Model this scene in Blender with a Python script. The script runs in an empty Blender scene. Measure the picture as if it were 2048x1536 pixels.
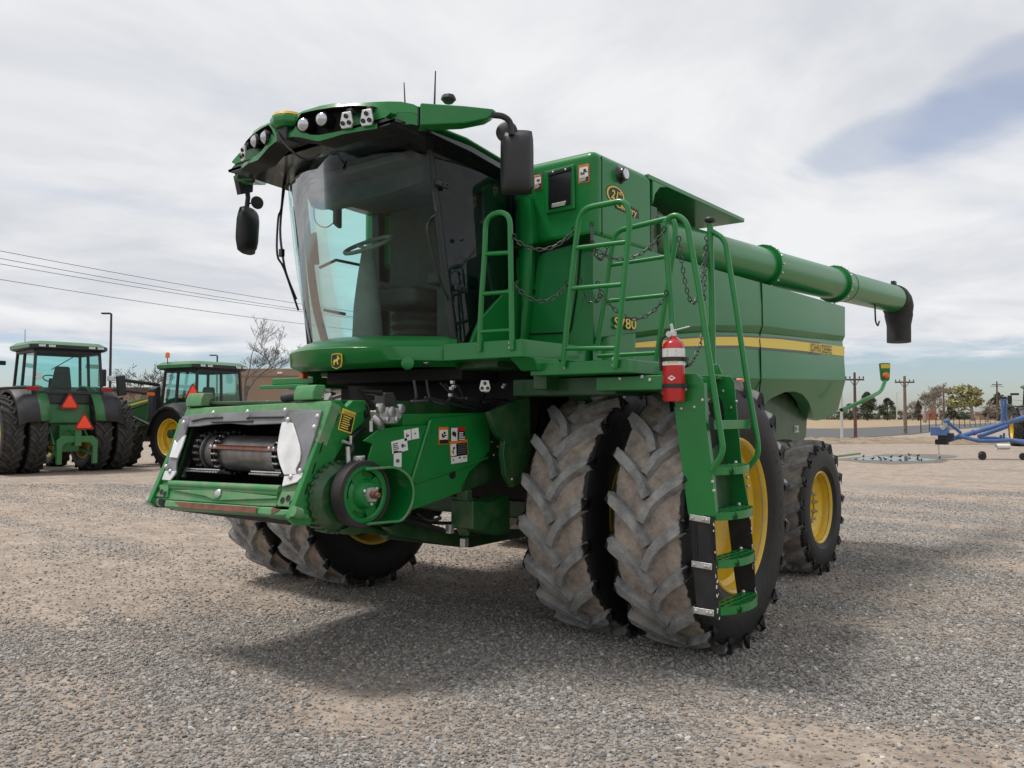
import bpy, bmesh, math, random
import numpy as np
from mathutils import Vector, Matrix, Quaternion, noise
random.seed(7); np.random.seed(7)
scene = bpy.context.scene
COL = scene.collection
R_ = math.radians

# ------------------------------------------------------------------ camera
CAM = Vector((5.1094, -5.9838, 1.7164)); YAW, PITCH, FPX = 0.661, 0.0373, 1683.4
F0 = Vector((-math.sin(YAW), math.cos(YAW), 0)); RIGHT = Vector((math.cos(YAW), math.sin(YAW), 0)); ZUP = Vector((0, 0, 1))
FWD = F0 * math.cos(PITCH) + ZUP * math.sin(PITCH); UPV = -F0 * math.sin(PITCH) + ZUP * math.cos(PITCH)
cam_data = bpy.data.cameras.new('camera'); cam = bpy.data.objects.new('camera', cam_data); COL.objects.link(cam)
cam_data.sensor_width = 36; cam_data.lens = FPX / 2048 * 36; cam_data.clip_start = .05; cam_data.clip_end = 6000
cam.matrix_world = Matrix((( RIGHT.x, UPV.x, -FWD.x, CAM.x), (RIGHT.y, UPV.y, -FWD.y, CAM.y), (RIGHT.z, UPV.z, -FWD.z, CAM.z), (0, 0, 0, 1)))
scene.camera = cam

# ------------------------------------------------------------------ view / sun / sky
scene.view_settings.view_transform = 'Standard'; scene.view_settings.look = 'None'
scene.view_settings.exposure = 0.0; scene.view_settings.gamma = 1.0
scene.view_settings.use_curve_mapping = False
scene.cycles.max_bounces = 10; scene.cycles.transparent_max_bounces = 16
SUN_TO = Vector((-0.36, -0.18, 0.92)).normalized()
sun_d = bpy.data.lights.new('sun', 'SUN'); sun_d.energy = 2.7; sun_d.angle = R_(12.0); sun_d.color = (1, .95, .88)
sun = bpy.data.objects.new('sun', sun_d); COL.objects.link(sun)
sun.rotation_euler = (-SUN_TO).to_track_quat('-Z', 'Y').to_euler()
sun.location = (0, 0, 30)

world = bpy.data.worlds.new('World'); scene.world = world; world.use_nodes = True
nt = world.node_tree; N = nt.nodes; L = nt.links; N.clear()
def wn(t, **k):
    n = N.new(t)
    for a, b in k.items(): setattr(n, a, b)
    return n
def wmath(op, a, b=None, c=None, clamp=False):
    n = wn('ShaderNodeMath', operation=op, use_clamp=clamp)
    for i, x in enumerate((a, b, c)):
        if x is None: continue
        if isinstance(x, (int, float)): n.inputs[i].default_value = x
        else: L.new(x, n.inputs[i])
    return n.outputs[0]
def wramp(x, lo, hi, o0=0., o1=1.):
    n = wn('ShaderNodeMapRange', interpolation_type='SMOOTHSTEP', clamp=True); L.new(x, n.inputs[0])
    for i, q in zip((1, 2, 3, 4), (lo, hi, o0, o1)): n.inputs[i].default_value = q
    return n.outputs[0]
sky = wn('ShaderNodeTexSky', sky_type='NISHITA'); sky.sun_disc = False
sky.sun_elevation = math.asin(SUN_TO.z); sky.sun_rotation = math.atan2(SUN_TO.x, SUN_TO.y)
sky.air_density = 1.0; sky.dust_density = .6; sky.ozone_density = 1.2
tc = wn('ShaderNodeTexCoord'); sep = wn('ShaderNodeSeparateXYZ'); L.new(tc.outputs['Generated'], sep.inputs[0])
dz = wmath('MAXIMUM', sep.outputs[2], 0.015)
den = wmath('ADD', dz, 0.10)
comb = wn('ShaderNodeCombineXYZ'); L.new(wmath('DIVIDE', sep.outputs[0], den), comb.inputs[0]); L.new(wmath('DIVIDE', sep.outputs[1], den), comb.inputs[1])
def wnoise(sc, det, rough, rot, scl, loc, dist=0.):
    mp = wn('ShaderNodeMapping'); L.new(comb.outputs[0], mp.inputs[0]); mp.inputs['Rotation'].default_value = (0, 0, rot); mp.inputs['Scale'].default_value = scl; mp.inputs['Location'].default_value = loc
    n = wn('ShaderNodeTexNoise'); L.new(mp.outputs[0], n.inputs['Vector']); n.inputs['Scale'].default_value = sc; n.inputs['Detail'].default_value = det; n.inputs['Roughness'].default_value = rough; n.inputs['Distortion'].default_value = dist
    return n.outputs['Fac']
n1 = wnoise(.55, 6, .52, .9, (1, .42, 1), (3.1, 1.7, 0), .5)
n2 = wnoise(1.2, 10, .58, .7, (1, .8, 1), (8.3, 4.2, 0), .5)
# cloud sheet: overcast that thins toward the horizon and opens in a few gaps
cover = wramp(n1, .28, .40)
thin = wramp(wmath('ADD', sep.outputs[2], wmath('MULTIPLY', wmath('SUBTRACT', n2, .5), .10)), .050, .088)
def gap(u, v, ru, rv, tilt):
    d = (FWD + RIGHT * ((u - 1024) / FPX) + UPV * ((768 - v) / FPX)).normalized()
    a = (RIGHT * math.cos(tilt) + UPV * math.sin(tilt)); b = (-RIGHT * math.sin(tilt) + UPV * math.cos(tilt))
    def dot(vec, r):
        n = wn('ShaderNodeVectorMath', operation='DOT_PRODUCT'); L.new(tc.outputs['Generated'], n.inputs[0]); n.inputs[1].default_value = vec
        return wmath('DIVIDE', wmath('SUBTRACT', n.outputs['Value'], vec.dot(d)), r)
    e = wmath('ADD', wmath('POWER', dot(a, ru), 2.), wmath('POWER', dot(b, rv), 2.))
    e = wmath('ADD', e, wmath('MULTIPLY', wmath('SUBTRACT', n2, .5), 5.0))
    front = wn('ShaderNodeVectorMath', operation='DOT_PRODUCT'); L.new(tc.outputs['Generated'], front.inputs[0]); front.inputs[1].default_value = d
    return wmath('MAXIMUM', wramp(e, .15, 1.5), wmath('LESS_THAN', front.outputs['Value'], 0.))
g1 = gap(1800, 275, .105, .026, .24); g2 = gap(2030, 185, .10, .04, .5)
mask = wmath('MULTIPLY', wmath('MULTIPLY', wmath('ADD', wmath('MULTIPLY', cover, .45), .55), thin), wmath('MULTIPLY', wmath('ADD', wmath('MULTIPLY', g1, .31), .69), wmath('ADD', wmath('MULTIPLY', g2, .32), .68)))
cr = wn('ShaderNodeValToRGB'); L.new(n2, cr.inputs[0])
cr.color_ramp.elements[0].position = .36; cr.color_ramp.elements[0].color = (6.75, 6.95, 7.4, 1)
cr.color_ramp.elements[1].position = .63; cr.color_ramp.elements[1].color = (8.8, 8.9, 9.05, 1)
mixc = wn('ShaderNodeMixRGB'); L.new(mask, mixc.inputs[0]); L.new(cr.outputs[0], mixc.inputs[2])
hs = wn('ShaderNodeMixRGB', blend_type='MULTIPLY'); hs.inputs[0].default_value = 1; L.new(sky.outputs[0], hs.inputs[1]); hs.inputs[2].default_value = (.93, 1.0, 1.17, 1)
L.new(hs.outputs[0], mixc.inputs[1])
bg = wn('ShaderNodeBackground'); L.new(mixc.outputs[0], bg.inputs[0]); bg.inputs[1].default_value = .1
wo = wn('ShaderNodeOutputWorld'); L.new(bg.outputs[0], wo.inputs[0])

# ------------------------------------------------------------------ photo pixel -> place helpers (2048 x 1536 pixels)
def ray(u, v): return FWD + RIGHT * ((u - 1024) / FPX) + UPV * ((768 - v) / FPX)
def T(u, v, t): d = ray(u, v); return CAM + d * ((t - CAM.x) / d.x)
def S(u, v, s): d = ray(u, v); return CAM + d * ((s - CAM.y) / d.y)
def Zp(u, v, z): d = ray(u, v); return CAM + d * ((z - CAM.z) / d.z)
def PL(u, v, p, n): d = ray(u, v); return CAM + d * ((Vector(p) - CAM).dot(n) / d.dot(n))
def W(r, d, z=0.): p = CAM + RIGHT * r + F0 * d; return Vector((p.x, p.y, z))
def DP(u, v, d): return CAM + ray(u, v) * (d / ray(u, v).dot(F0))
def smooth(a, b, x): x = min(1, max(0, (x - a) / (b - a))); return x * x * (3 - 2 * x)
def ground_z(x, y):
    q = Vector((x, y, 0)) - CAM; r = q.dot(RIGHT); d = q.dot(F0)
    z = .20 * smooth(9, 22, d) * smooth(1, -7, r)
    k = smooth(16, 10, d) * smooth(-2, 2, d) * smooth(11, 8, abs(r))
    if k > 0:                                                    # shallow wheel ruts and loose heaps near the camera
        q = Vector((x, y, 0)); rut = math.sin((r * .34 + d * 1.0) * 2.4 + 1.4 * noise.noise(q * .22)); z += k * (.016 * noise.noise(q * .55) + .012 * noise.noise(q * 1.7) + .007 * noise.noise(q * 4.5) - .012 * max(0, rut - .55) / .45)
    return z

# ------------------------------------------------------------------ materials
MATS = {}
def srgb(r, g, b):
    f = lambda c: (c / 255 / 12.92) if c / 255 < .04045 else ((c / 255 + .055) / 1.055) ** 2.4
    return (f(r), f(g), f(b))
def new_mat(name):
    m = bpy.data.materials.new(name); m.use_nodes = True; MATS[name] = m
    return m, m.node_tree.nodes, m.node_tree.links, m.node_tree.nodes['Principled BSDF']
def nd(ns, t, **k):
    n = ns.new(t)
    for a, b in k.items(): setattr(n, a, b)
    return n
def mat(name, col, rough=.5, metal=0., coat=0., var=.0, vscale=4., bump=0., bscale=40., dirt=None, spec=.5, emit=None):
    """principled paint with noise variation, fine relief and optional dust (colour, amount, scale)"""
    m, ns, ls, b = new_mat(name)
    b.inputs['Base Color'].default_value = (*col, 1); b.inputs['Roughness'].default_value = rough; b.inputs['Metallic'].default_value = metal
    b.inputs['Coat Weight'].default_value = coat; b.inputs['Coat Roughness'].default_value = .08; b.inputs['Specular IOR Level'].default_value = spec
    tcn = nd(ns, 'ShaderNodeTexCoord'); out = None
    if var or dirt:
        nz = nd(ns, 'ShaderNodeTexNoise'); ls.new(tcn.outputs['Object'], nz.inputs[0]); nz.inputs['Scale'].default_value = vscale; nz.inputs['Detail'].default_value = 6
        mr = nd(ns, 'ShaderNodeMapRange'); ls.new(nz.outputs[0], mr.inputs[0]); mr.inputs[1].default_value = .3; mr.inputs[2].default_value = .7; mr.inputs[3].default_value = 1 - var; mr.inputs[4].default_value = 1 + var
        mx = nd(ns, 'ShaderNodeVectorMath', operation='SCALE'); mx.inputs[0].default_value = col; ls.new(mr.outputs[0], mx.inputs['Scale']); out = mx.outputs[0]
    if dirt:
        dcol, amt, dsc = dirt
        nz2 = nd(ns, 'ShaderNodeTexNoise'); ls.new(tcn.outputs['Object'], nz2.inputs[0]); nz2.inputs['Scale'].default_value = dsc; nz2.inputs['Detail'].default_value = 9; nz2.inputs['Roughness'].default_value = .65
        mr2 = nd(ns, 'ShaderNodeMapRange', clamp=True); ls.new(nz2.outputs[0], mr2.inputs[0]); mr2.inputs[1].default_value = .42; mr2.inputs[2].default_value = .68; mr2.inputs[3].default_value = 0; mr2.inputs[4].default_value = amt
        mm = nd(ns, 'ShaderNodeMixRGB'); ls.new(mr2.outputs[0], mm.inputs[0]); ls.new(out, mm.inputs[1]); mm.inputs[2].default_value = (*dcol, 1); out = mm.outputs[0]
        rr = nd(ns, 'ShaderNodeMapRange'); ls.new(mr2.outputs[0], rr.inputs[0]); rr.inputs[3].default_value = rough; rr.inputs[4].default_value = .85; ls.new(rr.outputs[0], b.inputs['Roughness'])
    if out is not None: ls.new(out, b.inputs['Base Color'])
    if bump:
        nb = nd(ns, 'ShaderNodeTexNoise'); ls.new(tcn.outputs['Object'], nb.inputs[0]); nb.inputs['Scale'].default_value = bscale; nb.inputs['Detail'].default_value = 5
        bn = nd(ns, 'ShaderNodeBump'); bn.inputs['Strength'].default_value = min(1, bump); bn.inputs['Distance'].default_value = .01; ls.new(nb.outputs[0], bn.inputs['Height']); ls.new(bn.outputs[0], b.inputs['Normal'])
    if emit: b.inputs['Emission Color'].default_value = (*emit, 1); b.inputs['Emission Strength'].default_value = 1
    return m
DUST = (.33, .26, .2)
mat('green', (.005, .190, .034), .30, coat=.30, var=.06, vscale=1.5, dirt=(DUST, .04, 2.2), spec=.4)
mat('green_panel', (.004, .180, .034), .33, coat=.22, var=.05, vscale=.8, dirt=(DUST, .03, 1.2), bump=.04, bscale=1.5, spec=.28)
mat('green_worn', (.045, .255, .080), .5, coat=.1, var=.12, vscale=6, dirt=((.30, .27, .2), .55, 7))
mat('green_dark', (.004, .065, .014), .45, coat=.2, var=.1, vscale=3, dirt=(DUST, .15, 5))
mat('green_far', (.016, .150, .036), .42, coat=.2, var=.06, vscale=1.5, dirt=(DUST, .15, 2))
mat('yellow', (.72, .46, .012), .38, coat=.3, var=.06, vscale=3, dirt=((.35, .24, .08), .35, 6))
mat('decal_yellow', (.78, .58, .06), .45)
mat('decal_white', (.80, .80, .78), .5); mat('decal_black', (.012, .012, .013), .5); mat('decal_orange', (.75, .19, .02), .5); mat('decal_red', (.55, .02, .015), .45)
mat('decal_grey', (.10, .11, .11), .5)
mat('black_plastic', (.022, .023, .026), .5, var=.15, vscale=6, bump=.08, bscale=300)
mat('black_gloss', (.010, .010, .012), .25, coat=.3)
mat('black_dark', (.006, .006, .007), .7)  # near-black for gaps, and for shade painted into recesses and undersides
mat('black_steel', (.028, .027, .027), .42, metal=.6, var=.2, vscale=8)
mat('liner', (.19, .192, .205), .45, var=.25, vscale=5, bump=.1, bscale=30)
mat('liner_worn', (.74, .74, .74), .34, metal=.2, var=.18, vscale=7, bump=.25, bscale=9)
mat('steel', (.52, .52, .53), .32, metal=.85, var=.15, vscale=10, bump=.06, bscale=60)
mat('zinc', (.62, .62, .60), .36, metal=.7, var=.1, vscale=20)
mat('drum', (.27, .262, .26), .34, metal=.8, var=.3, vscale=6, dirt=((.10, .06, .04), .4, 9))
mat('rust', (.20, .075, .045), .8, var=.35, vscale=14, bump=.3, bscale=60, dirt=((.09, .05, .04), .6, 12))
mat('tyre_letter', (.045, .045, .047), .6)
mat('rubber', (.018, .018, .019), .72, var=.3, vscale=5, bump=.15, bscale=90, dirt=((.12, .10, .085), .22, 4))
mat('red_paint', (.55, .012, .018), .25, coat=.6)
mat('amber', (.85, .17, .01), .25, coat=.5); mat('lens', (.55, .57, .60), .10, metal=.75, coat=.6); mat('red_lens', (.35, .01, .01), .3, coat=.4)
mat('smv', (1.0, .075, .02), .45, emit=None); mat('smv_border', (.22, .01, .012), .5)
mat('interior', (.058, .053, .045), .75, var=.25, vscale=8); mat('interior_light', (.21, .19, .165), .7, var=.15, vscale=6)
mat('chain', (.09, .09, .09), .45, metal=.6, var=.4, vscale=30)
mat('blue_paint', (.045, .13, .33), .45, coat=.2, var=.1, vscale=2, dirt=(DUST, .2, 3))
mat('white_plastic', (.72, .72, .70), .5)
mat('wood', (.22, .16, .12), .85, var=.25, vscale=3, bump=.3, bscale=12); mat('wood_red', (.14, .075, .06), .85, var=.25, vscale=3)
mat('pole_steel', (.05, .035, .045), .5, metal=.3); mat('pole_white', (.55, .54, .52), .5)
mat('bark', (.085, .065, .052), .9, var=.35, vscale=3, bump=.5, bscale=10); mat('bark_light', (.27, .235, .205), .9, var=.3, vscale=2)
mat('concrete_tan', (.30, .215, .155), .85, var=.06, vscale=.3, bump=.1, bscale=4); mat('roof_dark', (.10, .07, .06), .8); mat('brick_red', (.28, .10, .07), .85, var=.15, vscale=2)
mat('feather', (.012, .012, .015), .45, var=.3, vscale=30)

def glass_mat(name, tint, refl=.02):
    m, ns, ls, b = new_mat(name); ns.remove(b)
    tr = nd(ns, 'ShaderNodeBsdfTransparent'); tr.inputs[0].default_value = (*tint, 1)
    gl = nd(ns, 'ShaderNodeBsdfGlossy'); gl.inputs['Roughness'].default_value = .02
    fr = nd(ns, 'ShaderNodeFresnel'); fr.inputs[0].default_value = 1.33
    ad = nd(ns, 'ShaderNodeMath', operation='ADD', use_clamp=True); fm = nd(ns, 'ShaderNodeMath', operation='MULTIPLY'); ls.new(fr.outputs[0], fm.inputs[0]); fm.inputs[1].default_value = .40; ls.new(fm.outputs[0], ad.inputs[0]); ad.inputs[1].default_value = refl
    tn = nd(ns, 'ShaderNodeTexCoord'); nz = nd(ns, 'ShaderNodeTexNoise'); ls.new(tn.outputs['Object'], nz.inputs[0]); nz.inputs['Scale'].default_value = 1.6; nz.inputs['Detail'].default_value = 2
    bn = nd(ns, 'ShaderNodeBump'); bn.inputs['Strength'].default_value = .05; bn.inputs['Distance'].default_value = .05; ls.new(nz.outputs[0], bn.inputs['Height']); ls.new(bn.outputs[0], gl.inputs['Normal'])
    mx = nd(ns, 'ShaderNodeMixShader'); ls.new(ad.outputs[0], mx.inputs[0]); ls.new(tr.outputs[0], mx.inputs[1]); ls.new(gl.outputs[0], mx.inputs[2])
    ls.new(mx.outputs[0], ns['Material Output'].inputs[0]); return m
glass_mat('glass', (.70, .93, .90)); glass_mat('glass_door', (.42, .55, .58), .03); glass_mat('glass_far', (.62, .88, .86))

def tyre_mat(name, half, dusty, lug_dusty, amt=1.):
    """rubber: clean black sidewalls, dried mud between the lugs; `half` = half width where the mud stops"""
    m, ns, ls, b = new_mat(name)
    tn = nd(ns, 'ShaderNodeTexCoord'); sp = nd(ns, 'ShaderNodeSeparateXYZ'); ls.new(tn.outputs['Object'], sp.inputs[0])
    ab = nd(ns, 'ShaderNodeMath', operation='ABSOLUTE'); ls.new(sp.outputs[0], ab.inputs[0])
    nz = nd(ns, 'ShaderNodeTexNoise'); ls.new(tn.outputs['Object'], nz.inputs[0]); nz.inputs['Scale'].default_value = 22; nz.inputs['Detail'].default_value = 6
    a2 = nd(ns, 'ShaderNodeMath', operation='MULTIPLY_ADD'); ls.new(nz.outputs[0], a2.inputs[0]); a2.inputs[1].default_value = .05; ls.new(ab.outputs[0], a2.inputs[2])
    mr = nd(ns, 'ShaderNodeMapRange', clamp=True); ls.new(a2.outputs[0], mr.inputs[0]); mr.inputs[1].default_value = half + .020; mr.inputs[2].default_value = half + .030; mr.inputs[3].default_value = amt; mr.inputs[4].default_value = 0
    nz2 = nd(ns, 'ShaderNodeTexNoise'); ls.new(tn.outputs['Object'], nz2.inputs[0]); nz2.inputs['Scale'].default_value = 9; nz2.inputs['Detail'].default_value = 10; nz2.inputs['Roughness'].default_value = .7
    cr = nd(ns, 'ShaderNodeValToRGB'); ls.new(nz2.outputs[0], cr.inputs[0]); e = cr.color_ramp.elements
    e[0].position = .30; e[0].color = (dusty[0] * .38, dusty[1] * .38, dusty[2] * .40, 1); e[1].position = .62; e[1].color = (*dusty, 1)
    mx = nd(ns, 'ShaderNodeMixRGB'); ls.new(mr.outputs[0], mx.inputs[0]); mx.inputs[1].default_value = (.012, .012, .013, 1); ls.new(cr.outputs[0], mx.inputs[2])
    ls.new(mx.outputs[0], b.inputs['Base Color']); b.inputs['Roughness'].default_value = .82; b.inputs['Specular IOR Level'].default_value = .3
    rm = nd(ns, 'ShaderNodeMapRange'); ls.new(mr.outputs[0], rm.inputs[0]); rm.inputs[3].default_value = .5; rm.inputs[4].default_value = .95; ls.new(rm.outputs[0], b.inputs['Roughness'])
    bn = nd(ns, 'ShaderNodeBump'); bn.inputs['Strength'].default_value = .6; bn.inputs['Distance'].default_value = .012; ls.new(nz2.outputs[0], bn.inputs['Height']); ls.new(bn.outputs[0], b.inputs['Normal'])
    return m
tyre_mat('tyre_mud', .245, (.41, .35, .295), None); tyre_mat('lug_mud', .275, (.33, .33, .322), None)
tyre_mat('tyre_rear', .24, (.30, .255, .215), None, .9); tyre_mat('lug_rear', .275, (.33, .315, .295), None, .9)
tyre_mat('tyre_clean', .20, (.085, .078, .07), None, .7); tyre_mat('lug_clean', .22, (.095, .09, .084), None, .7)
# ------------------------------------------------------------------ mesh builder
class MB:
    def __init__(s): s.v = []; s.f = []; s.m = []
    def add(s, vs, fs, mi=0):
        o = len(s.v); s.v += [tuple(p) for p in vs]; s.f += [tuple(i + o for i in f) for f in fs]; s.m += [mi] * len(fs); return s
    def box(s, x0, x1, y0, y1, z0, z1, mi=0):
        vs = [(x, y, z) for z in (z0, z1) for y in (y0, y1) for x in (x0, x1)]
        return s.add(vs, [(0, 2, 3, 1), (4, 5, 7, 6), (0, 1, 5, 4), (2, 6, 7, 3), (0, 4, 6, 2), (1, 3, 7, 5)], mi)
    def obox(s, c, ax, ay, az, mi=0):
        """box from centre and three half-axis vectors"""
        c, ax, ay, az = map(Vector, (c, ax, ay, az))
        vs = [c + ax * i + ay * j + az * k for k in (-1, 1) for j in (-1, 1) for i in (-1, 1)]
        fs = [(0, 2, 3, 1), (4, 5, 7, 6), (0, 1, 5, 4), (2, 6, 7, 3), (0, 4, 6, 2), (1, 3, 7, 5)]
        if ax.cross(ay).dot(az) < 0: fs = [f[::-1] for f in fs]
        return s.add(vs, fs, mi)
    def bar(s, a, b, w, h, up=(0, 0, 1), mi=0):
        a, b = Vector(a), Vector(b); d = (b - a); u = Vector(up); x = d.cross(u).normalized(); z = x.cross(d).normalized()
        return s.obox((a + b) / 2, x * w / 2, d / 2, z * h / 2, mi)
    def prism(s, pts, off, mi=0):
        pts = [Vector(p) for p in pts]; off = Vector(off); n = len(pts)
        nrm = Vector((0, 0, 0))
        for i in range(n): nrm += pts[i].cross(pts[(i + 1) % n])
        if nrm.dot(off) > 0: pts = pts[::-1]
        vs = pts + [p + off for p in pts]
        return s.add(vs, [tuple(range(n)), tuple(range(2 * n - 1, n - 1, -1))] + [(i, i + n, (i + 1) % n + n, (i + 1) % n) for i in range(n)], mi)
    def tube(s, path, r, n=10, closed=False, cap=True, mi=0):
        P = [Vector(p) for p in path]; k = len(P)
        if k < 2: return s
        rs = r if isinstance(r, (list, tuple)) else [r] * k
        tang = []
        for i in range(k):
            a = P[(i - 1) % k] if (closed or i > 0) else P[i]; b = P[(i + 1) % k] if (closed or i < k - 1) else P[i]
            d = b - a; tang.append(d.normalized() if d.length > 1e-9 else Vector((0, 0, 1)))
        ref = Vector((0, 0, 1)) if abs(tang[0].z) < .9 else Vector((1, 0, 0))
        nx = tang[0].cross(ref).normalized(); vs = []
        for i in range(k):
            if i: nx = (tang[i - 1].rotation_difference(tang[i]) @ nx)
            nx = (nx - tang[i] * nx.dot(tang[i])).normalized(); ny = tang[i].cross(nx)
            vs += [P[i] + (nx * math.cos(2 * math.pi * j / n) + ny * math.sin(2 * math.pi * j / n)) * rs[i] for j in range(n)]
        fs = []
        for i in range(k if closed else k - 1):
            a, b = i * n, ((i + 1) % k) * n
            fs += [(a + j, a + (j + 1) % n, b + (j + 1) % n, b + j) for j in range(n)]
        if cap and not closed: fs += [tuple(range(n - 1, -1, -1)), tuple(range((k - 1) * n, k * n))]
        return s.add(vs, fs, mi)
    def cyl(s, a, b, r, n=20, mi=0, r2=None): return s.tube([a, b], [r, r if r2 is None else r2], n, mi=mi)
    def lathe(s, prof, c=(0, 0, 0), axis=(1, 0, 0), n=48, mi=0, closed=False, a0=0., a1=2 * math.pi):
        """profile of (radius, along-axis) pairs turned about axis through c"""
        c = Vector(c); ax = Vector(axis).normalized(); ref = Vector((0, 0, 1)) if abs(ax.z) < .9 else Vector((1, 0, 0))
        e1 = ref.cross(ax).normalized(); e2 = ax.cross(e1); k = len(prof); full = abs(a1 - a0 - 2 * math.pi) < 1e-6; m = n if full else n + 1
        vs = []
        for i in range(m):
            th = a0 + (a1 - a0) * i / n; d = e1 * math.cos(th) + e2 * math.sin(th)
            vs += [c + ax * a + d * r for r, a in prof]
        fs = []
        for i in range(n):
            i2 = (i + 1) % m
            for j in range(k if closed else k - 1):
                j2 = (j + 1) % k
                fs.append((i * k + j, i * k + j2, i2 * k + j2, i2 * k + j))
        return s.add(vs, fs, mi)
    def grid(s, rows, mi=0, flip=False):
        """quad sheet from equal-length rows of points; mi may be a function(row, col)"""
        nr, nc = len(rows), len(rows[0]); o = len(s.v)
        s.v += [tuple(p) for r in rows for p in r]
        for i in range(nr - 1):
            for j in range(nc - 1):
                f = (o + i * nc + j, o + i * nc + j + 1, o + (i + 1) * nc + j + 1, o + (i + 1) * nc + j)
                s.f.append(f[::-1] if flip else f); s.m.append(mi(i, j) if callable(mi) else mi)
        return s
    def ball(s, c, r, n=12, mi=0, sc=(1, 1, 1)):
        c = Vector(c); vs = []; fs = []; h = max(4, n // 2)
        for i in range(h + 1):
            ph = math.pi * i / h
            for j in range(n):
                th = 2 * math.pi * j / n; vs.append(c + Vector((r * sc[0] * math.sin(ph) * math.cos(th), r * sc[1] * math.sin(ph) * math.sin(th), r * sc[2] * math.cos(ph))))
        for i in range(h):
            for j in range(n): fs.append((i * n + j, (i + 1) * n + j, (i + 1) * n + (j + 1) % n, i * n + (j + 1) % n))
        return s.add(vs, fs, mi)
    def mesh(s, name, mats, smooth=40):
        me = bpy.data.meshes.new(name); me.from_pydata(s.v, [], s.f)
        for m in ([mats] if isinstance(mats, str) else mats): me.materials.append(MATS[m])
        me.polygons.foreach_set('material_index', s.m)
        bm = bmesh.new(); bm.from_mesh(me); bmesh.ops.remove_doubles(bm, verts=bm.verts, dist=1e-5)
        bmesh.ops.dissolve_degenerate(bm, edges=bm.edges, dist=1e-6); bm.to_mesh(me); bm.free()
        if smooth:
            me.polygons.foreach_set('use_smooth', [True] * len(me.polygons)); me.set_sharp_from_angle(angle=R_(smooth))
        me.update(); return me
    def build(s, name, mats, parent=None, smooth=40, bevel=0., seg=2, loc=None, solid=0., subd=0, recalc=False):
        me = s.mesh(name, mats, smooth)
        if recalc:
            bm = bmesh.new(); bm.from_mesh(me); bmesh.ops.recalc_face_normals(bm, faces=bm.faces); bm.to_mesh(me); bm.free()
        o = bpy.data.objects.new(name, me); COL.objects.link(o)
        if parent is not None: o.parent = parent
        if loc is not None: o.location = loc
        if subd: q = o.modifiers.new('s', 'SUBSURF'); q.levels = q.render_levels = subd
        if solid: q = o.modifiers.new('t', 'SOLIDIFY'); q.thickness = solid; q.offset = -1
        if bevel:
            q = o.modifiers.new('b', 'BEVEL'); q.width = bevel; q.segments = seg; q.limit_method = 'ANGLE'; q.angle_limit = R_(32); q.harden_normals = bool(smooth); q.use_clamp_overlap = True
        return o
def tag(o, label=None, cat=None, group=None, kind=None):
    if label: o['label'] = label
    if cat: o['category'] = cat
    if group: o['group'] = group
    if kind: o['kind'] = kind
    return o
def empty(name, loc=(0, 0, 0), rz=0., parent=None):
    o = bpy.data.objects.new(name, None); COL.objects.link(o); o.location = loc; o.rotation_euler = (0, 0, rz); o.empty_display_size = .3
    if parent is not None: o.parent = parent
    return o
def copy_tree(o, parent=None):
    c = o.copy(); COL.objects.link(c); c.parent = parent
    for ch in list(o.children): copy_tree(ch, c)
    return c
def round_path(pts, r, k=5, closed=False):
    """polyline with its corners rounded to radius about r"""
    P = [Vector(p) for p in pts]; out = []
    n = len(P)
    for i in range(n):
        if not closed and i in (0, n - 1): out.append(P[i]); continue
        a, b, c = P[i - 1], P[i], P[(i + 1) % n]; da, dc = (a - b), (c - b); q = min(r, da.length * .49, dc.length * .49)
        p0 = b + da.normalized() * q; p1 = b + dc.normalized() * q
        for j in range(k + 1):
            t = j / k; out.append(p0 * (1 - t) ** 2 + b * 2 * t * (1 - t) + p1 * t * t)
    return out
def catmull(pts, k=6):
    P = [Vector(p) for p in pts]; out = []
    for i in range(len(P) - 1):
        p0, p1, p2, p3 = P[max(0, i - 1)], P[i], P[i + 1], P[min(len(P) - 1, i + 2)]
        for j in range(k):
            t = j / k; out.append(.5 * ((2 * p1) + (p2 - p0) * t + (2 * p0 - 5 * p1 + 4 * p2 - p3) * t * t + (3 * p1 - p0 - 3 * p2 + p3) * t ** 3))
    out.append(P[-1]); return out
def text_mesh(name, s, origin, right, up, height, mats, parent, thick=.002, squeeze=1., shear=0., bold=0.):
    """raised lettering laid on a surface: baseline start, writing direction, up direction"""
    cu = bpy.data.curves.new(name, 'FONT'); cu.body = s; cu.size = 1; cu.extrude = 0; cu.shear = shear; cu.offset = bold; cu.resolution_u = 3
    ob = bpy.data.objects.new(name + '_t', cu); COL.objects.link(ob); dg = bpy.context.evaluated_depsgraph_get()
    me = bpy.data.meshes.new_from_object(ob.evaluated_get(dg)); bpy.data.objects.remove(ob); bpy.data.curves.remove(cu)
    r = Vector(right).normalized(); u = Vector(up); u = (u - r * u.dot(r)).normalized(); n = r.cross(u); o = Vector(origin)
    for v in me.vertices:
        c = v.co; p = o + r * (c.x * height * squeeze) + u * (c.y * height) + n * thick; v.co = p
    me.materials.clear(); me.materials.append(MATS[mats]); me.name = name
    ob = bpy.data.objects.new(name, me); COL.objects.link(ob); ob.parent = parent
    return ob
def bolt_heads(mb, pts, nrm, r=.014, h=.012, mi=0):
    nrm = Vector(nrm).normalized()
    for p in pts:
        p = Vector(p); mb.lathe([(0.0005, h), (r * .6, h * .9), (r * .95, h * .45), (r, 0)], p, nrm, 10, mi)

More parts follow.
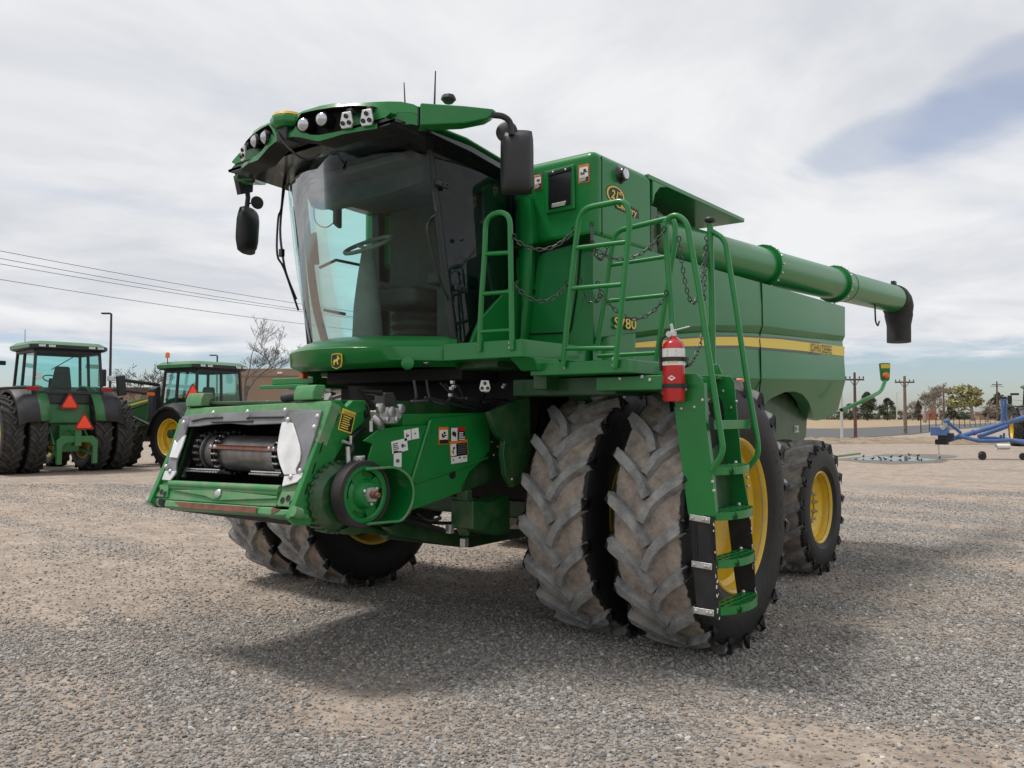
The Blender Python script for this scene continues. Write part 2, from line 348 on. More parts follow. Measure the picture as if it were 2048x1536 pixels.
# ------------------------------------------------------------------ wheels (axis = local X, centre at the origin)
def tyre_mesh(name, R, Wd, rim, n_lug, lug_h, lug_w, mats, lc=.30, seg=96, stations=6):
    mb = MB(); R0 = R - lug_h; h = Wd / 2; q = R0 - rim
    side = [(rim - .01, h * .78), (rim + .025, h * .84), (rim + .25 * q, h * .97), (rim + .5 * q, h * 1.0), (rim + .75 * q, h * .985), (R0 - .055, h * .955), (R0 - .022, h * .90), (R0 - .006, h * .78)]
    prof = side + [(R0, h * .4), (R0 + .004, 0), (R0, -h * .4)] + [(r, -a) for r, a in side[::-1]]
    mb.lathe(prof, n=seg)
    def carc(a):
        a = abs(a) / h
        return R0 - .005 if a < .7 else R0 - .01 - .05 * max(0, (a - .7) / .26)
    for sd in (-1, 1):
        for k in range(n_lug):
            base = 2 * math.pi * (k + (.5 if sd > 0 else 0)) / n_lug; st = []
            for i in range(stations):
                t = i / (stations - 1); a = sd * h * (-.05 + 1.03 * t); arc = -lc * (t ** .62)
                st.append((arc, a))
            vs = []
            for i in range(stations):
                a0, a1 = st[max(0, i - 1)], st[min(stations - 1, i + 1)]
                dx, dy = a1[0] - a0[0], a1[1] - a0[1]; l = math.hypot(dx, dy); nx, ny = -dy / l, dx / l
                arc, a = st[i]; t = i / (stations - 1)
                top = R - (.012 * max(0, (t - .55) / .45) ** 2) - .004 * (t < .05); cr = carc(a) - .004
                w0 = lug_w * (.75 + .1 * t); w1 = lug_w * (.46 + .12 * t)
                for w, r in ((w0, cr), (w1, top), (-w1, top), (-w0, cr)):
                    x, y = arc + nx * w, a + ny * w * .9; y = max(-h * 1.0, min(h * 1.0, y))
                    ph = base + x / R; vs.append((y, r * math.cos(ph), r * math.sin(ph)))
            # drop the outer end onto the shoulder
            arc, a = st[-1]
            for w, r in ((lug_w * .9, R0 - .065), (lug_w * .6, R0 - .035), (-lug_w * .6, R0 - .035), (-lug_w * .9, R0 - .065)):
                ph = base + (arc - .012 + w * .9) / R; vs.append((sd * h * 1.005, r * math.cos(ph), r * math.sin(ph)))
            m = stations + 1; fs = []
            for i in range(m - 1):
                for j in range(3):
                    f = (i * 4 + j, i * 4 + j + 1, (i + 1) * 4 + j + 1, (i + 1) * 4 + j); fs.append(f if sd > 0 else f[::-1])
            e = (0, 1, 2, 3); fs.append(e[::-1] if sd > 0 else e)
            o = len(mb.v); mb.v += vs; mb.f += [tuple(i + o for i in f) for f in fs]; mb.m += [1] * len(fs)
    return mb.mesh(name, mats, 24)
def rim_mesh(name, rim, Wd, face, outward, hub_r, mats, n=64):
    """dished steel rim; face = depth of the disc from the tyre middle, outward = +1/-1 side that is seen"""
    o = outward; h = Wd / 2
    p = [(rim + .028, .80 * h), (rim + .030, .86 * h), (rim + .018, .88 * h), (rim + .004, .85 * h), (rim - .012, .72 * h), (rim - .02, .55 * h), (rim - .055, .46 * h), (rim - .06, .1 * h + face * .3), (rim - .085, face + .05), (rim - .12, face + .02), (rim * .55, face), (hub_r + .02, face - .01), (0.001, face - .01)]
    back = [(rim - .02, -.55 * h), (rim - .012, -.72 * h), (rim + .004, -.85 * h), (rim + .03, -.86 * h), (rim + .028, -.80 * h)]
    mb = MB(); mb.lathe([(r, a * o) for r, a in p], n=n); mb.lathe([(rim - .055, .46 * h * o)] + [(r, a * o) for r, a in back], n=n)
    return mb.mesh(name, mats, 35)
def put(name, me, parent, loc=(0, 0, 0)):
    o = bpy.data.objects.new(name, me); COL.objects.link(o); o.parent = parent; o.location = loc; return o
# ------------------------------------------------------------------ ground
GROUND_PATCH = dict(scale=.42, detail=5., rough=.6)
LANES = [(-4.2, 9.9, 4.2, 1.9, .17, .10), (-7.5, 12.5, 4.0, 1.6, .14, 0.), (1.7, 4.3, 1.6, .42, .13, .25), (-1.0, 4.9, .55, .9, .10, .6)]   # right, depth, half length, half width, strength, slant
def lane_bias(tree, pos):
    """how much bare packed dirt wins over gravel: soft lanes where machines drive"""
    ns, ls = tree.nodes, tree.links
    def m(op, a, b=None, c=None):
        n = ns.new('ShaderNodeMath'); n.operation = op
        for i, x in enumerate((a, b, c)):
            if x is None: continue
            if isinstance(x, (int, float)): n.inputs[i].default_value = x
            else: ls.new(x, n.inputs[i])
        return n.outputs[0]
    def dot(v):
        n = ns.new('ShaderNodeVectorMath'); n.operation = 'DOT_PRODUCT'; ls.new(pos, n.inputs[0]); n.inputs[1].default_value = v; return m('SUBTRACT', n.outputs['Value'], v.dot(Vector((CAM.x, CAM.y, 0))))
    r, d = dot(RIGHT), dot(F0); tot = None
    for r0, d0, hl, hw, k, sl in LANES:
        a = m('DIVIDE', m('SUBTRACT', r, r0), hl); dd = m('SUBTRACT', m('SUBTRACT', d, d0), m('MULTIPLY', m('SUBTRACT', r, r0), sl)); b = m('DIVIDE', dd, hw)
        e = m('ADD', m('MULTIPLY', a, a), m('MULTIPLY', b, b)); g = m('MULTIPLY', m('EXPONENT', m('MULTIPLY', e, -1.)), k); tot = g if tot is None else m('ADD', tot, g)
    return tot
def ground_material():
    m, ns, ls, b = new_mat('ground')
    tn = nd(ns, 'ShaderNodeTexCoord')
    mp = nd(ns, 'ShaderNodeMapping'); ls.new(tn.outputs['Object'], mp.inputs[0]); mp.inputs['Rotation'].default_value = (0, 0, -YAW - .16); mp.inputs['Scale'].default_value = (.36, 1.5, 1)
    pn = nd(ns, 'ShaderNodeTexNoise'); ls.new(mp.outputs[0], pn.inputs[0]); pn.inputs['Scale'].default_value = GROUND_PATCH['scale']; pn.inputs['Detail'].default_value = GROUND_PATCH['detail']; pn.inputs['Roughness'].default_value = GROUND_PATCH['rough']
    # farther than ~11 m from the machine the yard is mostly bare packed dirt
    sub = nd(ns, 'ShaderNodeVectorMath', operation='DISTANCE'); ls.new(tn.outputs['Object'], sub.inputs[0]); sub.inputs[1].default_value = (CAM.x, CAM.y, 0)
    far = nd(ns, 'ShaderNodeMapRange', clamp=True); ls.new(sub.outputs['Value'], far.inputs[0]); far.inputs[1].default_value = 14; far.inputs[2].default_value = 26; far.inputs[3].default_value = 0; far.inputs[4].default_value = .10
    ad = nd(ns, 'ShaderNodeMath', operation='SUBTRACT'); ls.new(pn.outputs[0], ad.inputs[0]); ls.new(far.outputs[0], ad.inputs[1])
    gm = nd(ns, 'ShaderNodeMapRange', clamp=True); lb = lane_bias(m.node_tree, tn.outputs['Object']); a3 = nd(ns, 'ShaderNodeMath', operation='SUBTRACT'); ls.new(ad.outputs[0], a3.inputs[0]); ls.new(lb, a3.inputs[1]); ls.new(a3.outputs[0], gm.inputs[0]); gm.inputs[1].default_value = .42; gm.inputs[2].default_value = .56
    vo = nd(ns, 'ShaderNodeTexVoronoi'); ls.new(tn.outputs['Object'], vo.inputs[0]); vo.inputs['Scale'].default_value = 42; vo.inputs['Randomness'].default_value = 1
    vs = nd(ns, 'ShaderNodeSeparateColor'); ls.new(vo.outputs['Color'], vs.inputs[0])
    gr = nd(ns, 'ShaderNodeValToRGB'); ls.new(vs.outputs[0], gr.inputs[0]); e = gr.color_ramp.elements
    e[0].position = 0; e[0].color = (.12, .112, .104, 1); e[1].position = 1; e[1].color = (.43, .40, .365, 1); q = e.new(.5); q.color = (.26, .242, .224, 1)
    dn = nd(ns, 'ShaderNodeTexNoise'); ls.new(tn.outputs['Object'], dn.inputs[0]); dn.inputs['Scale'].default_value = 2.5; dn.inputs['Detail'].default_value = 10; dn.inputs['Roughness'].default_value = .72
    dr = nd(ns, 'ShaderNodeValToRGB'); ls.new(dn.outputs[0], dr.inputs[0]); e = dr.color_ramp.elements
    e[0].position = .3; e[0].color = (.245, .198, .163, 1); e[1].position = .68; e[1].color = (.47, .392, .325, 1)
    # coarse crumbs and darker damp scuffs that carry into the distance
    c1 = nd(ns, 'ShaderNodeTexNoise'); ls.new(tn.outputs['Object'], c1.inputs[0]); c1.inputs['Scale'].default_value = 11; c1.inputs['Detail'].default_value = 8; c1.inputs['Roughness'].default_value = .8
    c2 = nd(ns, 'ShaderNodeMapRange', clamp=True); ls.new(c1.outputs[0], c2.inputs[0]); c2.inputs[1].default_value = .35; c2.inputs[2].default_value = .65; c2.inputs[3].default_value = .62; c2.inputs[4].default_value = 1.22
    c3 = nd(ns, 'ShaderNodeVectorMath', operation='SCALE'); ls.new(dr.outputs[0], c3.inputs[0]); ls.new(c2.outputs[0], c3.inputs['Scale'])
    # loose stones scattered in the dirt
    v2 = nd(ns, 'ShaderNodeTexVoronoi'); ls.new(tn.outputs['Object'], v2.inputs[0]); v2.inputs['Scale'].default_value = 26
    v2s = nd(ns, 'ShaderNodeSeparateColor'); ls.new(v2.outputs['Color'], v2s.inputs[0])
    th = nd(ns, 'ShaderNodeMath', operation='GREATER_THAN'); ls.new(v2s.outputs[1], th.inputs[0]); th.inputs[1].default_value = .74
    t2 = nd(ns, 'ShaderNodeMath', operation='LESS_THAN'); ls.new(v2.outputs['Distance'], t2.inputs[0]); t2.inputs[1].default_value = .42
    tt = nd(ns, 'ShaderNodeMath', operation='MULTIPLY'); ls.new(th.outputs[0], tt.inputs[0]); ls.new(t2.outputs[0], tt.inputs[1])
    dm = nd(ns, 'ShaderNodeMixRGB'); ls.new(tt.outputs[0], dm.inputs[0]); ls.new(c3.outputs[0], dm.inputs[1]); dm.inputs[2].default_value = (.25, .215, .185, 1)
    mx = nd(ns, 'ShaderNodeMixRGB'); ls.new(gm.outputs[0], mx.inputs[0]); ls.new(dm.outputs[0], mx.inputs[1]); ls.new(gr.outputs[0], mx.inputs[2])
    ls.new(mx.outputs[0], b.inputs['Base Color']); b.inputs['Roughness'].default_value = .95; b.inputs['Specular IOR Level'].default_value = .2
    inv = nd(ns, 'ShaderNodeMath', operation='SUBTRACT'); inv.inputs[0].default_value = 1; ls.new(vo.outputs['Distance'], inv.inputs[1])
    hm = nd(ns, 'ShaderNodeMath', operation='MULTIPLY'); ls.new(inv.outputs[0], hm.inputs[0]); ls.new(gm.outputs[0], hm.inputs[1])
    h2 = nd(ns, 'ShaderNodeMath', operation='MULTIPLY_ADD'); ls.new(dn.outputs[0], h2.inputs[0]); h2.inputs[1].default_value = 1.6; ls.new(hm.outputs[0], h2.inputs[2])
    bn = nd(ns, 'ShaderNodeBump'); bn.inputs['Strength'].default_value = .8; bn.inputs['Distance'].default_value = .022; ls.new(h2.outputs[0], bn.inputs['Height']); ls.new(bn.outputs[0], b.inputs['Normal'])
ground_material()
def nonuniform(lo, hi, fine0, fine1, step, growth=1.35):
    xs = list(np.arange(fine0, fine1 + 1e-6, step)); s = step
    while xs[-1] < hi: s *= growth; xs.append(xs[-1] + s)
    s = step
    while xs[0] > lo: s *= growth; xs.insert(0, xs[0] - s)
    return xs
gx = nonuniform(-2500, 2500, -9, 9, .13, 1.25); gy = nonuniform(-2500, 2500, 3, 14, .13, 1.25)
rows = []
for y in gy:
    r = []
    for x in gx: p = W(x, y); r.append((p.x, p.y, ground_z(p.x, p.y)))
    rows.append(r)
g = MB().grid(rows).build('ground', 'ground', smooth=180); tag(g, 'gravel and dirt yard', kind='structure')

# gravel: real stones near the camera, one countless mass
m, ns, ls, b = new_mat('stone')
oi = nd(ns, 'ShaderNodeObjectInfo'); rp = nd(ns, 'ShaderNodeValToRGB'); ls.new(oi.outputs['Random'], rp.inputs[0]); e = rp.color_ramp.elements
e[0].position = 0; e[0].color = (.15, .141, .131, 1); e[1].position = 1; e[1].color = (.58, .545, .495, 1)
for p_, c_ in ((.3, (.215, .205, .195)), (.46, (.30, .268, .235)), (.5, (.37, .31, .255)), (.55, (.275, .26, .243)), (.8, (.375, .345, .315)), (.93, (.30, .305, .31))): q = e.new(p_); q.color = (*c_, 1)
ls.new(rp.outputs[0], b.inputs['Base Color']); b.inputs['Roughness'].default_value = .85; b.inputs['Specular IOR Level'].default_value = .3
def gravel():
    mb = MB(); rows = []
    ds = np.linspace(3.2, 19, 120)
    for d in ds:
        hw = d * .64 + 2.2; rows.append([(q.x, q.y, ground_z(q.x, q.y) + .003) for q in (W(x, d) for x in np.linspace(-hw, hw, 140))])
    o = mb.grid(rows).build('gravel', 'ground', smooth=0); tag(o, 'loose grey gravel strewn over the yard', 'gravel', kind='stuff')
    ng = bpy.data.node_groups.new('gravel_scatter', 'GeometryNodeTree'); ng.interface.new_socket('Geometry', in_out='INPUT', socket_type='NodeSocketGeometry'); ng.interface.new_socket('Geometry', in_out='OUTPUT', socket_type='NodeSocketGeometry')
    n, l = ng.nodes, ng.links; gi = n.new('NodeGroupInput'); go = n.new('NodeGroupOutput')
    pos = n.new('GeometryNodeInputPosition')
    vr = n.new('ShaderNodeVectorRotate'); vr.rotation_type = 'Z_AXIS'; l.new(pos.outputs[0], vr.inputs['Vector']); vr.inputs['Angle'].default_value = -YAW - .16
    # the same mapping as the ground material (scale, then rotate)
    vm = n.new('ShaderNodeVectorMath'); vm.operation = 'MULTIPLY'; l.new(pos.outputs[0], vm.inputs[0]); vm.inputs[1].default_value = (.36, 1.5, 1)
    l.new(vm.outputs[0], vr.inputs['Vector'])
    nz = n.new('ShaderNodeTexNoise'); l.new(vr.outputs[0], nz.inputs['Vector']); nz.inputs['Scale'].default_value = GROUND_PATCH['scale']; nz.inputs['Detail'].default_value = GROUND_PATCH['detail']; nz.inputs['Roughness'].default_value = GROUND_PATCH['rough']
    mr = n.new('ShaderNodeMapRange'); lb = lane_bias(ng, pos.outputs[0]); sb = n.new('ShaderNodeMath'); sb.operation = 'SUBTRACT'; l.new(nz.outputs[0], sb.inputs[0]); l.new(lb, sb.inputs[1]); l.new(sb.outputs[0], mr.inputs[0]); mr.inputs[1].default_value = .38; mr.inputs[2].default_value = .54; mr.inputs[3].default_value = .13; mr.inputs[4].default_value = 1
    dist = n.new('ShaderNodeVectorMath'); dist.operation = 'DISTANCE'; l.new(pos.outputs[0], dist.inputs[0]); dist.inputs[1].default_value = (CAM.x, CAM.y, 0)
    fd = n.new('ShaderNodeMapRange'); l.new(dist.outputs['Value'], fd.inputs[0]); fd.inputs[1].default_value = 5; fd.inputs[2].default_value = 13; fd.inputs[3].default_value = 1; fd.inputs[4].default_value = .10
    mu = n.new('ShaderNodeMath'); mu.operation = 'MULTIPLY'; l.new(mr.outputs[0], mu.inputs[0]); l.new(fd.outputs[0], mu.inputs[1])
    m2 = n.new('ShaderNodeMath'); m2.operation = 'MULTIPLY'; l.new(mu.outputs[0], m2.inputs[0]); m2.inputs[1].default_value = 4000
    dp = n.new('GeometryNodeDistributePointsOnFaces'); l.new(gi.outputs[0], dp.inputs['Mesh']); l.new(m2.outputs[0], dp.inputs['Density'])
    ico = n.new('GeometryNodeMeshIcoSphere'); ico.inputs['Radius'].default_value = .0100; ico.inputs['Subdivisions'].default_value = 1
    sm = n.new('GeometryNodeSetMaterial'); l.new(ico.outputs[0], sm.inputs[0]); sm.inputs['Material'].default_value = MATS['stone']
    ip = n.new('GeometryNodeInstanceOnPoints'); l.new(dp.outputs['Points'], ip.inputs['Points']); l.new(sm.outputs[0], ip.inputs['Instance'])
    rr = n.new('FunctionNodeRandomValue'); rr.data_type = 'FLOAT_VECTOR'; rr.inputs[0].default_value = (-.5, -.5, 0); rr.inputs[1].default_value = (.5, .5, 6.28); l.new(rr.outputs[0], ip.inputs['Rotation'])
    rs = n.new('FunctionNodeRandomValue'); rs.data_type = 'FLOAT_VECTOR'; rs.inputs[0].default_value = (.55, .45, .3); rs.inputs[1].default_value = (1.75, 1.25, .8); rs.inputs['Seed'].default_value = 4; r1 = n.new('FunctionNodeRandomValue'); r1.data_type = 'FLOAT'; r1.inputs[2].default_value = 0.; r1.inputs[3].default_value = 1.; r1.inputs['Seed'].default_value = 9
    pw = n.new('ShaderNodeMath'); pw.operation = 'POWER'; l.new(r1.outputs[1], pw.inputs[0]); pw.inputs[1].default_value = 3.
    ma = n.new('ShaderNodeMath'); ma.operation = 'MULTIPLY_ADD'; l.new(pw.outputs[0], ma.inputs[0]); ma.inputs[1].default_value = 1.25; ma.inputs[2].default_value = .62
    sv = n.new('ShaderNodeVectorMath'); sv.operation = 'SCALE'; l.new(rs.outputs[0], sv.inputs[0]); l.new(ma.outputs[0], sv.inputs['Scale']); l.new(sv.outputs[0], ip.inputs['Scale'])
    l.new(ip.outputs[0], go.inputs[0])
    md = o.modifiers.new('gravel', 'NODES'); md.node_group = ng
gravel()

# ------------------------------------------------------------------ road, verge, dry field (far right)
def gp(u, v, z): return Zp(u, v, z)
m, ns, ls, b = new_mat('asphalt'); b.inputs['Roughness'].default_value = .9
tn = nd(ns, 'ShaderNodeTexCoord'); nz = nd(ns, 'ShaderNodeTexNoise'); ls.new(tn.outputs['Object'], nz.inputs[0]); nz.inputs['Scale'].default_value = .6; nz.inputs['Detail'].default_value = 8
rp = nd(ns, 'ShaderNodeValToRGB'); ls.new(nz.outputs[0], rp.inputs[0]); rp.color_ramp.elements[0].color = (.07, .07, .073, 1); rp.color_ramp.elements[1].color = (.115, .113, .115, 1); ls.new(rp.outputs[0], b.inputs['Base Color'])
m, ns, ls, b = new_mat('dry_grass'); b.inputs['Roughness'].default_value = .95
tn = nd(ns, 'ShaderNodeTexCoord'); nz = nd(ns, 'ShaderNodeTexNoise'); ls.new(tn.outputs['Object'], nz.inputs[0]); nz.inputs['Scale'].default_value = .25; nz.inputs['Detail'].default_value = 10; nz.inputs['Roughness'].default_value = .7
rp = nd(ns, 'ShaderNodeValToRGB'); ls.new(nz.outputs[0], rp.inputs[0]); e = rp.color_ramp.elements; e[0].position = .35; e[0].color = (.26, .165, .095, 1); e[1].position = .62; e[1].color = (.38, .30, .185, 1); ls.new(rp.outputs[0], b.inputs['Base Color'])
def strip(name, near, far, z, m, n=40, sub=6):
    def along(pts, t):
        f = t * (len(pts) - 1); i = min(int(f), len(pts) - 2); q = f - i; return Vector(pts[i]) * (1 - q) + Vector(pts[i + 1]) * q
    A = [gp(u, v, z) for u, v in near]; B = [gp(u, v, z) for u, v in far]
    rows = []
    for k in range(sub + 1):
        rows.append([along(A, i / n) * (1 - k / sub) + along(B, i / n) * (k / sub) for i in range(n + 1)])
    o = MB().grid(rows).build(name, m, smooth=0, recalc=True); tag(o, kind='structure'); return o
strip('road', [(1150, 876), (1600, 877), (1700, 876), (1830, 868), (1900, 859), (2000, 852), (2300, 846)], [(1150, 857), (1600, 857), (1700, 856.5), (1830, 851), (1900, 848), (2000, 846), (2300, 843)], .03, 'asphalt')['label'] = 'grey asphalt road beyond the yard'
strip('field', [(900, 857), (1600, 857), (1700, 856.5), (1830, 851), (1900, 848), (2000, 846), (2300, 843)], [(900, 838), (1600, 838), (1700, 838), (1830, 837), (1900, 837), (2000, 837), (2300, 837)], .02, 'dry_grass')['label'] = 'dry orange and straw coloured grass field'
# low weedy berm in front of the road
rows = []
rnd = random.Random(3)
for k, (dv, hz) in enumerate(((0, 0), (1.5, .18), (3.5, .28), (6, .2), (9, 0))):
    r = []
    for i in range(61):
        u = 1560 + i * 9; v = 888 - dv - max(0, (u - 1720)) * .012 + 4 * smooth(1840, 1900, u)
        p = Zp(u, v, .0); r.append((p.x, p.y, .01 + hz * (.6 + .8 * rnd.random()) * smooth(1560, 1640, u)))
    rows.append(r)
mat('berm', (.27, .205, .14), .95, var=.35, vscale=1.2, bump=.6, bscale=6, dirt=((.14, .11, .07), .7, 2.5))
o = MB().grid(rows).build('verge', 'berm', recalc=True); tag(o, 'low weedy dirt bank along the road', kind='structure')
# puddle
m, ns, ls, b = new_mat('water'); b.inputs['Base Color'].default_value = (.06, .055, .05, 1); b.inputs['Roughness'].default_value = .03; b.inputs['Specular IOR Level'].default_value = 1.0; b.inputs['IOR'].default_value = 1.6
mat('mud', (.13, .108, .09), .6, var=.2, vscale=3)
def blob(cx, cy, ru, rv, z, seed, n=48):
    rr = random.Random(seed); ph = [rr.random() * 6.28 for _ in range(5)]; out = []
    for i in range(n):
        a = 2 * math.pi * i / n; k = 1 + .12 * math.sin(2 * a + ph[0]) + .10 * math.sin(3 * a + ph[1]) + .07 * math.sin(5 * a + ph[2]) + .05 * math.sin(9 * a + ph[3])
        out.append(Zp(cx + ru * k * math.cos(a), cy + rv * k * math.sin(a), z))
    return out
def sheet(name, pts, m):
    mb = MB(); mb.add(pts, [tuple(range(len(pts)))]); return mb.build(name, m, smooth=0, recalc=True)
o = sheet('wet_ground', blob(1800, 918, 118, 9.0, .006, 5), 'mud'); tag(o, 'damp dark dirt round the puddle', kind='structure')
o = sheet('puddle', blob(1790, 917.5, 82, 4.4, .011, 2), 'water'); tag(o, 'shallow rain puddle reflecting the pale sky', kind='structure')
# ================================================================== COMBINE HARVESTER (x = its left, y = rearward, front axle over the origin)
HV = empty('combine_harvester'); tag(HV, 'large green combine harvester with dual front tyres, open feeder mouth and unfolded side ladder', 'combine harvester')
def z5(x, y): return 300 + x / 5.12, 760 + y / 5.12      # enlarged crops of the photograph -> photo pixels
def z4(x, y): return 680 + x / 3.6575, 680 + y / 3.6575
def z8(x, y): return 440 + x / 4.876, 180 + y / 4.876
def z7(x, y): return 1300 + x / 4.042, 620 + y / 4.042
def z3(x, y): return 900 + x / 3.0727, 360 + y / 3.0727

# ---------------------------------------------------------------- wheels
RF = 1.005
ty_f = tyre_mesh('tyre', RF, .60, .545, 19, .058, .064, ['tyre_mud', 'lug_mud'], lc=.33)
rim_o = rim_mesh('front_wheel', .545, .60, -.10, 1, .2, ['yellow']); rim_i = rim_mesh('front_wheel', .545, .60, -.10, -1, .2, ['yellow'])
hub = MB(); hub.lathe([(.001, .10), (.12, .10), (.14, .07), (.17, .05), (.24, .045), (.26, .02), (.26, -.12)], n=32)
for k in range(10):
    a = 2 * math.pi * k / 10; hub.lathe([(.001, .085), (.018, .085), (.02, .045)], (0, .205 * math.cos(a), .205 * math.sin(a)), (1, 0, 0), 8)
hub_me = hub.mesh('hub', ['green_dark'], 30); hub2 = MB(); hub2.v = [(-x, y, z) for x, y, z in hub.v]; hub2.f = [f[::-1] for f in hub.f]; hub2.m = hub.m; hub2_me = hub2.mesh('hub', ['green_dark'], 30)
for x, sd in ((2.326, 1), (1.564, 1), (-1.55, -1), (-2.31, -1)):
    w = put('front_wheel', rim_o if sd > 0 else rim_i, HV, (x, 0, RF - .028))
    if x > 2: OUTER_WHEEL = w
    t = put('tyre', ty_f, w); t.rotation_euler = (.13 * x, 0, 0); put('hub', hub_me if sd > 0 else hub2_me, w, (-.10 * sd, 0, 0))
RR = .735
ty_r = tyre_mesh('tyre', RR, .60, .365, 17, .048, .062, ['tyre_rear', 'lug_rear'], lc=.24, seg=72)
rimr_o = rim_mesh('rear_wheel', .365, .60, .12, 1, .2, ['yellow']); rimr_i = rim_mesh('rear_wheel', .365, .60, .12, -1, .2, ['yellow'])
nut = MB(); nut.lathe([(.001, .055), (.014, .055), (.016, .03), (.022, .03), (.023, 0)], n=8); nut_me = nut.mesh('lug_nut', ['steel'], 30)
for x, sd in ((1.845, 1), (-1.845, -1)):
    w = put('rear_wheel', rimr_o if sd > 0 else rimr_i, HV, (x, 3.377, RR - .022)); t = put('tyre', ty_r, w); t.rotation_euler = (.2, 0, 0)
    for k in range(10):
        a = 2 * math.pi * (k + .4) / 10; nn = put('lug_nut', nut_me, w, (sd * .118, .165 * math.cos(a), .165 * math.sin(a))); nn.rotation_euler = (0, 0, 0 if sd > 0 else math.pi)
# raised maker's lettering on the outer front tyre's sidewall
def arc_word(word, parent, cx, r, z0, ang0, size, face):
    for i, ch in enumerate(word):
        a = ang0 - i * size * 1.02 / r
        c = Vector((face, r * math.cos(a), z0 + r * math.sin(a)))
        rad = Vector((0, math.cos(a), math.sin(a))); tan = Vector((0, math.sin(a), -math.cos(a)))
        text_mesh('tyre_lettering', ch, c, tan, rad, size, 'tyre_letter', parent, thick=.003)
arc_word('OPTITRAC', OUTER_WHEEL, 0, .755, 0, .62, .085, .302)

# ---------------------------------------------------------------- frame, axle, underbody
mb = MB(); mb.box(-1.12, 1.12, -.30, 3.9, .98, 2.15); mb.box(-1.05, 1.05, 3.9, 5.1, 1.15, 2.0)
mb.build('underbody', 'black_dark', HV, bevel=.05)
mb = MB(); mb.box(-1.75, 1.75, -.16, .16, .82, 1.13); mb.lathe([(.24, -.14), (.24, .10), (.2, .14)], (1.2, 0, RF - .028), n=28); mb.lathe([(.24, -.14), (.24, .10), (.2, .14)], (-1.2, 0, RF - .028), n=28)
mb.cyl((-2.2, 0, RF - .028), (2.2, 0, RF - .028), .11, 20)
mb.build('front_axle', 'green_dark', HV, bevel=.02)
mb = MB(); mb.box(-1.6, 1.6, 3.24, 3.5, .58, .84); mb.box(-.3, .3, 3.1, 3.6, .84, 1.2); mb.cyl((-1.8, 3.377, .713), (1.8, 3.377, .713), .09, 16)
mb.build('rear_axle', 'green_dark', HV, bevel=.02)
# lower cross frame under the feeder
mb = MB()
P = [T(*z4(q[0], q[1]), .62) for q in ((350, 1370), (480, 1310), (700, 1370), (860, 1400), (960, 1380), (1400, 1390), (1360, 1440), (1150, 1480), (960, 1520), (880, 1510), (700, 1480), (430, 1430))]
mb.prism(P, (-.10, 0, 0)); mb.build('lower_frame', 'green_dark', HV, bevel=.012); mb = MB(); mb.prism([p + Vector((-1.24, 0, 0)) for p in P], (-.10, 0, 0))
mb.build('lower_frame', 'green_dark', HV, bevel=.012)
mb = MB(); q = [T(*z4(x, y), 1.05) for x, y in ((970, 1175), (1105, 1185), (1245, 1130), (1250, 1415), (1150, 1430), (970, 1390))]
mb.prism(q, (-.22, 0, 0)); mb.build('battery_box', 'green_dark', HV, bevel=.015)
mb = MB(); q = [T(*z4(x, y), .98) for x, y in ((925, 1100), (970, 1090), (975, 1380), (940, 1440), (925, 1400))]; mb.prism(q, (-.10, 0, 0)); mb.build('frame_post', 'green_dark', HV, bevel=.01)
# hydraulic lines and lift cylinder below the feeder
mb = MB()
for k, (a, b_) in enumerate((((470, 1310), (760, 1395)), ((500, 1290), (870, 1340)), ((560, 1270), (740, 1300)))):
    pa, pb = T(*z4(*a), .70), T(*z4(*b_), .80); mb.tube(catmull([pa, (pa + pb) / 2 + Vector((0, 0, -.02 * k)), pb], 6), .014 if k else .02, 8)
mb.build('hydraulic_hose', 'black_steel', HV)
mb = MB(); pa, pb = T(*z4(330, 1400), .45), T(*z4(900, 1470), .45); mb.cyl(pa, pb, .055, 18); mb.cyl(pa + (pa - pb).normalized() * .3, pa, .032, 14); mb.build('lift_cylinder', 'green_dark', HV)
for (x, y) in ((800, 1385), (905, 1485), (880, 1345)):
    mb = MB(); p = T(*z4(x, y), .82); mb.box(p.x - .02, p.x + .03, p.y - .025, p.y + .025, p.z - .03, p.z + .04); mb.build('hose_fitting', 'zinc', HV, bevel=.006)
# ---------------------------------------------------------------- side sheet beside the feeder
mb = MB(); q = [T(*z4(x, y), 1.20) for x, y in ((1095, 530), (1250, 460), (1463, 370), (1500, 420), (1463, 640), (1330, 1050), (1265, 1080), (1215, 990), (1195, 830), (1205, 740), (1150, 690))]
mb.prism(q, (-.05, 0, 0)); mb.build('side_sheet', 'green_dark', HV, bevel=.008)
# ---------------------------------------------------------------- space under the cab: shade boxes, brackets, cables
mb = MB(); mb.box(-1.0, 1.2, -.75, -.3, 1.55, 2.22); mb.box(-.66, .9, -1.2, -.7, 1.98, 2.22); mb.build('undercab_shade', 'black_dark', HV, bevel=.02)  # near-black boxes stand in for shade in the recess under the cab
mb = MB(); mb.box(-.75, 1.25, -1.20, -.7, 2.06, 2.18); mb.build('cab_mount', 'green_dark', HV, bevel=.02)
rnd = random.Random(11)
for k in range(7):
    a = T(790 + 200 * rnd.random(), 758 + rnd.random() * 14, .80); b2 = T(850 + 180 * rnd.random(), 790 + rnd.random() * 24, 1.0)
    mid = (a + b2) / 2 + Vector((.05, rnd.gauss(0, .08), -.03 - .10 * rnd.random())); mb = MB(); mb.tube(catmull([a, a.lerp(mid, .5) + Vector((0, rnd.gauss(0, .05), -.05)), mid, b2], 8), .006 + .007 * rnd.random(), 8); mb.build('cable', 'black_plastic', HV)
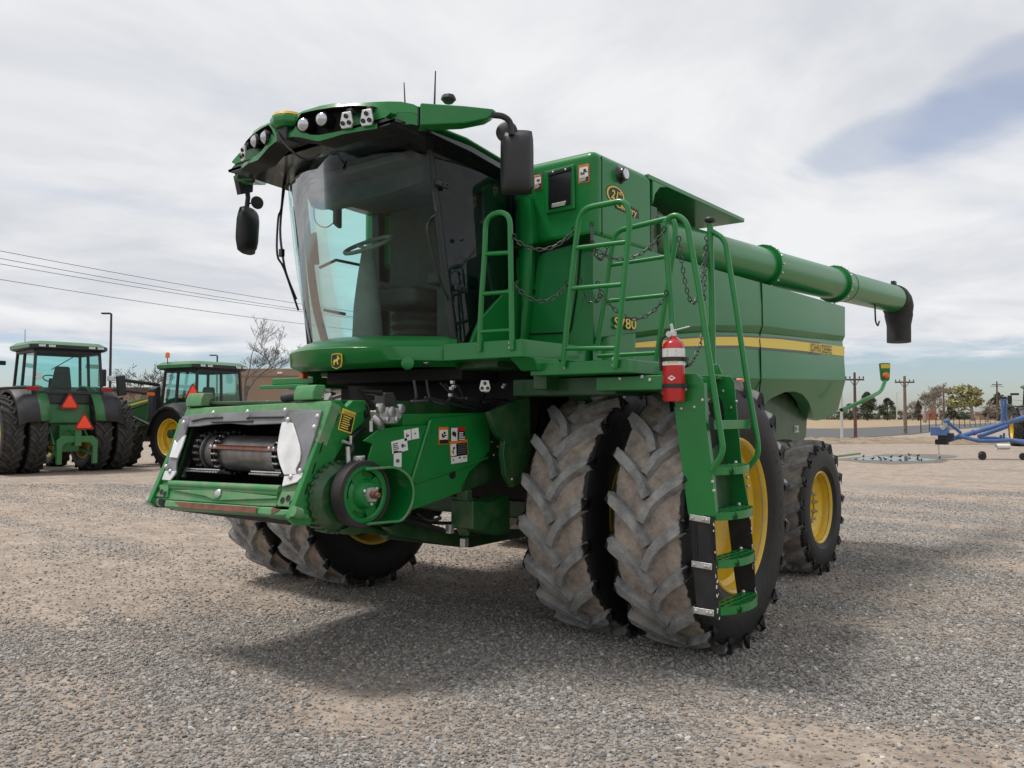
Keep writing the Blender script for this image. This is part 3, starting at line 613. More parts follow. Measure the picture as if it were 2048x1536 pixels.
for k in range(8):
    mb = MB(); p = T(890 + rnd.random() * 150, 762 + rnd.random() * 45, 1.03); mb.box(p.x - .012, p.x + .012, p.y - .015, p.y + .015, p.z - .012, p.z + .012); mb.build('cable_connector', 'zinc', HV, bevel=.004)
def lamp_bracket(c, right, up, w, h, parent, name='led_lamp'):
    """silver plate with three round emitters, wider at its foot"""
    c = Vector(c); r = Vector(right).normalized(); u = Vector(up); u = (u - r * u.dot(r)).normalized(); n = r.cross(u)
    pts = [c + r * (w * x) + u * (h * y) for x, y in ((-.34, .5), (.34, .5), (.5, -.22), (.36, -.5), (-.36, -.5), (-.5, -.22))]
    mb = MB(); mb.prism(pts, n * .02); o = mb.build(name, 'zinc', parent, bevel=.004)
    for x, y in ((0, .22), (-.24, -.2), (.24, -.2)):
        e = MB(); e.lathe([(.001, .005), (w * .10, .005), (w * .13, .012), (w * .15, .008), (w * .15, 0)], c + r * (w * x) + u * (h * y) + n * .021, n, 14); e.build('emitter', 'black_gloss', o)
    return o
lamp_bracket(T(970, 772, 1.12), (.75, .6, 0), (0, 0, 1), .085, .085, HV)

# ---------------------------------------------------------------- FEEDER HOUSE
FA = Vector((0, -2.668, 1.074)); FB = Vector((0, -2.411, 1.80)); FD = (FB - FA).normalized(); FN = Vector((0, -FD.z, FD.y))
def FP(x, y, off=0.): u, v = z5(x, y); return PL(u, v, FA + FN * off, FN)
FH = MB()
# outer channel: floor, roof, side walls
for sd in (-1, 1):
    x0 = sd * .74; pts = [Vector((x0, -2.60, 1.10)), Vector((x0, -2.36, 1.80)), Vector((x0, -.5, 1.80)), Vector((x0, -.3, 1.35))]; FH.prism(pts, (sd * .03, 0, 0))
FH.prism([Vector((-.77, -2.36, 1.80)), Vector((.77, -2.36, 1.80)), Vector((.77, -.5, 1.80)), Vector((-.77, -.5, 1.80))], (0, 0, .02))
FH.prism([Vector((-.77, -2.60, 1.08)), Vector((.77, -2.60, 1.08)), Vector((.77, -.3, 1.33)), Vector((-.77, -.3, 1.33))], (0, 0, -.04))
fh = FH.build('feeder_house', 'green_dark', HV, bevel=.006)
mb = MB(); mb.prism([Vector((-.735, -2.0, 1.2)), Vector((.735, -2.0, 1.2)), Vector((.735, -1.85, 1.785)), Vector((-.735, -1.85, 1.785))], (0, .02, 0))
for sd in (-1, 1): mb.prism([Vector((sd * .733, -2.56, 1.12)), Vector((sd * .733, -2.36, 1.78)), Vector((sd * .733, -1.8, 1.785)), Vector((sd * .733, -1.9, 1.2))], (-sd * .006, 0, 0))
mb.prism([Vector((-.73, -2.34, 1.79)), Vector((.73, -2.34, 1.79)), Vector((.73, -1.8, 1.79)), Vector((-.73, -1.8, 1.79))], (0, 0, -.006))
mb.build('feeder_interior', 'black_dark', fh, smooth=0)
mb = MB(); mb.prism([Vector((-.73, -2.60, 1.13)), Vector((.73, -2.60, 1.13)), Vector((.73, -1.9, 1.20)), Vector((-.73, -1.9, 1.20))], (0, 0, .006)); mb.build('feeder_floor', 'drum', fh, smooth=0)
# mouth frame: top rail, two uprights, front lip
def fpl(name, pts, off, th, m, parent=fh, bevel=.006):
    mb = MB(); mb.prism([FP(x, y, off) for x, y in pts], FN * -th); return mb.build(name, m, parent, bevel=bevel)
fpl('top_rail', ((375, 285), (1850, 208), (1855, 300), (1760, 345), (430, 385), (330, 400), (355, 340)), 0, .10, 'green_worn', bevel=.012)
fpl('frame_upright', ((1852, 212), (1855, 260), (1500, 1250), (1290, 1280), (1340, 1100), (1510, 1045), (1700, 520), (1750, 340)), .006, .08, 'green_worn')
fpl('frame_upright', ((330, 395), (290, 500), (120, 1030), (200, 1035), (205, 1110), (165, 1230), (40, 1200), (95, 1010), (300, 400)), .006, .08, 'green_worn')
# near and far side plates of the mouth
XN = .842
q = [T(*z5(x, y), XN) for x, y in ((1855, 212), (1960, 208), (2010, 275), (2080, 208), (2240, 215), (2265, 275), (2190, 330), (2200, 420), (2020, 600), (1900, 800), (1850, 900), (1745, 1260), (1700, 1440), (1640, 1490), (1500, 1490), (1430, 1420), (1500, 1240), (1845, 290))]
mb = MB(); mb.prism(q, (-.05, 0, 0)); mb.build('side_plate', 'green', fh, bevel=.006)
mb = MB(); mb.prism([Vector((-XN, p.y, p.z)) for p in q], (.05, 0, 0)); mb.build('side_plate', 'green', fh, bevel=.006)
for (x, y) in ((1920, 370), (1755, 690), (1680, 905), (1605, 1115)):
    u, v = z5(x, y); p = T(u, v, XN + .002); mb = MB(); mb.obox(p, (.002, 0, 0), (0, -.006, -.003), (0, .012, .033)); mb.build('slot', 'black_dark', fh, smooth=0)
# liners
fpl('mouth_liner', ((330, 372), (460, 350), (1500, 298), (1757, 310), (1742, 385), (1560, 400), (1350, 445), (1000, 458), (800, 440), (640, 452), (500, 472), (390, 478), (395, 400)), .016, .014, 'liner', bevel=.004)
fpl('mouth_liner', ((405, 385), (330, 372), (290, 500), (120, 1030), (195, 1035), (262, 960), (268, 850), (330, 655), (372, 490)), .02, .014, 'liner', bevel=.004)
fpl('mouth_liner', ((1350, 420), (1335, 560), (1305, 720), (1325, 850), (1372, 975), (1345, 1095), (1510, 1045), (1562, 960), (1705, 500), (1757, 312), (1600, 322), (1480, 330), (1370, 350)), .02, .014, 'liner', bevel=.004)
# bright worn sheet where the crop wipes the liner
rows = []
outl = (((1345, 430), (1450, 440)), ((1330, 520), (1380, 640)), ((1310, 640), (1450, 640)), ((1300, 720), (1530, 660)), ((1308, 780), (1535, 740)), ((1325, 850), (1528, 835)), ((1345, 910), (1440, 880)), ((1370, 968), (1490, 965)))
worn = ((1348, 432), (1328, 520), (1310, 620), (1298, 715), (1308, 790), (1330, 870), (1368, 968), (1494, 966), (1488, 915), (1508, 870), (1530, 825), (1538, 745), (1528, 670), (1505, 590), (1480, 510), (1458, 440), (1400, 425))
fpl('worn_sheet', worn, .034, .012, 'liner_worn', bevel=.004)
fpl('worn_sheet', ((1372, 985), (1500, 965), (1560, 945), (1545, 1000), (1500, 1045), (1350, 1090)), .034, .012, 'liner_worn', bevel=.004)
fpl('worn_sheet', ((330, 580), (365, 560), (325, 680), (275, 800), (195, 790), (250, 610), (270, 650)), .034, .012, 'liner_worn', bevel=.004)
fpl('worn_sheet', ((150, 930), (265, 930), (250, 965), (200, 1030), (118, 1020)), .034, .012, 'liner_worn', bevel=.004)
rib = MB()
for a, b2 in (((425, 420), (560, 390)), ((560, 390), (740, 382)), ((630, 432), (1050, 420)), ((990, 398), (1010, 382)), ((1010, 382), (1370, 378))): rib.tube([FP(*a, .024), FP(*b2, .024)], .006, 6)
rib.build('liner_rib', 'black_plastic', fh)
bt = MB(); bolt_heads(bt, [FP(x, y, .036) for x, y in ((650, 335), (1000, 325), (1385, 308), (1715, 372), (1412, 405), (1680, 482), (345, 435), (165, 885), (205, 935), (1535, 930), (1440, 992))], FN, .017, .012); bt.build('liner_bolts', 'zinc', fh)['kind'] = 'stuff'
# lower lip
lipd = MB(); a, b2 = FP(210, 1062, .01), FP(1342, 1118, .01); lipd.tube([a, b2], .026, 14); a, b2 = FP(210, 1092, .0), FP(1330, 1160, .0); lipd.tube([a, b2], .022, 14); lipd.build('lip_roll', 'green_worn', fh)
fpl('lip_plate', ((205, 1100), (1310, 1185), (1290, 1295), (1110, 1290), (150, 1222), (170, 1180)), .004, .05, 'green_worn')
fpl('lip_cover', ((215, 1125), (610, 1120), (800, 1140), (1300, 1190), (1290, 1215), (720, 1232), (640, 1222), (560, 1190)), .020, .016, 'green_worn', bevel=.005)
fpl('front_sill', ((150, 1225), (1115, 1292), (1088, 1372), (138, 1302)), .045, .10, 'green_worn', bevel=.014)
fpl('sill_rust', ((250, 1245), (1095, 1303), (1080, 1362), (330, 1308)), .049, .004, 'rust', bevel=0)
fpl('sill_end', ((1112, 1292), (1235, 1298), (1300, 1320), (1470, 1322), (1500, 1350), (1470, 1392), (1220, 1392), (1090, 1374)), .05, .12, 'green_worn', bevel=.014)
fpl('sill_rust', ((1245, 1310), (1330, 1322), (1300, 1345), (1235, 1375)), .054, .004, 'rust', bevel=0)
bt = MB(); bolt_heads(bt, [FP(700, 1168, .022)], FN, .036, .022); bt.build('centre_bolt', 'steel', fh)
for c, pts in ((((1357, 1232), (1415, 1210), (1450, 1262)), ((1345, 1145), (1492, 1140), (1475, 1300), (1302, 1290), (1330, 1200))), (((85, 1122), (118, 1145), (152, 1165)), ((62, 1068), (190, 1072), (172, 1198), (42, 1192)))):
    o = fpl('corner_plate', pts, .024, .02, 'green_worn', bevel=.004)
    for x, y in c: mb = MB(); mb.lathe([(.016, .0), (.017, .003), (.021, .003), (.022, 0)], FP(x, y, .025), FN, 18); mb.lathe([(.001, .0008), (.0165, .0008)], FP(x, y, .025), FN, 18, 1); mb.build('pin_hole', ['green_dark', 'black_dark'], o)
mb = MB(); mb.cyl(FP(130, 1245, -.02), FP(0, 1235, -.02), .038, 16); mb.build('lock_pin', 'steel', fh)
mb = MB(); p = FP(1475, 1348, .06); mb.cyl(p + FN * -.05 , p + FN * .01, .034, 16); mb.build('lock_pin', 'green_worn', fh)
mb = MB(); mb.box(-.70, .70, -2.62, -2.2, 1.02, 1.075); mb.build('belly_plate', 'black_steel', fh, bevel=.01)
# header hooks on the top rail
for x0, x1, y in ((430, 590, 235), (1535, 1735, 165)):
    a, b2 = FP(x0, y, -.03), FP(x1, y - 8, -.03); mb = MB()
    prof = [(-.055, 0), (-.055, .05), (-.03, .10), (.05, .10), (.06, .06), (.03, .05), (.02, .03), (.04, .0)]
    for k in range(1): pass
    vs = []; n = len(prof)
    for p in (a, b2): vs += [p + Vector((0, y_, z_ - .03)) for y_, z_ in prof]
    mb.add(vs, [tuple(range(n)), tuple(range(2 * n - 1, n - 1, -1))] + [(i, i + n, (i + 1) % n + n, (i + 1) % n) for i in range(n)]); mb.build('hook', 'green_worn', fh, bevel=.008, recalc=True)
mb = MB(); a, b2 = T(*z5(1365, 185), .3), T(*z5(1535, 160), .45); mb.tube([a, b2], .03, 12); mb.build('handle', 'black_plastic', fh)
# drum, conveyor chains and slat
dc = FP(900, 745, -.20); RD = .130; DX = .64
dr = MB(); dr.lathe([(.001, -DX), (RD, -DX), (RD, DX), (.001, DX)], (0, dc.y, dc.z), n=40); dr.lathe([(RD + .012, -.55), (RD + .02, -.55), (RD + .02, -.53), (RD + .012, -.53)], (0, dc.y, dc.z), n=40)
drum = dr.build('feed_drum', 'drum', fh)
def chain_run(x, r, name='conveyor_chain'):
    mb = MB(); n = 20
    for k in range(n):
        a0, a1 = 2 * math.pi * (k + .1) / n, 2 * math.pi * (k + .9) / n
        for dx in (-.018, .018):
            p0 = Vector((x + dx, dc.y + r * math.cos(a0), dc.z + r * math.sin(a0))); p1 = Vector((x + dx, dc.y + r * math.cos(a1), dc.z + r * math.sin(a1))); mb.bar(p0, p1, .007, .03, up=((p0 + p1) / 2 - Vector((x + dx, dc.y, dc.z))))
        p = Vector((x, dc.y + r * math.cos(a0), dc.z + r * math.sin(a0))); mb.cyl(p - Vector((.028, 0, 0)), p + Vector((.028, 0, 0)), .011, 8, 1)
    return mb.build(name, ['black_steel', 'steel'], fh)
for x in (-.60, -.36, .36): chain_run(x, RD + .022)
ang = math.atan2(.4, -1.); c = Vector((0, dc.y, dc.z)) + Vector((0, -math.cos(.28), math.sin(.28))) * (RD + .045)
mb = MB(); up = (c - dc).normalized(); mb.obox((0, c.y, c.z), (.40, 0, 0), Vector((0, up.z, -up.y)) * .028, up * .006); mb.obox((0, c.y + up.z * .028, c.z - up.y * .028), (.40, 0, 0), Vector((0, up.z, -up.y)) * .005, up * .018); mb.obox((0, c.y - up.z * .028, c.z + up.y * .028), (.40, 0, 0), Vector((0, up.z, -up.y)) * .005, up * .018)
mb.build('conveyor_slat', 'rust', fh, bevel=.004)
bt = MB(); bolt_heads(bt, [Vector((x, c.y, c.z)) + up * .008 for x in (-.37, -.32, .32, .37)], up, .016, .014); bt.build('slat_bolts', 'steel', fh)['kind'] = 'stuff'
for x0, x1, y in ((430, 770, 925), (1090, 1400, 955)):
    a, b2 = FP(x0, y, -.10), FP(x1, y + 15, -.10); mb = MB(); mb.bar(a, b2, .10, .010, up=(0, .35, 1)); n = 12
    for k in range(n): p = a.lerp(b2, (k + .5) / n); mb.obox(p + Vector((0, -.055, 0)), (.012, 0, 0), (0, .010, 0), (0, 0, .005))
    mb.build('conveyor_slat', 'steel', fh, bevel=.002)
mb = MB(); a, b2 = FP(345, 1015, -.06), FP(415, 810, -.10); mb.cyl(a, a.lerp(b2, .5), .03, 14); mb.cyl(a.lerp(b2, .5), b2, .008, 10); mb.build('feeder_strut', 'black_steel', fh)

# ---------------------------------------------------------------- feeder drive: pulley, belt, shields (left side)
mb = MB(); c0 = T(728, 988, 1.0); PC = Vector((.0, c0.y, c0.z)); PR = .190
mb.lathe([(.03, .06), (.075, .06), (.085, .03), (.10, .0), (.125, -.01)], PC + Vector((1.0, 0, 0)), n=28)
mb.lathe([(PR - .040, .008), (PR - .03, .018), (PR - .004, .018), (PR - .004, -.04), (PR - .040, -.04)], PC + Vector((1.0, 0, 0)), n=48)
for k in range(4):
    a = math.pi / 2 * k + .5; d = Vector((0, math.cos(a), math.sin(a))); e_ = Vector((0, -d.z, d.y)); mb.obox(PC + Vector((.99, 0, 0)) + d * (PR * .66), (.012, 0, 0), d * (PR * .26), e_ * .045)
mb.lathe([(.001, -.02), (PR - .04, -.02)], PC + Vector((1.0, 0, 0)), n=40)
pulley = mb.build('drive_pulley', 'green', HV, bevel=.003)
mb = MB(); mb.lathe([(PR - .004, .022), (PR + .024, .018), (PR + .028, .010), (PR + .028, -.07), (PR - .004, -.07)], PC + Vector((1.0, 0, 0)), n=48); mb.build('drive_belt', 'rubber', pulley)
mb = MB(); mb.cyl(PC + Vector((1.0, 0, 0)), PC + Vector((1.115, 0, 0)), .026, 14); mb.cyl(PC + Vector((1.1, 0, 0)), PC + Vector((1.14, 0, 0)), .016, 12); mb.build('shaft', 'rust', pulley)
mb = MB(); mb.lathe([(.001, .085), (.05, .085), (.052, .06)], PC + Vector((1.0, 0, 0)), n=6); bolt_heads(mb, [PC + Vector((1.065, .06 * math.cos(a), .06 * math.sin(a))) for a in (.6, 2.7, 4.8)], (1, 0, 0), .013, .012); mb.build('shaft_nut', 'zinc', pulley)
mb = MB(); gc = PC + Vector((.86, -.10, -.02)); mb.lathe([(.001, .05), (.17, .05), (.2, .02), (.225, 0), (.225, -.10), (.001, -.10)], gc, n=44)
for k in range(28):
    a = 2 * math.pi * k / 28; d = Vector((0, math.cos(a), math.sin(a))); mb.obox(gc + d * .227 + Vector((-.04, 0, 0)), (.055, 0, 0), d * .010, Vector((0, -d.z, d.y)) * .012)
mb.build('gear_case', 'green_dark', HV, bevel=.003)
# front shield: sheet with a swept lower cup round the pulley
XS = .97
q = [T(*z4(x, y), XS) for x, y in ((172, 738), (290, 652), (400, 635), (655, 622), (668, 590), (640, 690), (515, 1035), (480, 975), (385, 930), (190, 945), (212, 850), (240, 760))]
mb = MB(); mb.prism(q, (-.012, 0, 0)); sh = mb.build('drive_shield', 'green', HV, bevel=.01)
cup = [T(*z4(x, y), 1.04) for x, y in ((190, 945), (300, 936), (385, 932), (450, 955), (500, 1000), (527, 1060), (533, 1130), (520, 1200), (490, 1265), (440, 1320), (360, 1330), (200, 1345))]
cup = catmull(cup, 3); mb = MB(); mb.grid([[Vector((.72, p.y, p.z)) for p in cup], [Vector((.80, p.y, p.z)) for p in cup], [Vector((1.035, p.y, p.z)) for p in cup], [Vector((1.05, p.y + .004, p.z)) for p in cup]])
mb.build('shield_cup', 'green', sh, solid=.008)
mb = MB(); mb.tube([Vector((1.045, p.y, p.z)) for p in cup], .009, 8); mb.build('cup_edge', 'green_worn', sh)
# long side shield with its pressed crease
q = [T(*z4(x, y), XS) for x, y in ((672, 575), (1095, 535), (1098, 810), (1020, 900), (950, 965), (900, 1060), (888, 1112), (530, 1245), (530, 1050), (640, 720))]
mb = MB(); mb.prism(q, (-.012, 0, 0)); ss = mb.build('side_shield', 'green', HV, bevel=.01)
mb = MB(); mb.tube([T(*z4(660, 590), XS + .012), T(*z4(522, 1040), XS + .012)], .013, 10); mb.tube([T(*z4(540, 1050), XS + .001), T(*z4(800, 965), XS + .001), T(*z4(1080, 860), XS + .001)], .010, 10); mb.build('crease', 'green', ss)
q = [T(*z4(x, y), XS - .05) for x, y in ((1095, 535), (1110, 560), (1160, 700), (1205, 745), (1200, 840), (1222, 992), (888, 1115), (920, 1010), (1020, 880), (1095, 800))]
mb = MB(); mb.prism(q, (-.012, 0, 0)); mb.build('side_shield', 'green_dark', HV, bevel=.006)
mb = MB(); mb.prism([T(*z4(460, 545), XS - .01), T(*z4(1095, 530), XS - .01), T(*z4(1095, 560), XS - .02), T(*z4(660, 580), XS - .02), T(*z4(655, 625), XS - .02), T(*z4(460, 630), XS - .02)], (-.2, 0, .0)); mb.build('shield_top', 'green', HV, bevel=.004)
mb = MB(); p = T(*z4(823, 985), XS + .004); mb.lathe([(.001, .0), (.022, .0), (.024, .006), (.030, .006), (.032, -.003)], p, (1, 0, 0), 20); mb.build('inspection_hole', 'black_dark', ss)
bt = MB(); bolt_heads(bt, [T(*z4(x, y), XS - .035) for x, y in ((1110, 745), (1125, 842), (1155, 780))] + [T(*z4(x, y), 1.205) for x, y in ((1258, 1018),)], (1, 0, 0), .011, .008); bt.build('shield_bolts', 'zinc', HV)['kind'] = 'stuff'
# tension springs and hoses in front of the shield
mb = MB(); p0, p1 = T(*z4(130, 915), .93), T(*z4(140, 850), .93); n = 60
mb.tube([p0.lerp(p1, i / n) + Vector((math.cos(i * .75) * .035, math.sin(i * .75) * .035, 0)) for i in range(n + 1)], .008, 6); mb.build('tension_spring', 'steel', HV)
mb = MB(); mb.tube([T(*z4(62, 905), .9), T(*z4(58, 780), .9)], .016, 10); mb.tube([T(*z4(20, 740), .9), T(*z4(75, 760), .9), T(*z4(78, 700), .9)], .012, 8); mb.build('hose_coupling', 'zinc', HV)
mb = MB(); mb.tube(catmull([T(*z4(40, 850), .88), T(*z4(90, 800), .9), T(*z4(85, 720), .88), T(*z4(180, 640), .8)], 6), .014, 8); mb.tube(catmull([T(*z4(160, 560), .8), T(*z4(200, 470), .85), T(*z4(215, 540), .85), T(*z4(170, 560), .8)], 6), .012, 8); mb.build('hydraulic_hose', 'black_plastic', HV)
mb = MB(); q = [T(*z4(x, y), .9) for x, y in ((20, 1385), (110, 1345), (175, 1370), (170, 1410), (120, 1428), (60, 1425))]; mb.prism(q, (-.12, 0, 0)); mb.build('lower_bracket', 'green_dark', HV, bevel=.006)
# hydraulic multi-coupler: zinc block, black boxes, lever
mc = MB(); q = [T(*z4(x, y), 1.0) for x, y in ((290, 520), (345, 490), (440, 500), (455, 560), (420, 610), (340, 612), (300, 570))]; mc.prism(q, (-.10, 0, 0)); coup = mc.build('multi_coupler', 'zinc', HV, bevel=.006)
mb = MB(); q = [T(*z4(x, y), .99) for x, y in ((330, 385), (395, 385), (415, 430), (410, 480), (320, 475))]; mb.prism(q, (-.10, 0, 0)); mb.build('coupler_cover', 'black_plastic', coup, bevel=.008)
mb = MB(); mb.tube([T(*z4(250, 500), 1.0), T(*z4(155, 380), 1.02), T(*z4(300, 390), .98)], .020, 10); mb.build('lever', 'black_steel', coup)
mb = MB()
for x, y, r in ((378, 525, .036), (345, 582, .02), (412, 580, .02), (300, 498, .034), (448, 502, .032)): mb.lathe([(.001, .012), (r * .7, .012), (r, .008), (r, -.02)], T(*z4(x, y), 1.006), (1, 0, 0), 18)
mb.tube(catmull([T(*z4(240, 560), .98), T(*z4(280, 600), 1.0), T(*z4(300, 640), .97)], 5), .026, 10); mb.cyl(T(*z4(228, 590), .98), T(*z4(228, 670), .98), .013, 8); mb.build('coupling', 'steel', coup)
# ================================================================== CAB
def cab_pt(a, h):
    """front glass: a = -1..1 across, h = 0..1 up"""
    tw = .835 + (.82 - .835) * h; se = -1.22 + (-1.50 + 1.22) * h; bz = 2.28 + (3.80 - 2.28) * h; bl = .36 + .0 * h
    return Vector((tw * a, se - bl * (1 - abs(a) ** 2.3) - .04 * math.sin(math.pi * h), bz))
NA, NH = 28, 12
ws = MB(); ws.grid([[cab_pt(-1 + 2 * j / NA, i / NH) for j in range(NA + 1)] for i in range(NH + 1)], flip=True)
ws.build('windscreen', 'glass', HV, smooth=180)
for h in (0., 1.): fr = MB(); fr.tube([cab_pt(-1 + 2 * j / NA, h) + Vector((0, .01, (-.02 if h == 0 else .02))) for j in range(NA + 1)], .035 if h == 0 else .028, 8); fr.build('windscreen_seal', 'black_plastic', HV)
# front pillars, rear pillars, sills
DL = [T(858, 305, .80), T(876, 430, .815), T(892, 560, .83), T(908, 690, .845)]
def mir(p): return Vector((-p[0], p[1], p[2]))
for sg in (0, 1):
    pl = MB(); f_ = (lambda p: p) if sg == 0 else mir
    pl.tube([f_(p) for p in catmull([DL[0] + Vector((0, 0, .06)), *DL[1:], DL[-1] + Vector((0, 0, -.06))], 5)], .028, 8); pl.build('front_pillar', 'black_plastic', HV)
for sg in (-1, 1):
    pl = MB(); pl.prism([Vector((sg * .86, -.47, 2.2)), Vector((sg * .86, -.38, 2.2)), Vector((sg * .84, -.36, 3.7)), Vector((sg * .84, -.52, 3.7))], (-sg * .10, 0, 0)); pl.build('rear_pillar', 'black_plastic', HV, bevel=.01)
# door glass (left) and side glass (right)
def side_glass(sg, name, m):
    rows = []
    for i in range(9):
        h = i / 8; r = []
        a = DL[3].lerp(DL[0], h); b2 = Vector((.87 - .03 * h, -.46, 2.24 + (3.62 - 2.24) * h))
        for j in range(9):
            q = j / 8; p = a.lerp(b2, q); p.x += .05 * math.sin(math.pi * q); r.append(Vector((sg * p.x, p.y, p.z)))
        rows.append(r)
    return MB().grid(rows, flip=(sg < 0)).build(name, m, HV, smooth=180)
dg = side_glass(1, 'door_glass', 'glass_door'); side_glass(-1, 'side_glass', 'glass')
mb = MB(); a, b2 = DL[3], Vector((.87, -.46, 2.24)); mb.tube([a + Vector((0, 0, .02)), b2], .022, 8); mb.build('door_frame', 'black_plastic', HV); mb = MB(); mb.tube([DL[0], Vector((.84, -.46, 3.62))], .03, 8); mb.build('door_frame', 'black_plastic', HV)
for (u, v) in ((884, 368), (922, 577)):
    mb = MB(); p = T(u, v, .865); mb.obox(p, (.012, 0, 0), (0, .075, -.002), (0, 0, .026)); o = mb.build('door_hinge', 'black_plastic', HV, bevel=.012); b_ = MB(); bolt_heads(b_, [p + Vector((.013, y_, 0)) for y_ in (.0, .045)], (1, 0, 0), .010, .006); b_.build('hinge_bolts', 'black_steel', o)['kind'] = 'stuff'
mb = MB(); mb.tube(catmull([T(866, 385, .86), T(872, 425, .87), T(858, 440, .88), T(856, 470, .88), T(880, 560, .88), T(897, 600, .88)], 6), .010, 8); mb.build('grab_handle', 'black_gloss', HV)
mb = MB(); p = T(922, 478, .905); mb.ball(p, .022, 12, sc=(.5, 1, .8)); mb.build('door_knob', 'black_gloss', HV)
mb = MB(); mb.tube(round_path([T(904, 575, .80), T(906, 520, .80), T(918, 514, .78), T(930, 517, .78), T(934, 580, .78)], .03), .013, 8); mb.build('inner_handle', 'black_plastic', HV)
# cab rear wall, floor, roof lining, green skirt behind the door
mb = MB(); mb.box(-.60, .78, -.50, -.45, 2.2, 3.7); mb.build('cab_rear_wall', 'interior', HV)
mb = MB(); pts = [Vector((.83, -1.24, 2.24)), Vector((.83, -.4, 2.24)), Vector((-.83, -.4, 2.24)), Vector((-.83, -1.24, 2.24))] + [cab_pt(-1 + 2 * j / 12, 0) + Vector((0, .03, -.02)) for j in range(1, 12)]
mb.prism(pts, (0, 0, -.04)); mb.build('cab_floor', 'interior', HV)
mb = MB(); mb.prism([T(960, 640, .93), T(1005, 590, .93), T(1050, 548, .93), T(1040, 690, .93), T(940, 690, .93)], (-.03, 0, 0)); mb.build('door_kick_panel', 'green', HV, bevel=.008)
mb = MB(); mb.prism([T(966, 372, .80), T(1010, 340, .80), T(1045, 335, .80), T(1050, 548, .80), T(990, 600, .80), T(975, 520, .80)], (-.03, 0, 0)); mb.build('rear_quarter_panel', 'green_dark', HV, bevel=.008)
# interior: seat, steering column, wheel, armrest screen, corner post display
st = MB(); st.box(-.26, .30, -1.10, -.55, 2.62, 2.78); st.build('seat_cushion', 'interior', HV, bevel=.06, seg=4)
st = MB(); st.prism([Vector((-.27, -.58, 2.72)), Vector((.27, -.58, 2.72)), Vector((.22, -.44, 3.35)), Vector((-.22, -.44, 3.35))], (0, .05, .0)); st.build('seat_back', 'interior', HV, bevel=.05, seg=4)
st = MB(); k = 0
for z in (2.28, 2.36, 2.44, 2.52): st.lathe([(.001, z), (.20, z), (.24, z + .04), (.20, z + .08), (.001, z + .08)], (0, -.75, 0), (0, 0, 1), 20)
st.build('seat_suspension', 'interior', HV)
st = MB(); st.box(-.36, -.28, -.95, -.6, 2.82, 2.89); st.build('armrest', 'interior_light', HV, bevel=.03, seg=3)
st = MB(); st.box(.36, .58, -1.02, -.6, 2.78, 2.88); st.box(.40, .54, -.95, -.65, 2.3, 2.78); st.build('side_console', 'interior', HV, bevel=.03, seg=3)
sc0 = T(735, 560, -.05); st = MB(); st.tube([Vector((sc0.x + .03, sc0.y - .02, 2.26)), Vector((sc0.x + .02, sc0.y - .02, 2.6)), Vector((sc0.x, sc0.y, sc0.z)), T(736, 500, -.04)], [.13, .11, .085, .05], 16); st.build('steering_column', 'interior_light', HV)
wc = T(736, 490, -.04); tl = Matrix.Rotation(R_(28), 4, 'X'); sw = MB()
ringp = [wc + tl @ Vector((.20 * math.cos(a), .20 * math.sin(a), 0)) for a in np.linspace(0, 2 * math.pi, 33)[:-1]]; sw.tube(ringp, .017, 8, closed=True)
for a in (0.3, math.pi - .3, -math.pi / 2): sw.tube([wc + Vector((0, 0, -.03)), wc + tl @ Vector((.2 * math.cos(a), .2 * math.sin(a), 0))], .014, 8)
sw.build('steering_wheel', 'interior_light', HV)
st = MB(); p = T(675, 425, -.45); st.obox(p, (.015, .012, 0), (.05, -.07, 0), (0, 0, .12)); o = st.build('monitor', 'interior', HV, bevel=.01)
st = MB(); st.tube(catmull([T(640, 385, -.5), T(650, 410, -.48), T(668, 420, -.46)], 5), .012, 8); st.tube(catmull([T(628, 390, -.55), T(630, 440, -.55), T(650, 455, -.52), T(668, 445, -.48)], 6), .005, 6); st.build('monitor_arm', 'interior', HV)
st = MB(); st.prism([T(612, 470, -.80), T(628, 465, -.80), T(634, 530, -.80), T(618, 530, -.80)], (.04, 0, 0)); st.build('corner_display', 'interior', HV, bevel=.006)
st = MB(); st.tube(catmull([T(600, 320, -.80), T(612, 450, -.82), T(630, 600, -.84), T(652, 690, -.85)], 6), [.035] * 19, 8); st.tube([T(640, 535, -.85), T(672, 520, -.86), T(720, 530, -.87)], .014, 8); st.tube([T(648, 620, -.86), T(690, 628, -.87)], .014, 8); st.build('corner_post', 'interior', HV)
# the right-hand walkway rail seen through the glass
st = MB(); st.box(-.75, .75, -1.6, -.5, 3.62, 3.68); st.build('roof_lining', 'interior', HV, bevel=.02)
st = MB(); st.prism([Vector((-.72, -1.42, 3.66)), Vector((.72, -1.42, 3.66)), Vector((.66, -1.38, 3.50)), Vector((.3, -1.46, 3.44)), Vector((-.3, -1.46, 3.44)), Vector((-.66, -1.38, 3.50))], (0, .12, 0)); st.build('sun_blind', 'interior', HV, bevel=.02)
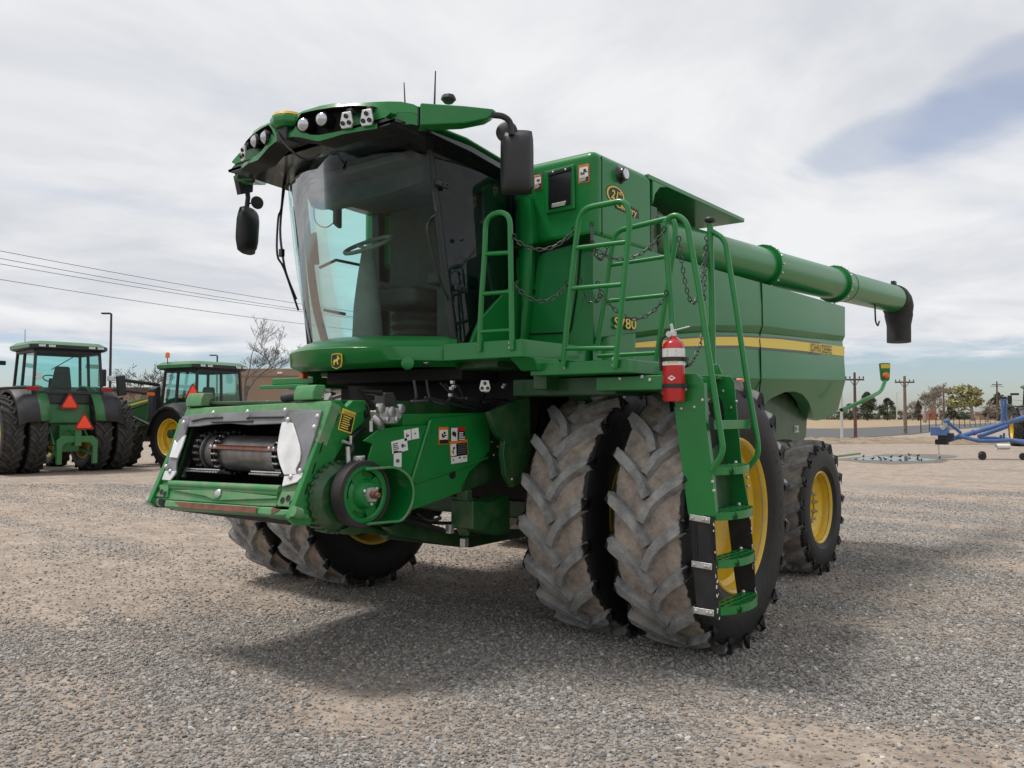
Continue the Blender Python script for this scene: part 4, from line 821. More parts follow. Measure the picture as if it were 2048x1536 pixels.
# nose panel under the windscreen
def arc_s(x, c, e, hw): return c + (e - c) * (abs(x) / hw) ** 2.2
rows = []
for z, c, e, hw in ((2.315, -1.60, -1.19, .85), (2.29, -1.68, -1.23, .88), (2.228, -1.81, -1.30, .945), (2.21, -1.825, -1.31, .952), (2.12, -1.80, -1.315, .95), (2.06, -1.77, -1.30, .93), (2.03, -1.68, -1.26, .89)):
    rows.append([Vector((x, arc_s(x, c, e, hw), z + (.012 * (1 - (x / hw) ** 2)) - (.02 + .03 * abs(x) / hw if z < 2.1 else 0) * (-1 if z < 2.1 else 0))) for x in np.linspace(-hw, hw, 33)])
mb = MB(); mb.grid(rows); mb.add([rows[i][0] for i in range(len(rows))] + [Vector((-.84, -1.1, 2.3)), Vector((-.84, -1.1, 2.03))], [(0, 1, 2, 3, 4, 5, 6, 8, 7)]); mb.add([rows[i][-1] for i in range(len(rows))] + [Vector((.84, -1.1, 2.3)), Vector((.84, -1.1, 2.03))], [(7, 8, 6, 5, 4, 3, 2, 1, 0)])
nose = mb.build('nose_panel', 'green', HV, smooth=42)
def NS(u, v, off=0.):
    s = -1.7
    for _ in range(14): p = S(u, v, s); s = arc_s(p.x, -1.80, -1.31, .95) - off
    return p
# badge: shield with a leaping deer
bc = NS(675, 722, .012); bn = Vector((bc.x * .5, -1, 0)).normalized(); br = bn.cross(ZUP) * -1; br = ZUP.cross(bn) * -1
br = Vector((-bn.y, bn.x, 0)).normalized()
def bp(x, y, o=0.): return bc + br * x + ZUP * y + bn * o
out = [(-.048, .052), (0, .058), (.048, .052), (.054, 0), (.044, -.046), (0, -.062), (-.044, -.046), (-.054, 0)]
mb = MB(); mb.prism([bp(x, y) for x, y in out], bn * .012, 0); mb.prism([bp(x * .88, y * .88, .012) for x, y in out], bn * .003, 1)
deer = [(-.036, -.016), (-.022, -.004), (-.026, -.030), (-.018, -.032), (-.008, -.008), (.006, -.004), (.012, -.022), (.024, -.030), (.026, -.024), (.018, -.012), (.022, .004), (.030, .012), (.040, .014), (.036, .022), (.026, .026), (.030, .040), (.020, .034), (.012, .044), (.012, .028), (.010, .016), (-.006, .010), (-.022, .010)]
mb.prism([bp(x, y, .015) for x, y in deer], bn * .002, 0)
mb.build('badge', ['decal_yellow', 'decal_black'], nose, smooth=0)
mb = MB(); c = NS(852, 719, .035); n_ = Vector((.55, -.83, .0)); mb.lathe([(.001, .02), (.030, .018), (.036, .008), (.036, 0)], c + n_ * .005, n_, 22); mb.lathe([(.036, .014), (.048, .010), (.05, -.01)], c + n_ * .003, n_, 22, 1); mb.build('nose_lamp', ['lens', 'black_gloss'], nose)
mb = MB(); c = NS(815, 726, .02); n_ = Vector((.45, -.9, .0)); mb.lathe([(.001, .004), (.036, .004), (.05, -.006)], c + n_ * .004, n_, 22); mb.build('lamp_blank', 'green', nose)
# small amber lamp and stub at the far corner
mb = MB(); c = T(607, 750, -.88); mb.box(c.x - .03, c.x + .03, c.y - .03, c.y + .03, c.z - .035, c.z + .035); mb.build('amber_marker', 'amber', HV, bevel=.01)
mb = MB(); c = T(594, 728, -.98); mb.box(c.x - .06, c.x + .08, c.y - .03, c.y + .1, c.z - .03, c.z + .03); mb.build('corner_stub', 'green', HV, bevel=.01)
mb = MB(); a = T(537, 763, -1.45); mb.box(-1.5, -.9, -1.15, -.9, a.z - .03, a.z + .03); mb.box(-1.62, -.9, -1.2, -.5, a.z - .07, a.z - .032); mb.build('right_walkway', 'green', HV, bevel=.01)
# ---------------------------------------------------------------- ROOF
def arcv(x): return -2.17 + .33 * (abs(x) / 1.06) ** 2
def VIS(u, v, off=0.):
    s = -2.0
    for _ in range(20): p = S(u, v, s); s = s * .3 + .7 * (arcv(p.x) + off)
    return p
cols = [(578, 435, 470, 470, 500), (640, 410, 440, 440, 475), (700, 370, 415, 415, 455), (745, 222, 300, 345, 458), (790, 200, 228, 400, 462), (880, 172, 205, 436, 485), (960, 148, 190, 440, 500), (1100, 122, 168, 415, 462), (1180, 138, 160, 398, 435), (1300, 122, 150, 375, 412), (1500, 109, 160, 335, 380), (1570, 107, 185, 318, 366), (1615, 105, 215, 285, 358), (1645, 105, 247, 252, 352), (1750, 107, 215, 218, 340), (1870, 132, 220, 225, 332), (1925, 160, 230, 235, 345)]
def wing(sg):
    R8 = [[] for _ in range(8)]
    for x, t_, bt_, bb_, bo_ in cols:
        rec = .10 * min(1, max(0, (bb_ - bt_ - 2)) / 90)
        P = [VIS(*z8(x, y)) for y in (bo_, bb_, bb_, bt_, bt_, t_)]
        pts = [P[0] + Vector((0, .16, -.01)), P[0], P[1], P[2] + Vector((0, rec, 0)), P[3] + Vector((0, rec, 0)), P[4], P[5] + Vector((0, .015, 0)), P[5] + Vector((0, .35, -.02))]
        if x == 578:
            for p in pts: p.x = 0
        for r, p in zip(R8, pts): r.append(Vector((sg * p.x, p.y, p.z)))
    mb = MB(); mb.grid(R8, mi=lambda i, j: 1 if i in (2, 3, 4) and 2 <= j <= 13 else (1 if i == 0 else 0), flip=(sg > 0)); return mb
vz = wing(1).build('roof_visor', ['green', 'black_dark'], HV, smooth=30); wing(-1).build('roof_visor', ['green', 'black_dark'], HV, smooth=30)
e0 = VIS(*z8(1925, 160)); e1 = VIS(*z8(1925, 345))
for sg in (-1, 1):
    mb = MB(); mb.prism([Vector((sg * e0.x, e0.y, e0.z)), Vector((sg * e1.x, e1.y, e1.z)), Vector((sg * (e1.x - .02), e1.y + .16, e1.z)), Vector((sg * (e0.x - .02), e0.y + .2, e0.z - .01))], (sg * .012, 0, 0)); mb.build('visor_end', 'black_plastic', HV, bevel=.004)
secs = [(-1.98, .98, 3.84, 3.72), (-1.7, 1.0, 3.86, 3.71), (-1.2, 1.0, 3.86, 3.68), (-.7, .96, 3.82, 3.64), (-.32, .88, 3.74, 3.60)]
def roof(dx, zt, zb, name, m, bev=.02):
    mb = MB(); rows = []
    for s_, hw, top, bot in secs:
        h = hw - dx; t_, b_ = zt(top, bot), zb(top, bot); rows.append([Vector((-h + .06, s_, b_)), Vector((-h, s_, b_ + .03)), Vector((-h, s_, t_ - .05)), Vector((-h + .10, s_, t_)), Vector((0, s_, t_ + .02)), Vector((h - .10, s_, t_)), Vector((h, s_, t_ - .05)), Vector((h, s_, b_ + .03)), Vector((h - .06, s_, b_))])
    mb.grid(rows); n = 9; o = 0; mb.add(rows[0], [tuple(range(9))]); mb.add(rows[-1], [tuple(range(8, -1, -1))])
    mb.add([r[0] for r in rows] + [r[-1] for r in rows], [(i, i + 1, 5 + i + 1, 5 + i) for i in range(4)]); return mb.build(name, m, HV, smooth=50, recalc=True)
roof(.0, lambda t, b_: t - .06, lambda t, b_: b_, 'roof_base', 'black_gloss'); roof(.05, lambda t, b_: t + .02, lambda t, b_: t - .07, 'roof_cap', 'green')
mb = MB(); mb.prism([Vector((.98, -1.95, 3.735)), Vector((-.98, -1.95, 3.735)), Vector((-.82, -1.3, 3.735)), Vector((.82, -1.3, 3.735))], (0, 0, .02)); mb.build('roof_soffit', 'black_dark', HV)
# lights in the visor
def roof_lamp(x, y, sg, r=.052):
    p = VIS(*z8(x, y), -.01); p = Vector((sg * p.x, p.y, p.z)); n = Vector((sg * .28, -.94, -.10)).normalized(); mb = MB()
    mb.lathe([(r * .9, -.14), (r * 1.0, -.10), (r * 1.08, .0), (r * 1.02, .012)], p, n, 24, 1); mb.lathe([(.001, .035), (r * .5, .028), (r * .85, .012), (r * .98, .004)], p, n, 24, 0); return mb.build('work_light', ['lens', 'black_gloss'], HV)
for x, y in ((812, 338), (992, 285)):
    for sg in (1, -1): roof_lamp(x, y, sg)
for x, y in ((1245, 300), (1442, 275)):
    p = VIS(*z8(x, y), -.015)
    for sg in (1, -1):
        if sg < 0 and x > 1400: continue
        q = Vector((sg * p.x, p.y, p.z)); lamp_bracket(q, (.95, sg * .28, 0), (0, 0, 1), .105, .115, HV); mb = MB(); mb.box(q.x - .028, q.x + .028, q.y + .005, q.y + .07, q.z + .055, q.z + .09); mb.build('lamp_mount', 'black_plastic', HV, bevel=.01)
# satellite receiver, aerials, beacon
gps = MB(); gc = T(567, 240, 0); gps.lathe([(.001, -.055), (.10, -.055), (.135, -.03), (.14, .0), (.13, .025), (.001, .025)], (0, gc.y + .05, gc.z - .005), (0, 0, 1), 10); g_ = gps.build('satellite_receiver', 'green', HV, bevel=.008)
mb = MB(); mb.lathe([(.001, .065), (.08, .062), (.115, .048), (.125, .027), (.001, .027)], (0, gc.y + .05, gc.z - .005), (0, 0, 1), 28); mb.build('receiver_dome', 'yellow', g_)
mb = MB(); mb.box(-.06, .06, gc.y - .02, gc.y + .12, gc.z - .16, gc.z - .058); mb.build('receiver_mount', 'black_plastic', g_, bevel=.01)
mb = MB(); mb.tube(catmull([VIS(*z8(560, 370)), VIS(*z8(600, 480), -.03), VIS(*z8(720, 610), -.02), VIS(*z8(850, 680), .1), VIS(*z8(980, 620), .15)], 6), .008, 6); mb.build('receiver_cable', 'black_plastic', HV)
mb = MB(); mb.tube([T(810, 206, .55), T(808, 165, .55)], [.006, .004], 6); mb.build('aerial', 'pole_steel', HV); mb = MB(); mb.tube([T(869, 208, .7), T(871, 142, .7)], [.008, .005], 6); mb.build('aerial', 'pole_steel', HV)
mb = MB(); c = T(897, 199, .75); mb.lathe([(.001, .035), (.05, .032), (.062, .0), (.035, -.03), (.001, -.03)], c, (0, 0, 1), 8); mb.build('beacon_base', 'black_plastic', HV, bevel=.004)
# mirror arm shell (left) and mirrored one (right)
MP = Vector((1.06, -1.84, 0)); MD = Vector((.44, .54, 0)).normalized(); MN = Vector((MD.y, -MD.x, 0))
arm = [PL(u, v, MP + MN * .03, MN) for u, v in ((841, 205), (867, 207), (929, 211), (985, 217), (993, 222), (991, 228), (975, 237), (929, 246), (841, 250))]
for sg in (1, -1):
    mb = MB(); mb.prism([Vector((sg * p.x, p.y, p.z)) for p in arm], (-sg * MN.x * .14, -MN.y * .14, 0)); o = mb.build('mirror_arm_shell', 'green', HV, bevel=.018, seg=3)
def mirror(sg, c, wdir, tilt, ms=1.):
    c = Vector(c); w = Vector(wdir).normalized(); n = w.cross(ZUP); up = Matrix.Rotation(tilt, 3, w) @ ZUP; mb = MB(); rows = []
    for i in range(9):
        y = -1 + i / 4; row = []
        for j in range(9):
            x = -1 + j / 4; k = (1 - .10 * abs(y) ** 5); d = .06 * (1 - abs(x) ** 4) * (1 - abs(y) ** 6); row.append(c + w * (x * .118 * ms * k) + up * (y * .235 * ms * (1 - .04 * abs(x) ** 4)) - n * d * -1)
        rows.append(row)
    mb.grid(rows); o = mb.build('mirror', 'black_plastic', HV, smooth=60, solid=.05, recalc=True); return o
m_c = T(1034, 325, 1.5); mirror(1, m_c, (.62, .5, 0), .0)
mb = MB(); mb.tube(catmull([T(985, 230, 1.44), T(1006, 233, 1.47), T(1020, 245, 1.49), T(1023, 270, 1.5)], 6), .022, 10); mb.build('mirror_arm', 'black_plastic', HV)
mb = MB(); c = T(1013, 263, 1.44); mb.lathe([(.001, .012), (.06, .010), (.078, .0), (.078, -.012)], c, (.4, -.8, .1), 26); mb.build('wide_mirror', 'black_plastic', HV)
m_c2 = T(489, 462, -1.42); mirror(-1, m_c2, (-.22, .95, 0), .06, .76)
mb = MB(); mb.tube([T(494, 375, -1.40), T(496, 395, -1.41), T(493, 420, -1.42)], .022, 10); mb.prism([T(474, 350, -1.36), T(508, 350, -1.36), T(506, 384, -1.38), T(482, 388, -1.38)], (-.06, 0, 0)); mb.tube([T(496, 408, -1.41), T(510, 404, -1.38)], .008, 6); mb.build('mirror_arm', 'black_plastic', HV, bevel=.005)
mb = MB(); c = T(515, 405, -1.37); mb.lathe([(.001, .008), (.055, .006), (.06, -.008)], c, (.9, -.2, 0), 20); mb.build('wide_mirror', 'black_plastic', HV)
# wipers at the right front corner
mb = MB()
for a in (((600, 318), (588, 345), (580, 380), (572, 460), (578, 520), (586, 555), (604, 600)), ((592, 322), (580, 360), (574, 420), (568, 440), (566, 510), (580, 540), (608, 622))): mb.tube(catmull([T(u, v, -.80) + Vector((0, -.06, 0)) for u, v in a], 4), .010, 6)
mb.build('wiper', 'black_gloss', HV); mb = MB(); p = T(575, 508, -.80) + Vector((0, -.06, 0)); mb.box(p.x - .02, p.x + .02, p.y - .02, p.y + .02, p.z - .035, p.z + .035); mb.build('wiper_joint', 'black_gloss', HV, bevel=.008)
# ================================================================== GRAIN TANK AND BODY
TT, ST, HT = 1.62, -.44, 3.808
AL0, AL1, ALZ, ALT = .50, 2.52, 2.95, 1.12          # auger alcove: along, floor, inner wall
mb = MB(); mb.prism([Vector((-1.02, ST, 3.10)), Vector((TT, ST, 3.10)), Vector((TT, AL0, 3.10)), Vector((-TT, AL0, 3.10)), Vector((-TT, .35, 3.10))], (0, 0, HT - 3.10)); tank = mb.build('grain_tank', 'green_panel', HV, bevel=.07, seg=4)
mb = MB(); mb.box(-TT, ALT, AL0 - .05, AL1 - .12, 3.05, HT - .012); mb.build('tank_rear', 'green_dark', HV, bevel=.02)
mb = MB(); mb.box(ALT - .2, TT, AL0 - .08, AL1, HT - .045, HT - .004); mb.prism([Vector((TT, AL0, HT - .045)), Vector((TT, AL0 + .28, HT - .045)), Vector((TT, AL0 + .14, HT - .075)), Vector((TT, AL0 + .04, HT - .16)), Vector((TT, AL0, HT - .26))], (-.03, 0, 0)); mb.build('tank_roof_edge', 'green', HV, bevel=.006)
mb = MB(); mb.box(-.95, TT - .05, ST + .05, 2.3, 3.0, 3.12); mb.build('tank_recess', 'green_dark', HV, bevel=.01)  # dark green paints in the recess shadow below the tank
mb = MB(); p = T(1187, 400, TT); mb.tube([Vector((TT + .001, ST + .10, 3.14)), Vector((TT + .001, ST + .10, HT - .04))], .004, 6); mb.build('tank_seam', 'black_dark', tank)
# inspection window on the tank's front
def FT(u, v, o=0.): return S(u, v, ST - o)
o_ = MB(); w0 = [FT(u, v) for u, v in ((1091, 344), (1150, 329), (1152, 418), (1093, 429))]; o_.prism(w0, (0, -.02, 0)); wfr = o_.build('window_frame', 'green_panel', tank, bevel=.012, seg=3)
o_ = MB(); o_.prism([FT(u, v, .021) for u, v in ((1097, 349), (1142, 337), (1142, 409), (1097, 420))], (0, -.004, 0)); o_.build('tank_window', 'black_gloss', wfr, bevel=.008)
o_ = MB(); o_.prism([FT(u, v, .026) for u, v in ((1097, 346), (1142, 334), (1142, 341), (1097, 353))], (0, -.012, 0)); o_.build('window_strip', 'black_steel', wfr, bevel=.003)
o_ = MB(); o_.prism([FT(u, v, .026) for u, v in ((1105, 408), (1133, 402), (1130, 411), (1104, 416))], (0, -.010, 0)); bolt_heads(o_, [FT(1106, 344, .038), FT(1131, 339, .038)], (0, -1, 0), .010, .008); o_.build('window_latch', 'zinc', wfr, bevel=.003)
# round lamp on the tank's side
mb = MB(); c = T(1240, 350, TT); mb.lathe([(.001, .065), (.04, .063), (.046, .055)], c, (1, 0, 0), 24); mb.lathe([(.046, .058), (.056, .05), (.058, .02), (.075, .0)], c, (1, 0, 0), 24, 1); mb.build('tank_lamp', ['lens', 'black_gloss'], tank)
# decals -----------------------------------------------------------------
def decal(name, c, right, up, w, h, layers, parent):
    """flat printed label; layers of (x0, x1, y0, y1, material) in fractions of the label"""
    c = Vector(c); r = Vector(right).normalized(); u = Vector(up); u = (u - r * u.dot(r)).normalized(); n = r.cross(u); mb = MB(); ms = []
    for k, (x0, x1, y0, y1, m_) in enumerate(layers):
        if m_ not in ms: ms.append(m_)
        pts = [c + r * (w * (x - .5)) + u * (h * (y - .5)) + n * (.0022 + .0009 * k) for x, y in ((x0, y0), (x1, y0), (x1, y1), (x0, y1))]
        mb.add(pts, [(0, 1, 2, 3)], ms.index(m_))
    return mb.build(name, ms, parent, smooth=0)
def print_lines(x0, x1, y0, y1, n, m_, seed=1):
    r = random.Random(seed); return [(x0, x0 + (x1 - x0) * (.65 + .35 * r.random()), y0 + (y1 - y0) * (k + .25) / n, y0 + (y1 - y0) * (k + .72) / n, m_) for k in range(n)]
def pictogram(x0, x1, y0, y1, seed):
    r = random.Random(seed); w, h = x1 - x0, y1 - y0; out = [(x0, x1, y0, y1, 'decal_white')]
    for k in range(5): a, b_ = x0 + w * (.15 + .5 * r.random()), y0 + h * (.12 + .5 * r.random()); out.append((a, a + w * (.10 + .25 * r.random()), b_, b_ + h * (.08 + .22 * r.random()), 'decal_black'))
    return out
RX, RY = (1, 0, 0), (0, 1, 0)
d_ = decal('danger_decal', FT(1076, 364), RX, ZUP, .075, .125, [(0, 1, 0, 1, 'decal_red'), *pictogram(.07, .93, .38, .82, 2), (.07, .93, .05, .36, 'decal_black'), *print_lines(.12, .85, .07, .35, 4, 'decal_white')], tank)
text_mesh('decal_text', 'DANGER', FT(1068, 354, .007), RX, ZUP, .016, 'decal_white', d_, thick=.001)
d_ = decal('warning_decal', FT(1168, 347), RX, ZUP, .10, .145, [(0, 1, 0, 1, 'decal_orange'), (.08, .92, .05, .88, 'decal_black'), *pictogram(.10, .90, .30, .86, 5), *print_lines(.12, .88, .07, .28, 4, 'decal_white', 3)], tank)
# dealer emblem on the tank's side
mb = MB(); ec = T(1231, 391, TT)
def ell(c, a, b_, o, n=28): return [Vector((c.x + o, c.y + a * math.cos(2 * math.pi * k / n), c.z + b_ * math.sin(2 * math.pi * k / n))) for k in range(n)]
for k, (sc_, m_) in enumerate(((1.08, 1), (1.0, 0), (.84, 1))): mb.prism(ell(ec, .138 * sc_, .074 * sc_, .001 + .001 * k), (.001, 0, 0), m_)
wd = [Vector((TT + .004, y_, z_)) for y_, z_ in ((ec.y - .02, ec.z - .060), (ec.y + .14, ec.z - .030), (ec.y + .37, ec.z - .055), (ec.y + .375, ec.z - .120), (ec.y + .25, ec.z - .110), (ec.y + .0, ec.z - .105))]
mb.prism(wd, (.001, 0, 0), 1); em = mb.build('emblem', ['decal_yellow', 'decal_black'], tank, smooth=0)
text_mesh('emblem_text', '21', (TT + .006, ec.y - .085, ec.z - .035), RY, ZUP, .10, 'decal_yellow', em, squeeze=1.2, shear=.25, bold=.02)
text_mesh('emblem_text', 'st', (TT + .006, ec.y + .045, ec.z + .015), RY, ZUP, .05, 'decal_yellow', em, squeeze=1.2, bold=.02)
text_mesh('emblem_text', 'Century', (TT + .007, ec.y - .005, ec.z - .092), Vector((0, 1, -.05)), ZUP, .072, 'decal_yellow', em, squeeze=1.38, bold=.02)

# ---------------------------------------------------------------- side panels
def tpan(s_): return 1.70 + .11 * smooth(-.4, 4.2, s_)
def PN(u, v, dt=0.):
    s_ = 2.0; t_ = 1.72
    for _ in range(14): p = T(u, v, t_); t_ = tpan(p.y) + dt
    return p
def pl_(pts, u):
    for (a, b_), (c, d) in zip(pts, pts[1:]):
        if u <= c: return b_ + (d - b_) * max(0, (u - a)) / (c - a)
    return pts[-1][1]
V_top = [(1178, 467), (1694, 615)]
V_gt = [(1178, 677), (1200, 674), (1310, 659), (1420, 650), (1525, 651), (1694, 673)]
V_gb = [(1178, 690), (1310, 671), (1420, 664), (1525, 667), (1694, 684)]
V_yt = [(1178, 697), (1238, 689), (1310, 681.5), (1427, 673.5), (1480, 673.5), (1560, 678), (1694, 694)]
V_yb = [(1178, 703), (1238, 696), (1310, 694), (1427, 691), (1480, 691), (1600, 701), (1694, 713)]
V_md = [(1178, 757), (1490, 756), (1694, 760)]
V_lo = [(1178, 798), (1500, 800), (1522, 818), (1530, 806), (1545, 795), (1570, 784), (1590, 783), (1606, 789), (1619, 806), (1629, 842), (1650, 838), (1668, 828), (1685, 812), (1694, 800)]
us = sorted(set(list(np.linspace(1186, 1500, 22)) + list(np.linspace(1500, 1690, 34))))
R8 = []
for dt, vf in ((0, V_top), (.02, None), (.01, V_gt), (-.045, V_gb), (-.03, V_yt), (-.025, V_yb), (-.015, V_md), (-.13, V_lo)):
    r = []
    ue = {id(V_gb): 1685, id(V_yt): 1686, id(V_yb): 1688, id(V_md): 1691, id(V_lo): 1676}.get(id(vf), 1690)
    for u in us:
        u = u if u < 1600 else 1600 + (u - 1600) * (ue - 1600) / 90
        v = pl_(vf, u) if vf else .55 * pl_(V_top, u) + .45 * pl_(V_gt, u)
        if vf is V_lo: dt = -.015 - .0040 * (v - pl_(V_md, u))
        r.append(PN(u, v, dt))
    R8.append(r)
deck = [Vector((.9, p.y, p.z - .0)) for p in R8[0]]; rim_ = [Vector((p.x - .03, p.y, p.z + .012)) for p in R8[0]]
edge = [p + Vector((-.16, 0, .02)) for p in R8[-1]]
def panel(sg):
    rows = [[Vector((sg * p.x, max(p.y, .45) if sg < 0 else p.y, p.z)) for p in r] for r in ([deck, rim_] + R8 + [edge])]
    mb = MB(); mb.grid(rows, flip=(sg < 0))
    end = [r[-1] for r in rows[1:-1]]; mb.add(end + [Vector((sg * .2, end[0].y + .05, p.z)) for p in end], [(i, i + 1, i + 1 + len(end), i + len(end)) for i in range(len(end) - 1)])
    return mb.build('side_panel', 'green_panel', HV, smooth=28, recalc=True)
sp = panel(1); panel(-1)
def on_panel_strip(name, vt, vb, u0, u1, dt, m_, parent, dtb=None):
    uu = np.linspace(u0, u1, 40); mb = MB(); mb.grid([[PN(u, pl_(vt, u), dt) for u in uu], [PN(u, pl_(vb, u), dt if dtb is None else dtb) for u in uu]]); return mb.build(name, m_, parent, smooth=60, recalc=True)
stripe = on_panel_strip('stripe', V_yt, V_yb, 1238, 1689, -.024, 'decal_yellow', sp, -.019)
on_panel_strip('stripe_border', [(a, b_ + 0.3) for a, b_ in V_yb], [(a, b_ + 4.5) for a, b_ in V_yb], 1238, 1640, -.0195, 'decal_grey', sp)
on_panel_strip('stripe_border', [(a, b_ - 3.0) for a, b_ in V_yt], [(a, b_ - .2) for a, b_ in V_yt], 1238, 1640, -.022, 'decal_grey', sp)
mb = MB(); mb.tube([PN(u, v, d) for u, v, d in ((1523, 563, .006), (1524, 600, .022), (1525, 650, .012), (1520, 668, -.043), (1519, 680, -.022), (1521, 700, -.016), (1522, 755, -.012), (1519, 780, -.08), (1516, 800, -.12))], .007, 6); mb.build('panel_seam', 'black_dark', sp)
a, b_ = PN(1227, 655, .021), PN(1279, 659.5, .021)
text_mesh('model_lettering', 'S780', a + Vector((.004, 0, -.004)), b_ - a, ZUP, .125, 'decal_black', sp, squeeze=1.42, bold=.045); text_mesh('model_lettering', 'S780', a + Vector((.006, 0, 0)), b_ - a, ZUP, .118, 'decal_yellow', sp, squeeze=1.49, bold=.01)
a, b_ = PN(1620, 703, -.02), PN(1672, 709.5, -.02)
text_mesh('maker_lettering', 'John Deere'.upper(), a + Vector((.008, 0, .004)), b_ - a, ZUP, .142, 'decal_black', sp, squeeze=1.0)
# body core between the panels, rear hood, chopper
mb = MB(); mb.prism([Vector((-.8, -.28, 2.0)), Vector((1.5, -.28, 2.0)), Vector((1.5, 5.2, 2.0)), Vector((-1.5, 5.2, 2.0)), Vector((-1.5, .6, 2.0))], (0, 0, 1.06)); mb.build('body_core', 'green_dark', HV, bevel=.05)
mb = MB(); mb.prism([Vector((1.38, 3.4, 2.0)), Vector((1.38, 5.2, 2.0)), Vector((1.38, 5.1, 1.45)), Vector((1.38, 4.6, 1.1)), Vector((1.38, 3.9, 1.05)), Vector((1.38, 3.5, 1.3))], (-2.76, 0, 0)); rh = mb.build('rear_hood', 'green_dark', HV, bevel=.03)  # dark green puts the shade inside the wheel arch into the colour
p = T(1593, 858, 1.385); decal('hood_decal', p, RY, ZUP, .15, .085, [(0, .46, 0, 1, 'decal_white'), (.54, 1, 0, 1, 'decal_white'), (.1, .3, .1, .9, 'decal_black'), (.2, .4, .4, .7, 'decal_black'), (.7, .85, .15, .85, 'decal_black')], rh)
mb = MB(); b_ = T(1720, 907, 1.3); a = Vector((1.3, 5.0, b_.z)); mb.bar(a, b_, .03, .03); mb.build('hitch_bar', 'green', HV, bevel=.004)
# front corner of the body: service door facing forward
mb = MB(); mb.box(.80, 1.705, -.46, .1, 2.0, 3.075); fb = mb.build('front_body', 'green_panel', HV, bevel=.09, seg=5)
dl = [FT(u, v, .03) for u, v in ((1055, 668), (1066, 590), (1075, 520), (1085, 505), (1150, 487), (1160, 497), (1156, 560), (1140, 665))]
mb = MB(); mb.prism([p + Vector((0, .011, 0)) for p in dl], (0, -.012, 0)); sd_ = mb.build('service_door', 'green_panel', fb, bevel=.006); mb = MB(); mb.tube(round_path(dl, .05, closed=True), .006, 6, closed=True); mb.build('door_gap', 'black_dark', sd_)
mb = MB(); c = FT(1068, 583, .032); mb.box(c.x - .045, c.x + .045, c.y - .004, c.y, c.z - .06, c.z + .06); mb.lathe([(.001, .01), (.02, .008), (.022, 0)], c + Vector((0, -.004, 0)), (0, -1, 0), 16, 1); mb.build('door_latch', ['green_panel', 'black_dark'], sd_, bevel=.01)
mb = MB(); rows = [[FT(u, v, o) for u, v, o in r] for r in (((1032, 400, .0), (1036, 500, .0), (1040, 600, 0.), (1046, 690, 0)), ((1044, 395, .13), (1048, 500, .13), (1046, 600, .13), (1040, 690, .13)), ((1060, 395, .13), (1066, 470, .13), (1062, 560, .10), (1052, 690, .08)), ((1066, 395, .0), (1078, 470, .0), (1072, 560, 0.), (1060, 690, 0)))]
mb.grid(rows); mb.build('corner_trim', 'green_panel', HV, smooth=60, recalc=True)
# ---------------------------------------------------------------- unloading auger
A0, A1 = Vector((1.38, .75, 3.34)), T(1788, 598, 1.83)
dA = (A1 - A0).normalized(); AR = .205
mb = MB(); mb.cyl(A0, A1, AR, 40); aug = mb.build('unloading_auger', 'green', HV, smooth=50)
def ring(u, v, w, name='auger_flange'):
    f_ = min(np.linspace(0, 1, 400), key=lambda q: abs(((A0.lerp(A1, q) - CAM).dot(RIGHT) / (A0.lerp(A1, q) - CAM).dot(FWD)) * FPX + 1024 - u)); c = A0.lerp(A1, f_)
    mb = MB(); mb.lathe([(AR, -w), (AR + .04, -w), (AR + .04, w), (AR, w)], c, dA, 44); o = mb.build(name, 'green', aug)
    b_ = MB(); e1 = dA.cross(ZUP).normalized(); e2 = e1.cross(dA)
    for k in range(16):
        a = 2 * math.pi * k / 16; d = e1 * math.cos(a) + e2 * math.sin(a); bolt_heads(b_, [c + d * (AR + .04)], d, .013, .016)
    b_.build('flange_bolts', 'zinc', o)['kind'] = 'stuff'; return c
ring(1526, 523, .03); ring(1668, 562, .03)
mb = MB(); c = A0.lerp(A1, .70); mb.lathe([(AR + .002, -.006), (AR + .006, 0), (AR + .002, .006)], c, dA, 40); mb.build('auger_band', 'green_dark', aug)
mb = MB(); mb.tube(catmull([A1 - dA * .06, A1 + dA * .10 + Vector((0, 0, -.01)), A1 + dA * .20 + Vector((0, 0, -.16)), A1 + dA * .21 + Vector((0, 0, -.40)), A1 + dA * .20 + Vector((0, 0, -.66))], 5), [AR + .012] * 6 + [AR + .02] * 4 + [AR + .01, AR, AR, AR - .01, AR - .02] + [AR - .03] * 6, 28)
mb.build('spout_boot', 'rubber', aug, smooth=60)
mb = MB(); p = T(1750, 626, 1.85); mb.tube(round_path([p + Vector((0, 0, .12)), p + Vector((0, .02, -.12)), p + Vector((0, .14, -.18)), p + Vector((0, .22, -.10))], .04), .012, 8); mb.build('spout_handle', 'black_steel', aug); mb = MB(); p = A1 + Vector((0, 0, AR + .02)); mb.box(p.x - .03, p.x + .03, p.y - .06, p.y + .06, p.z - .01, p.z + .05); mb.build('spout_lamp', 'black_plastic', aug, bevel=.006)
mb = MB(); mb.box(1.15, 1.60, .50, .62, 2.98, 3.55); mb.lathe([(.20, -.12), (.27, -.12), (.27, .02), (.20, .02)], A0, dA, 30); mb.build('auger_pivot', 'green_dark', aug, bevel=.01)
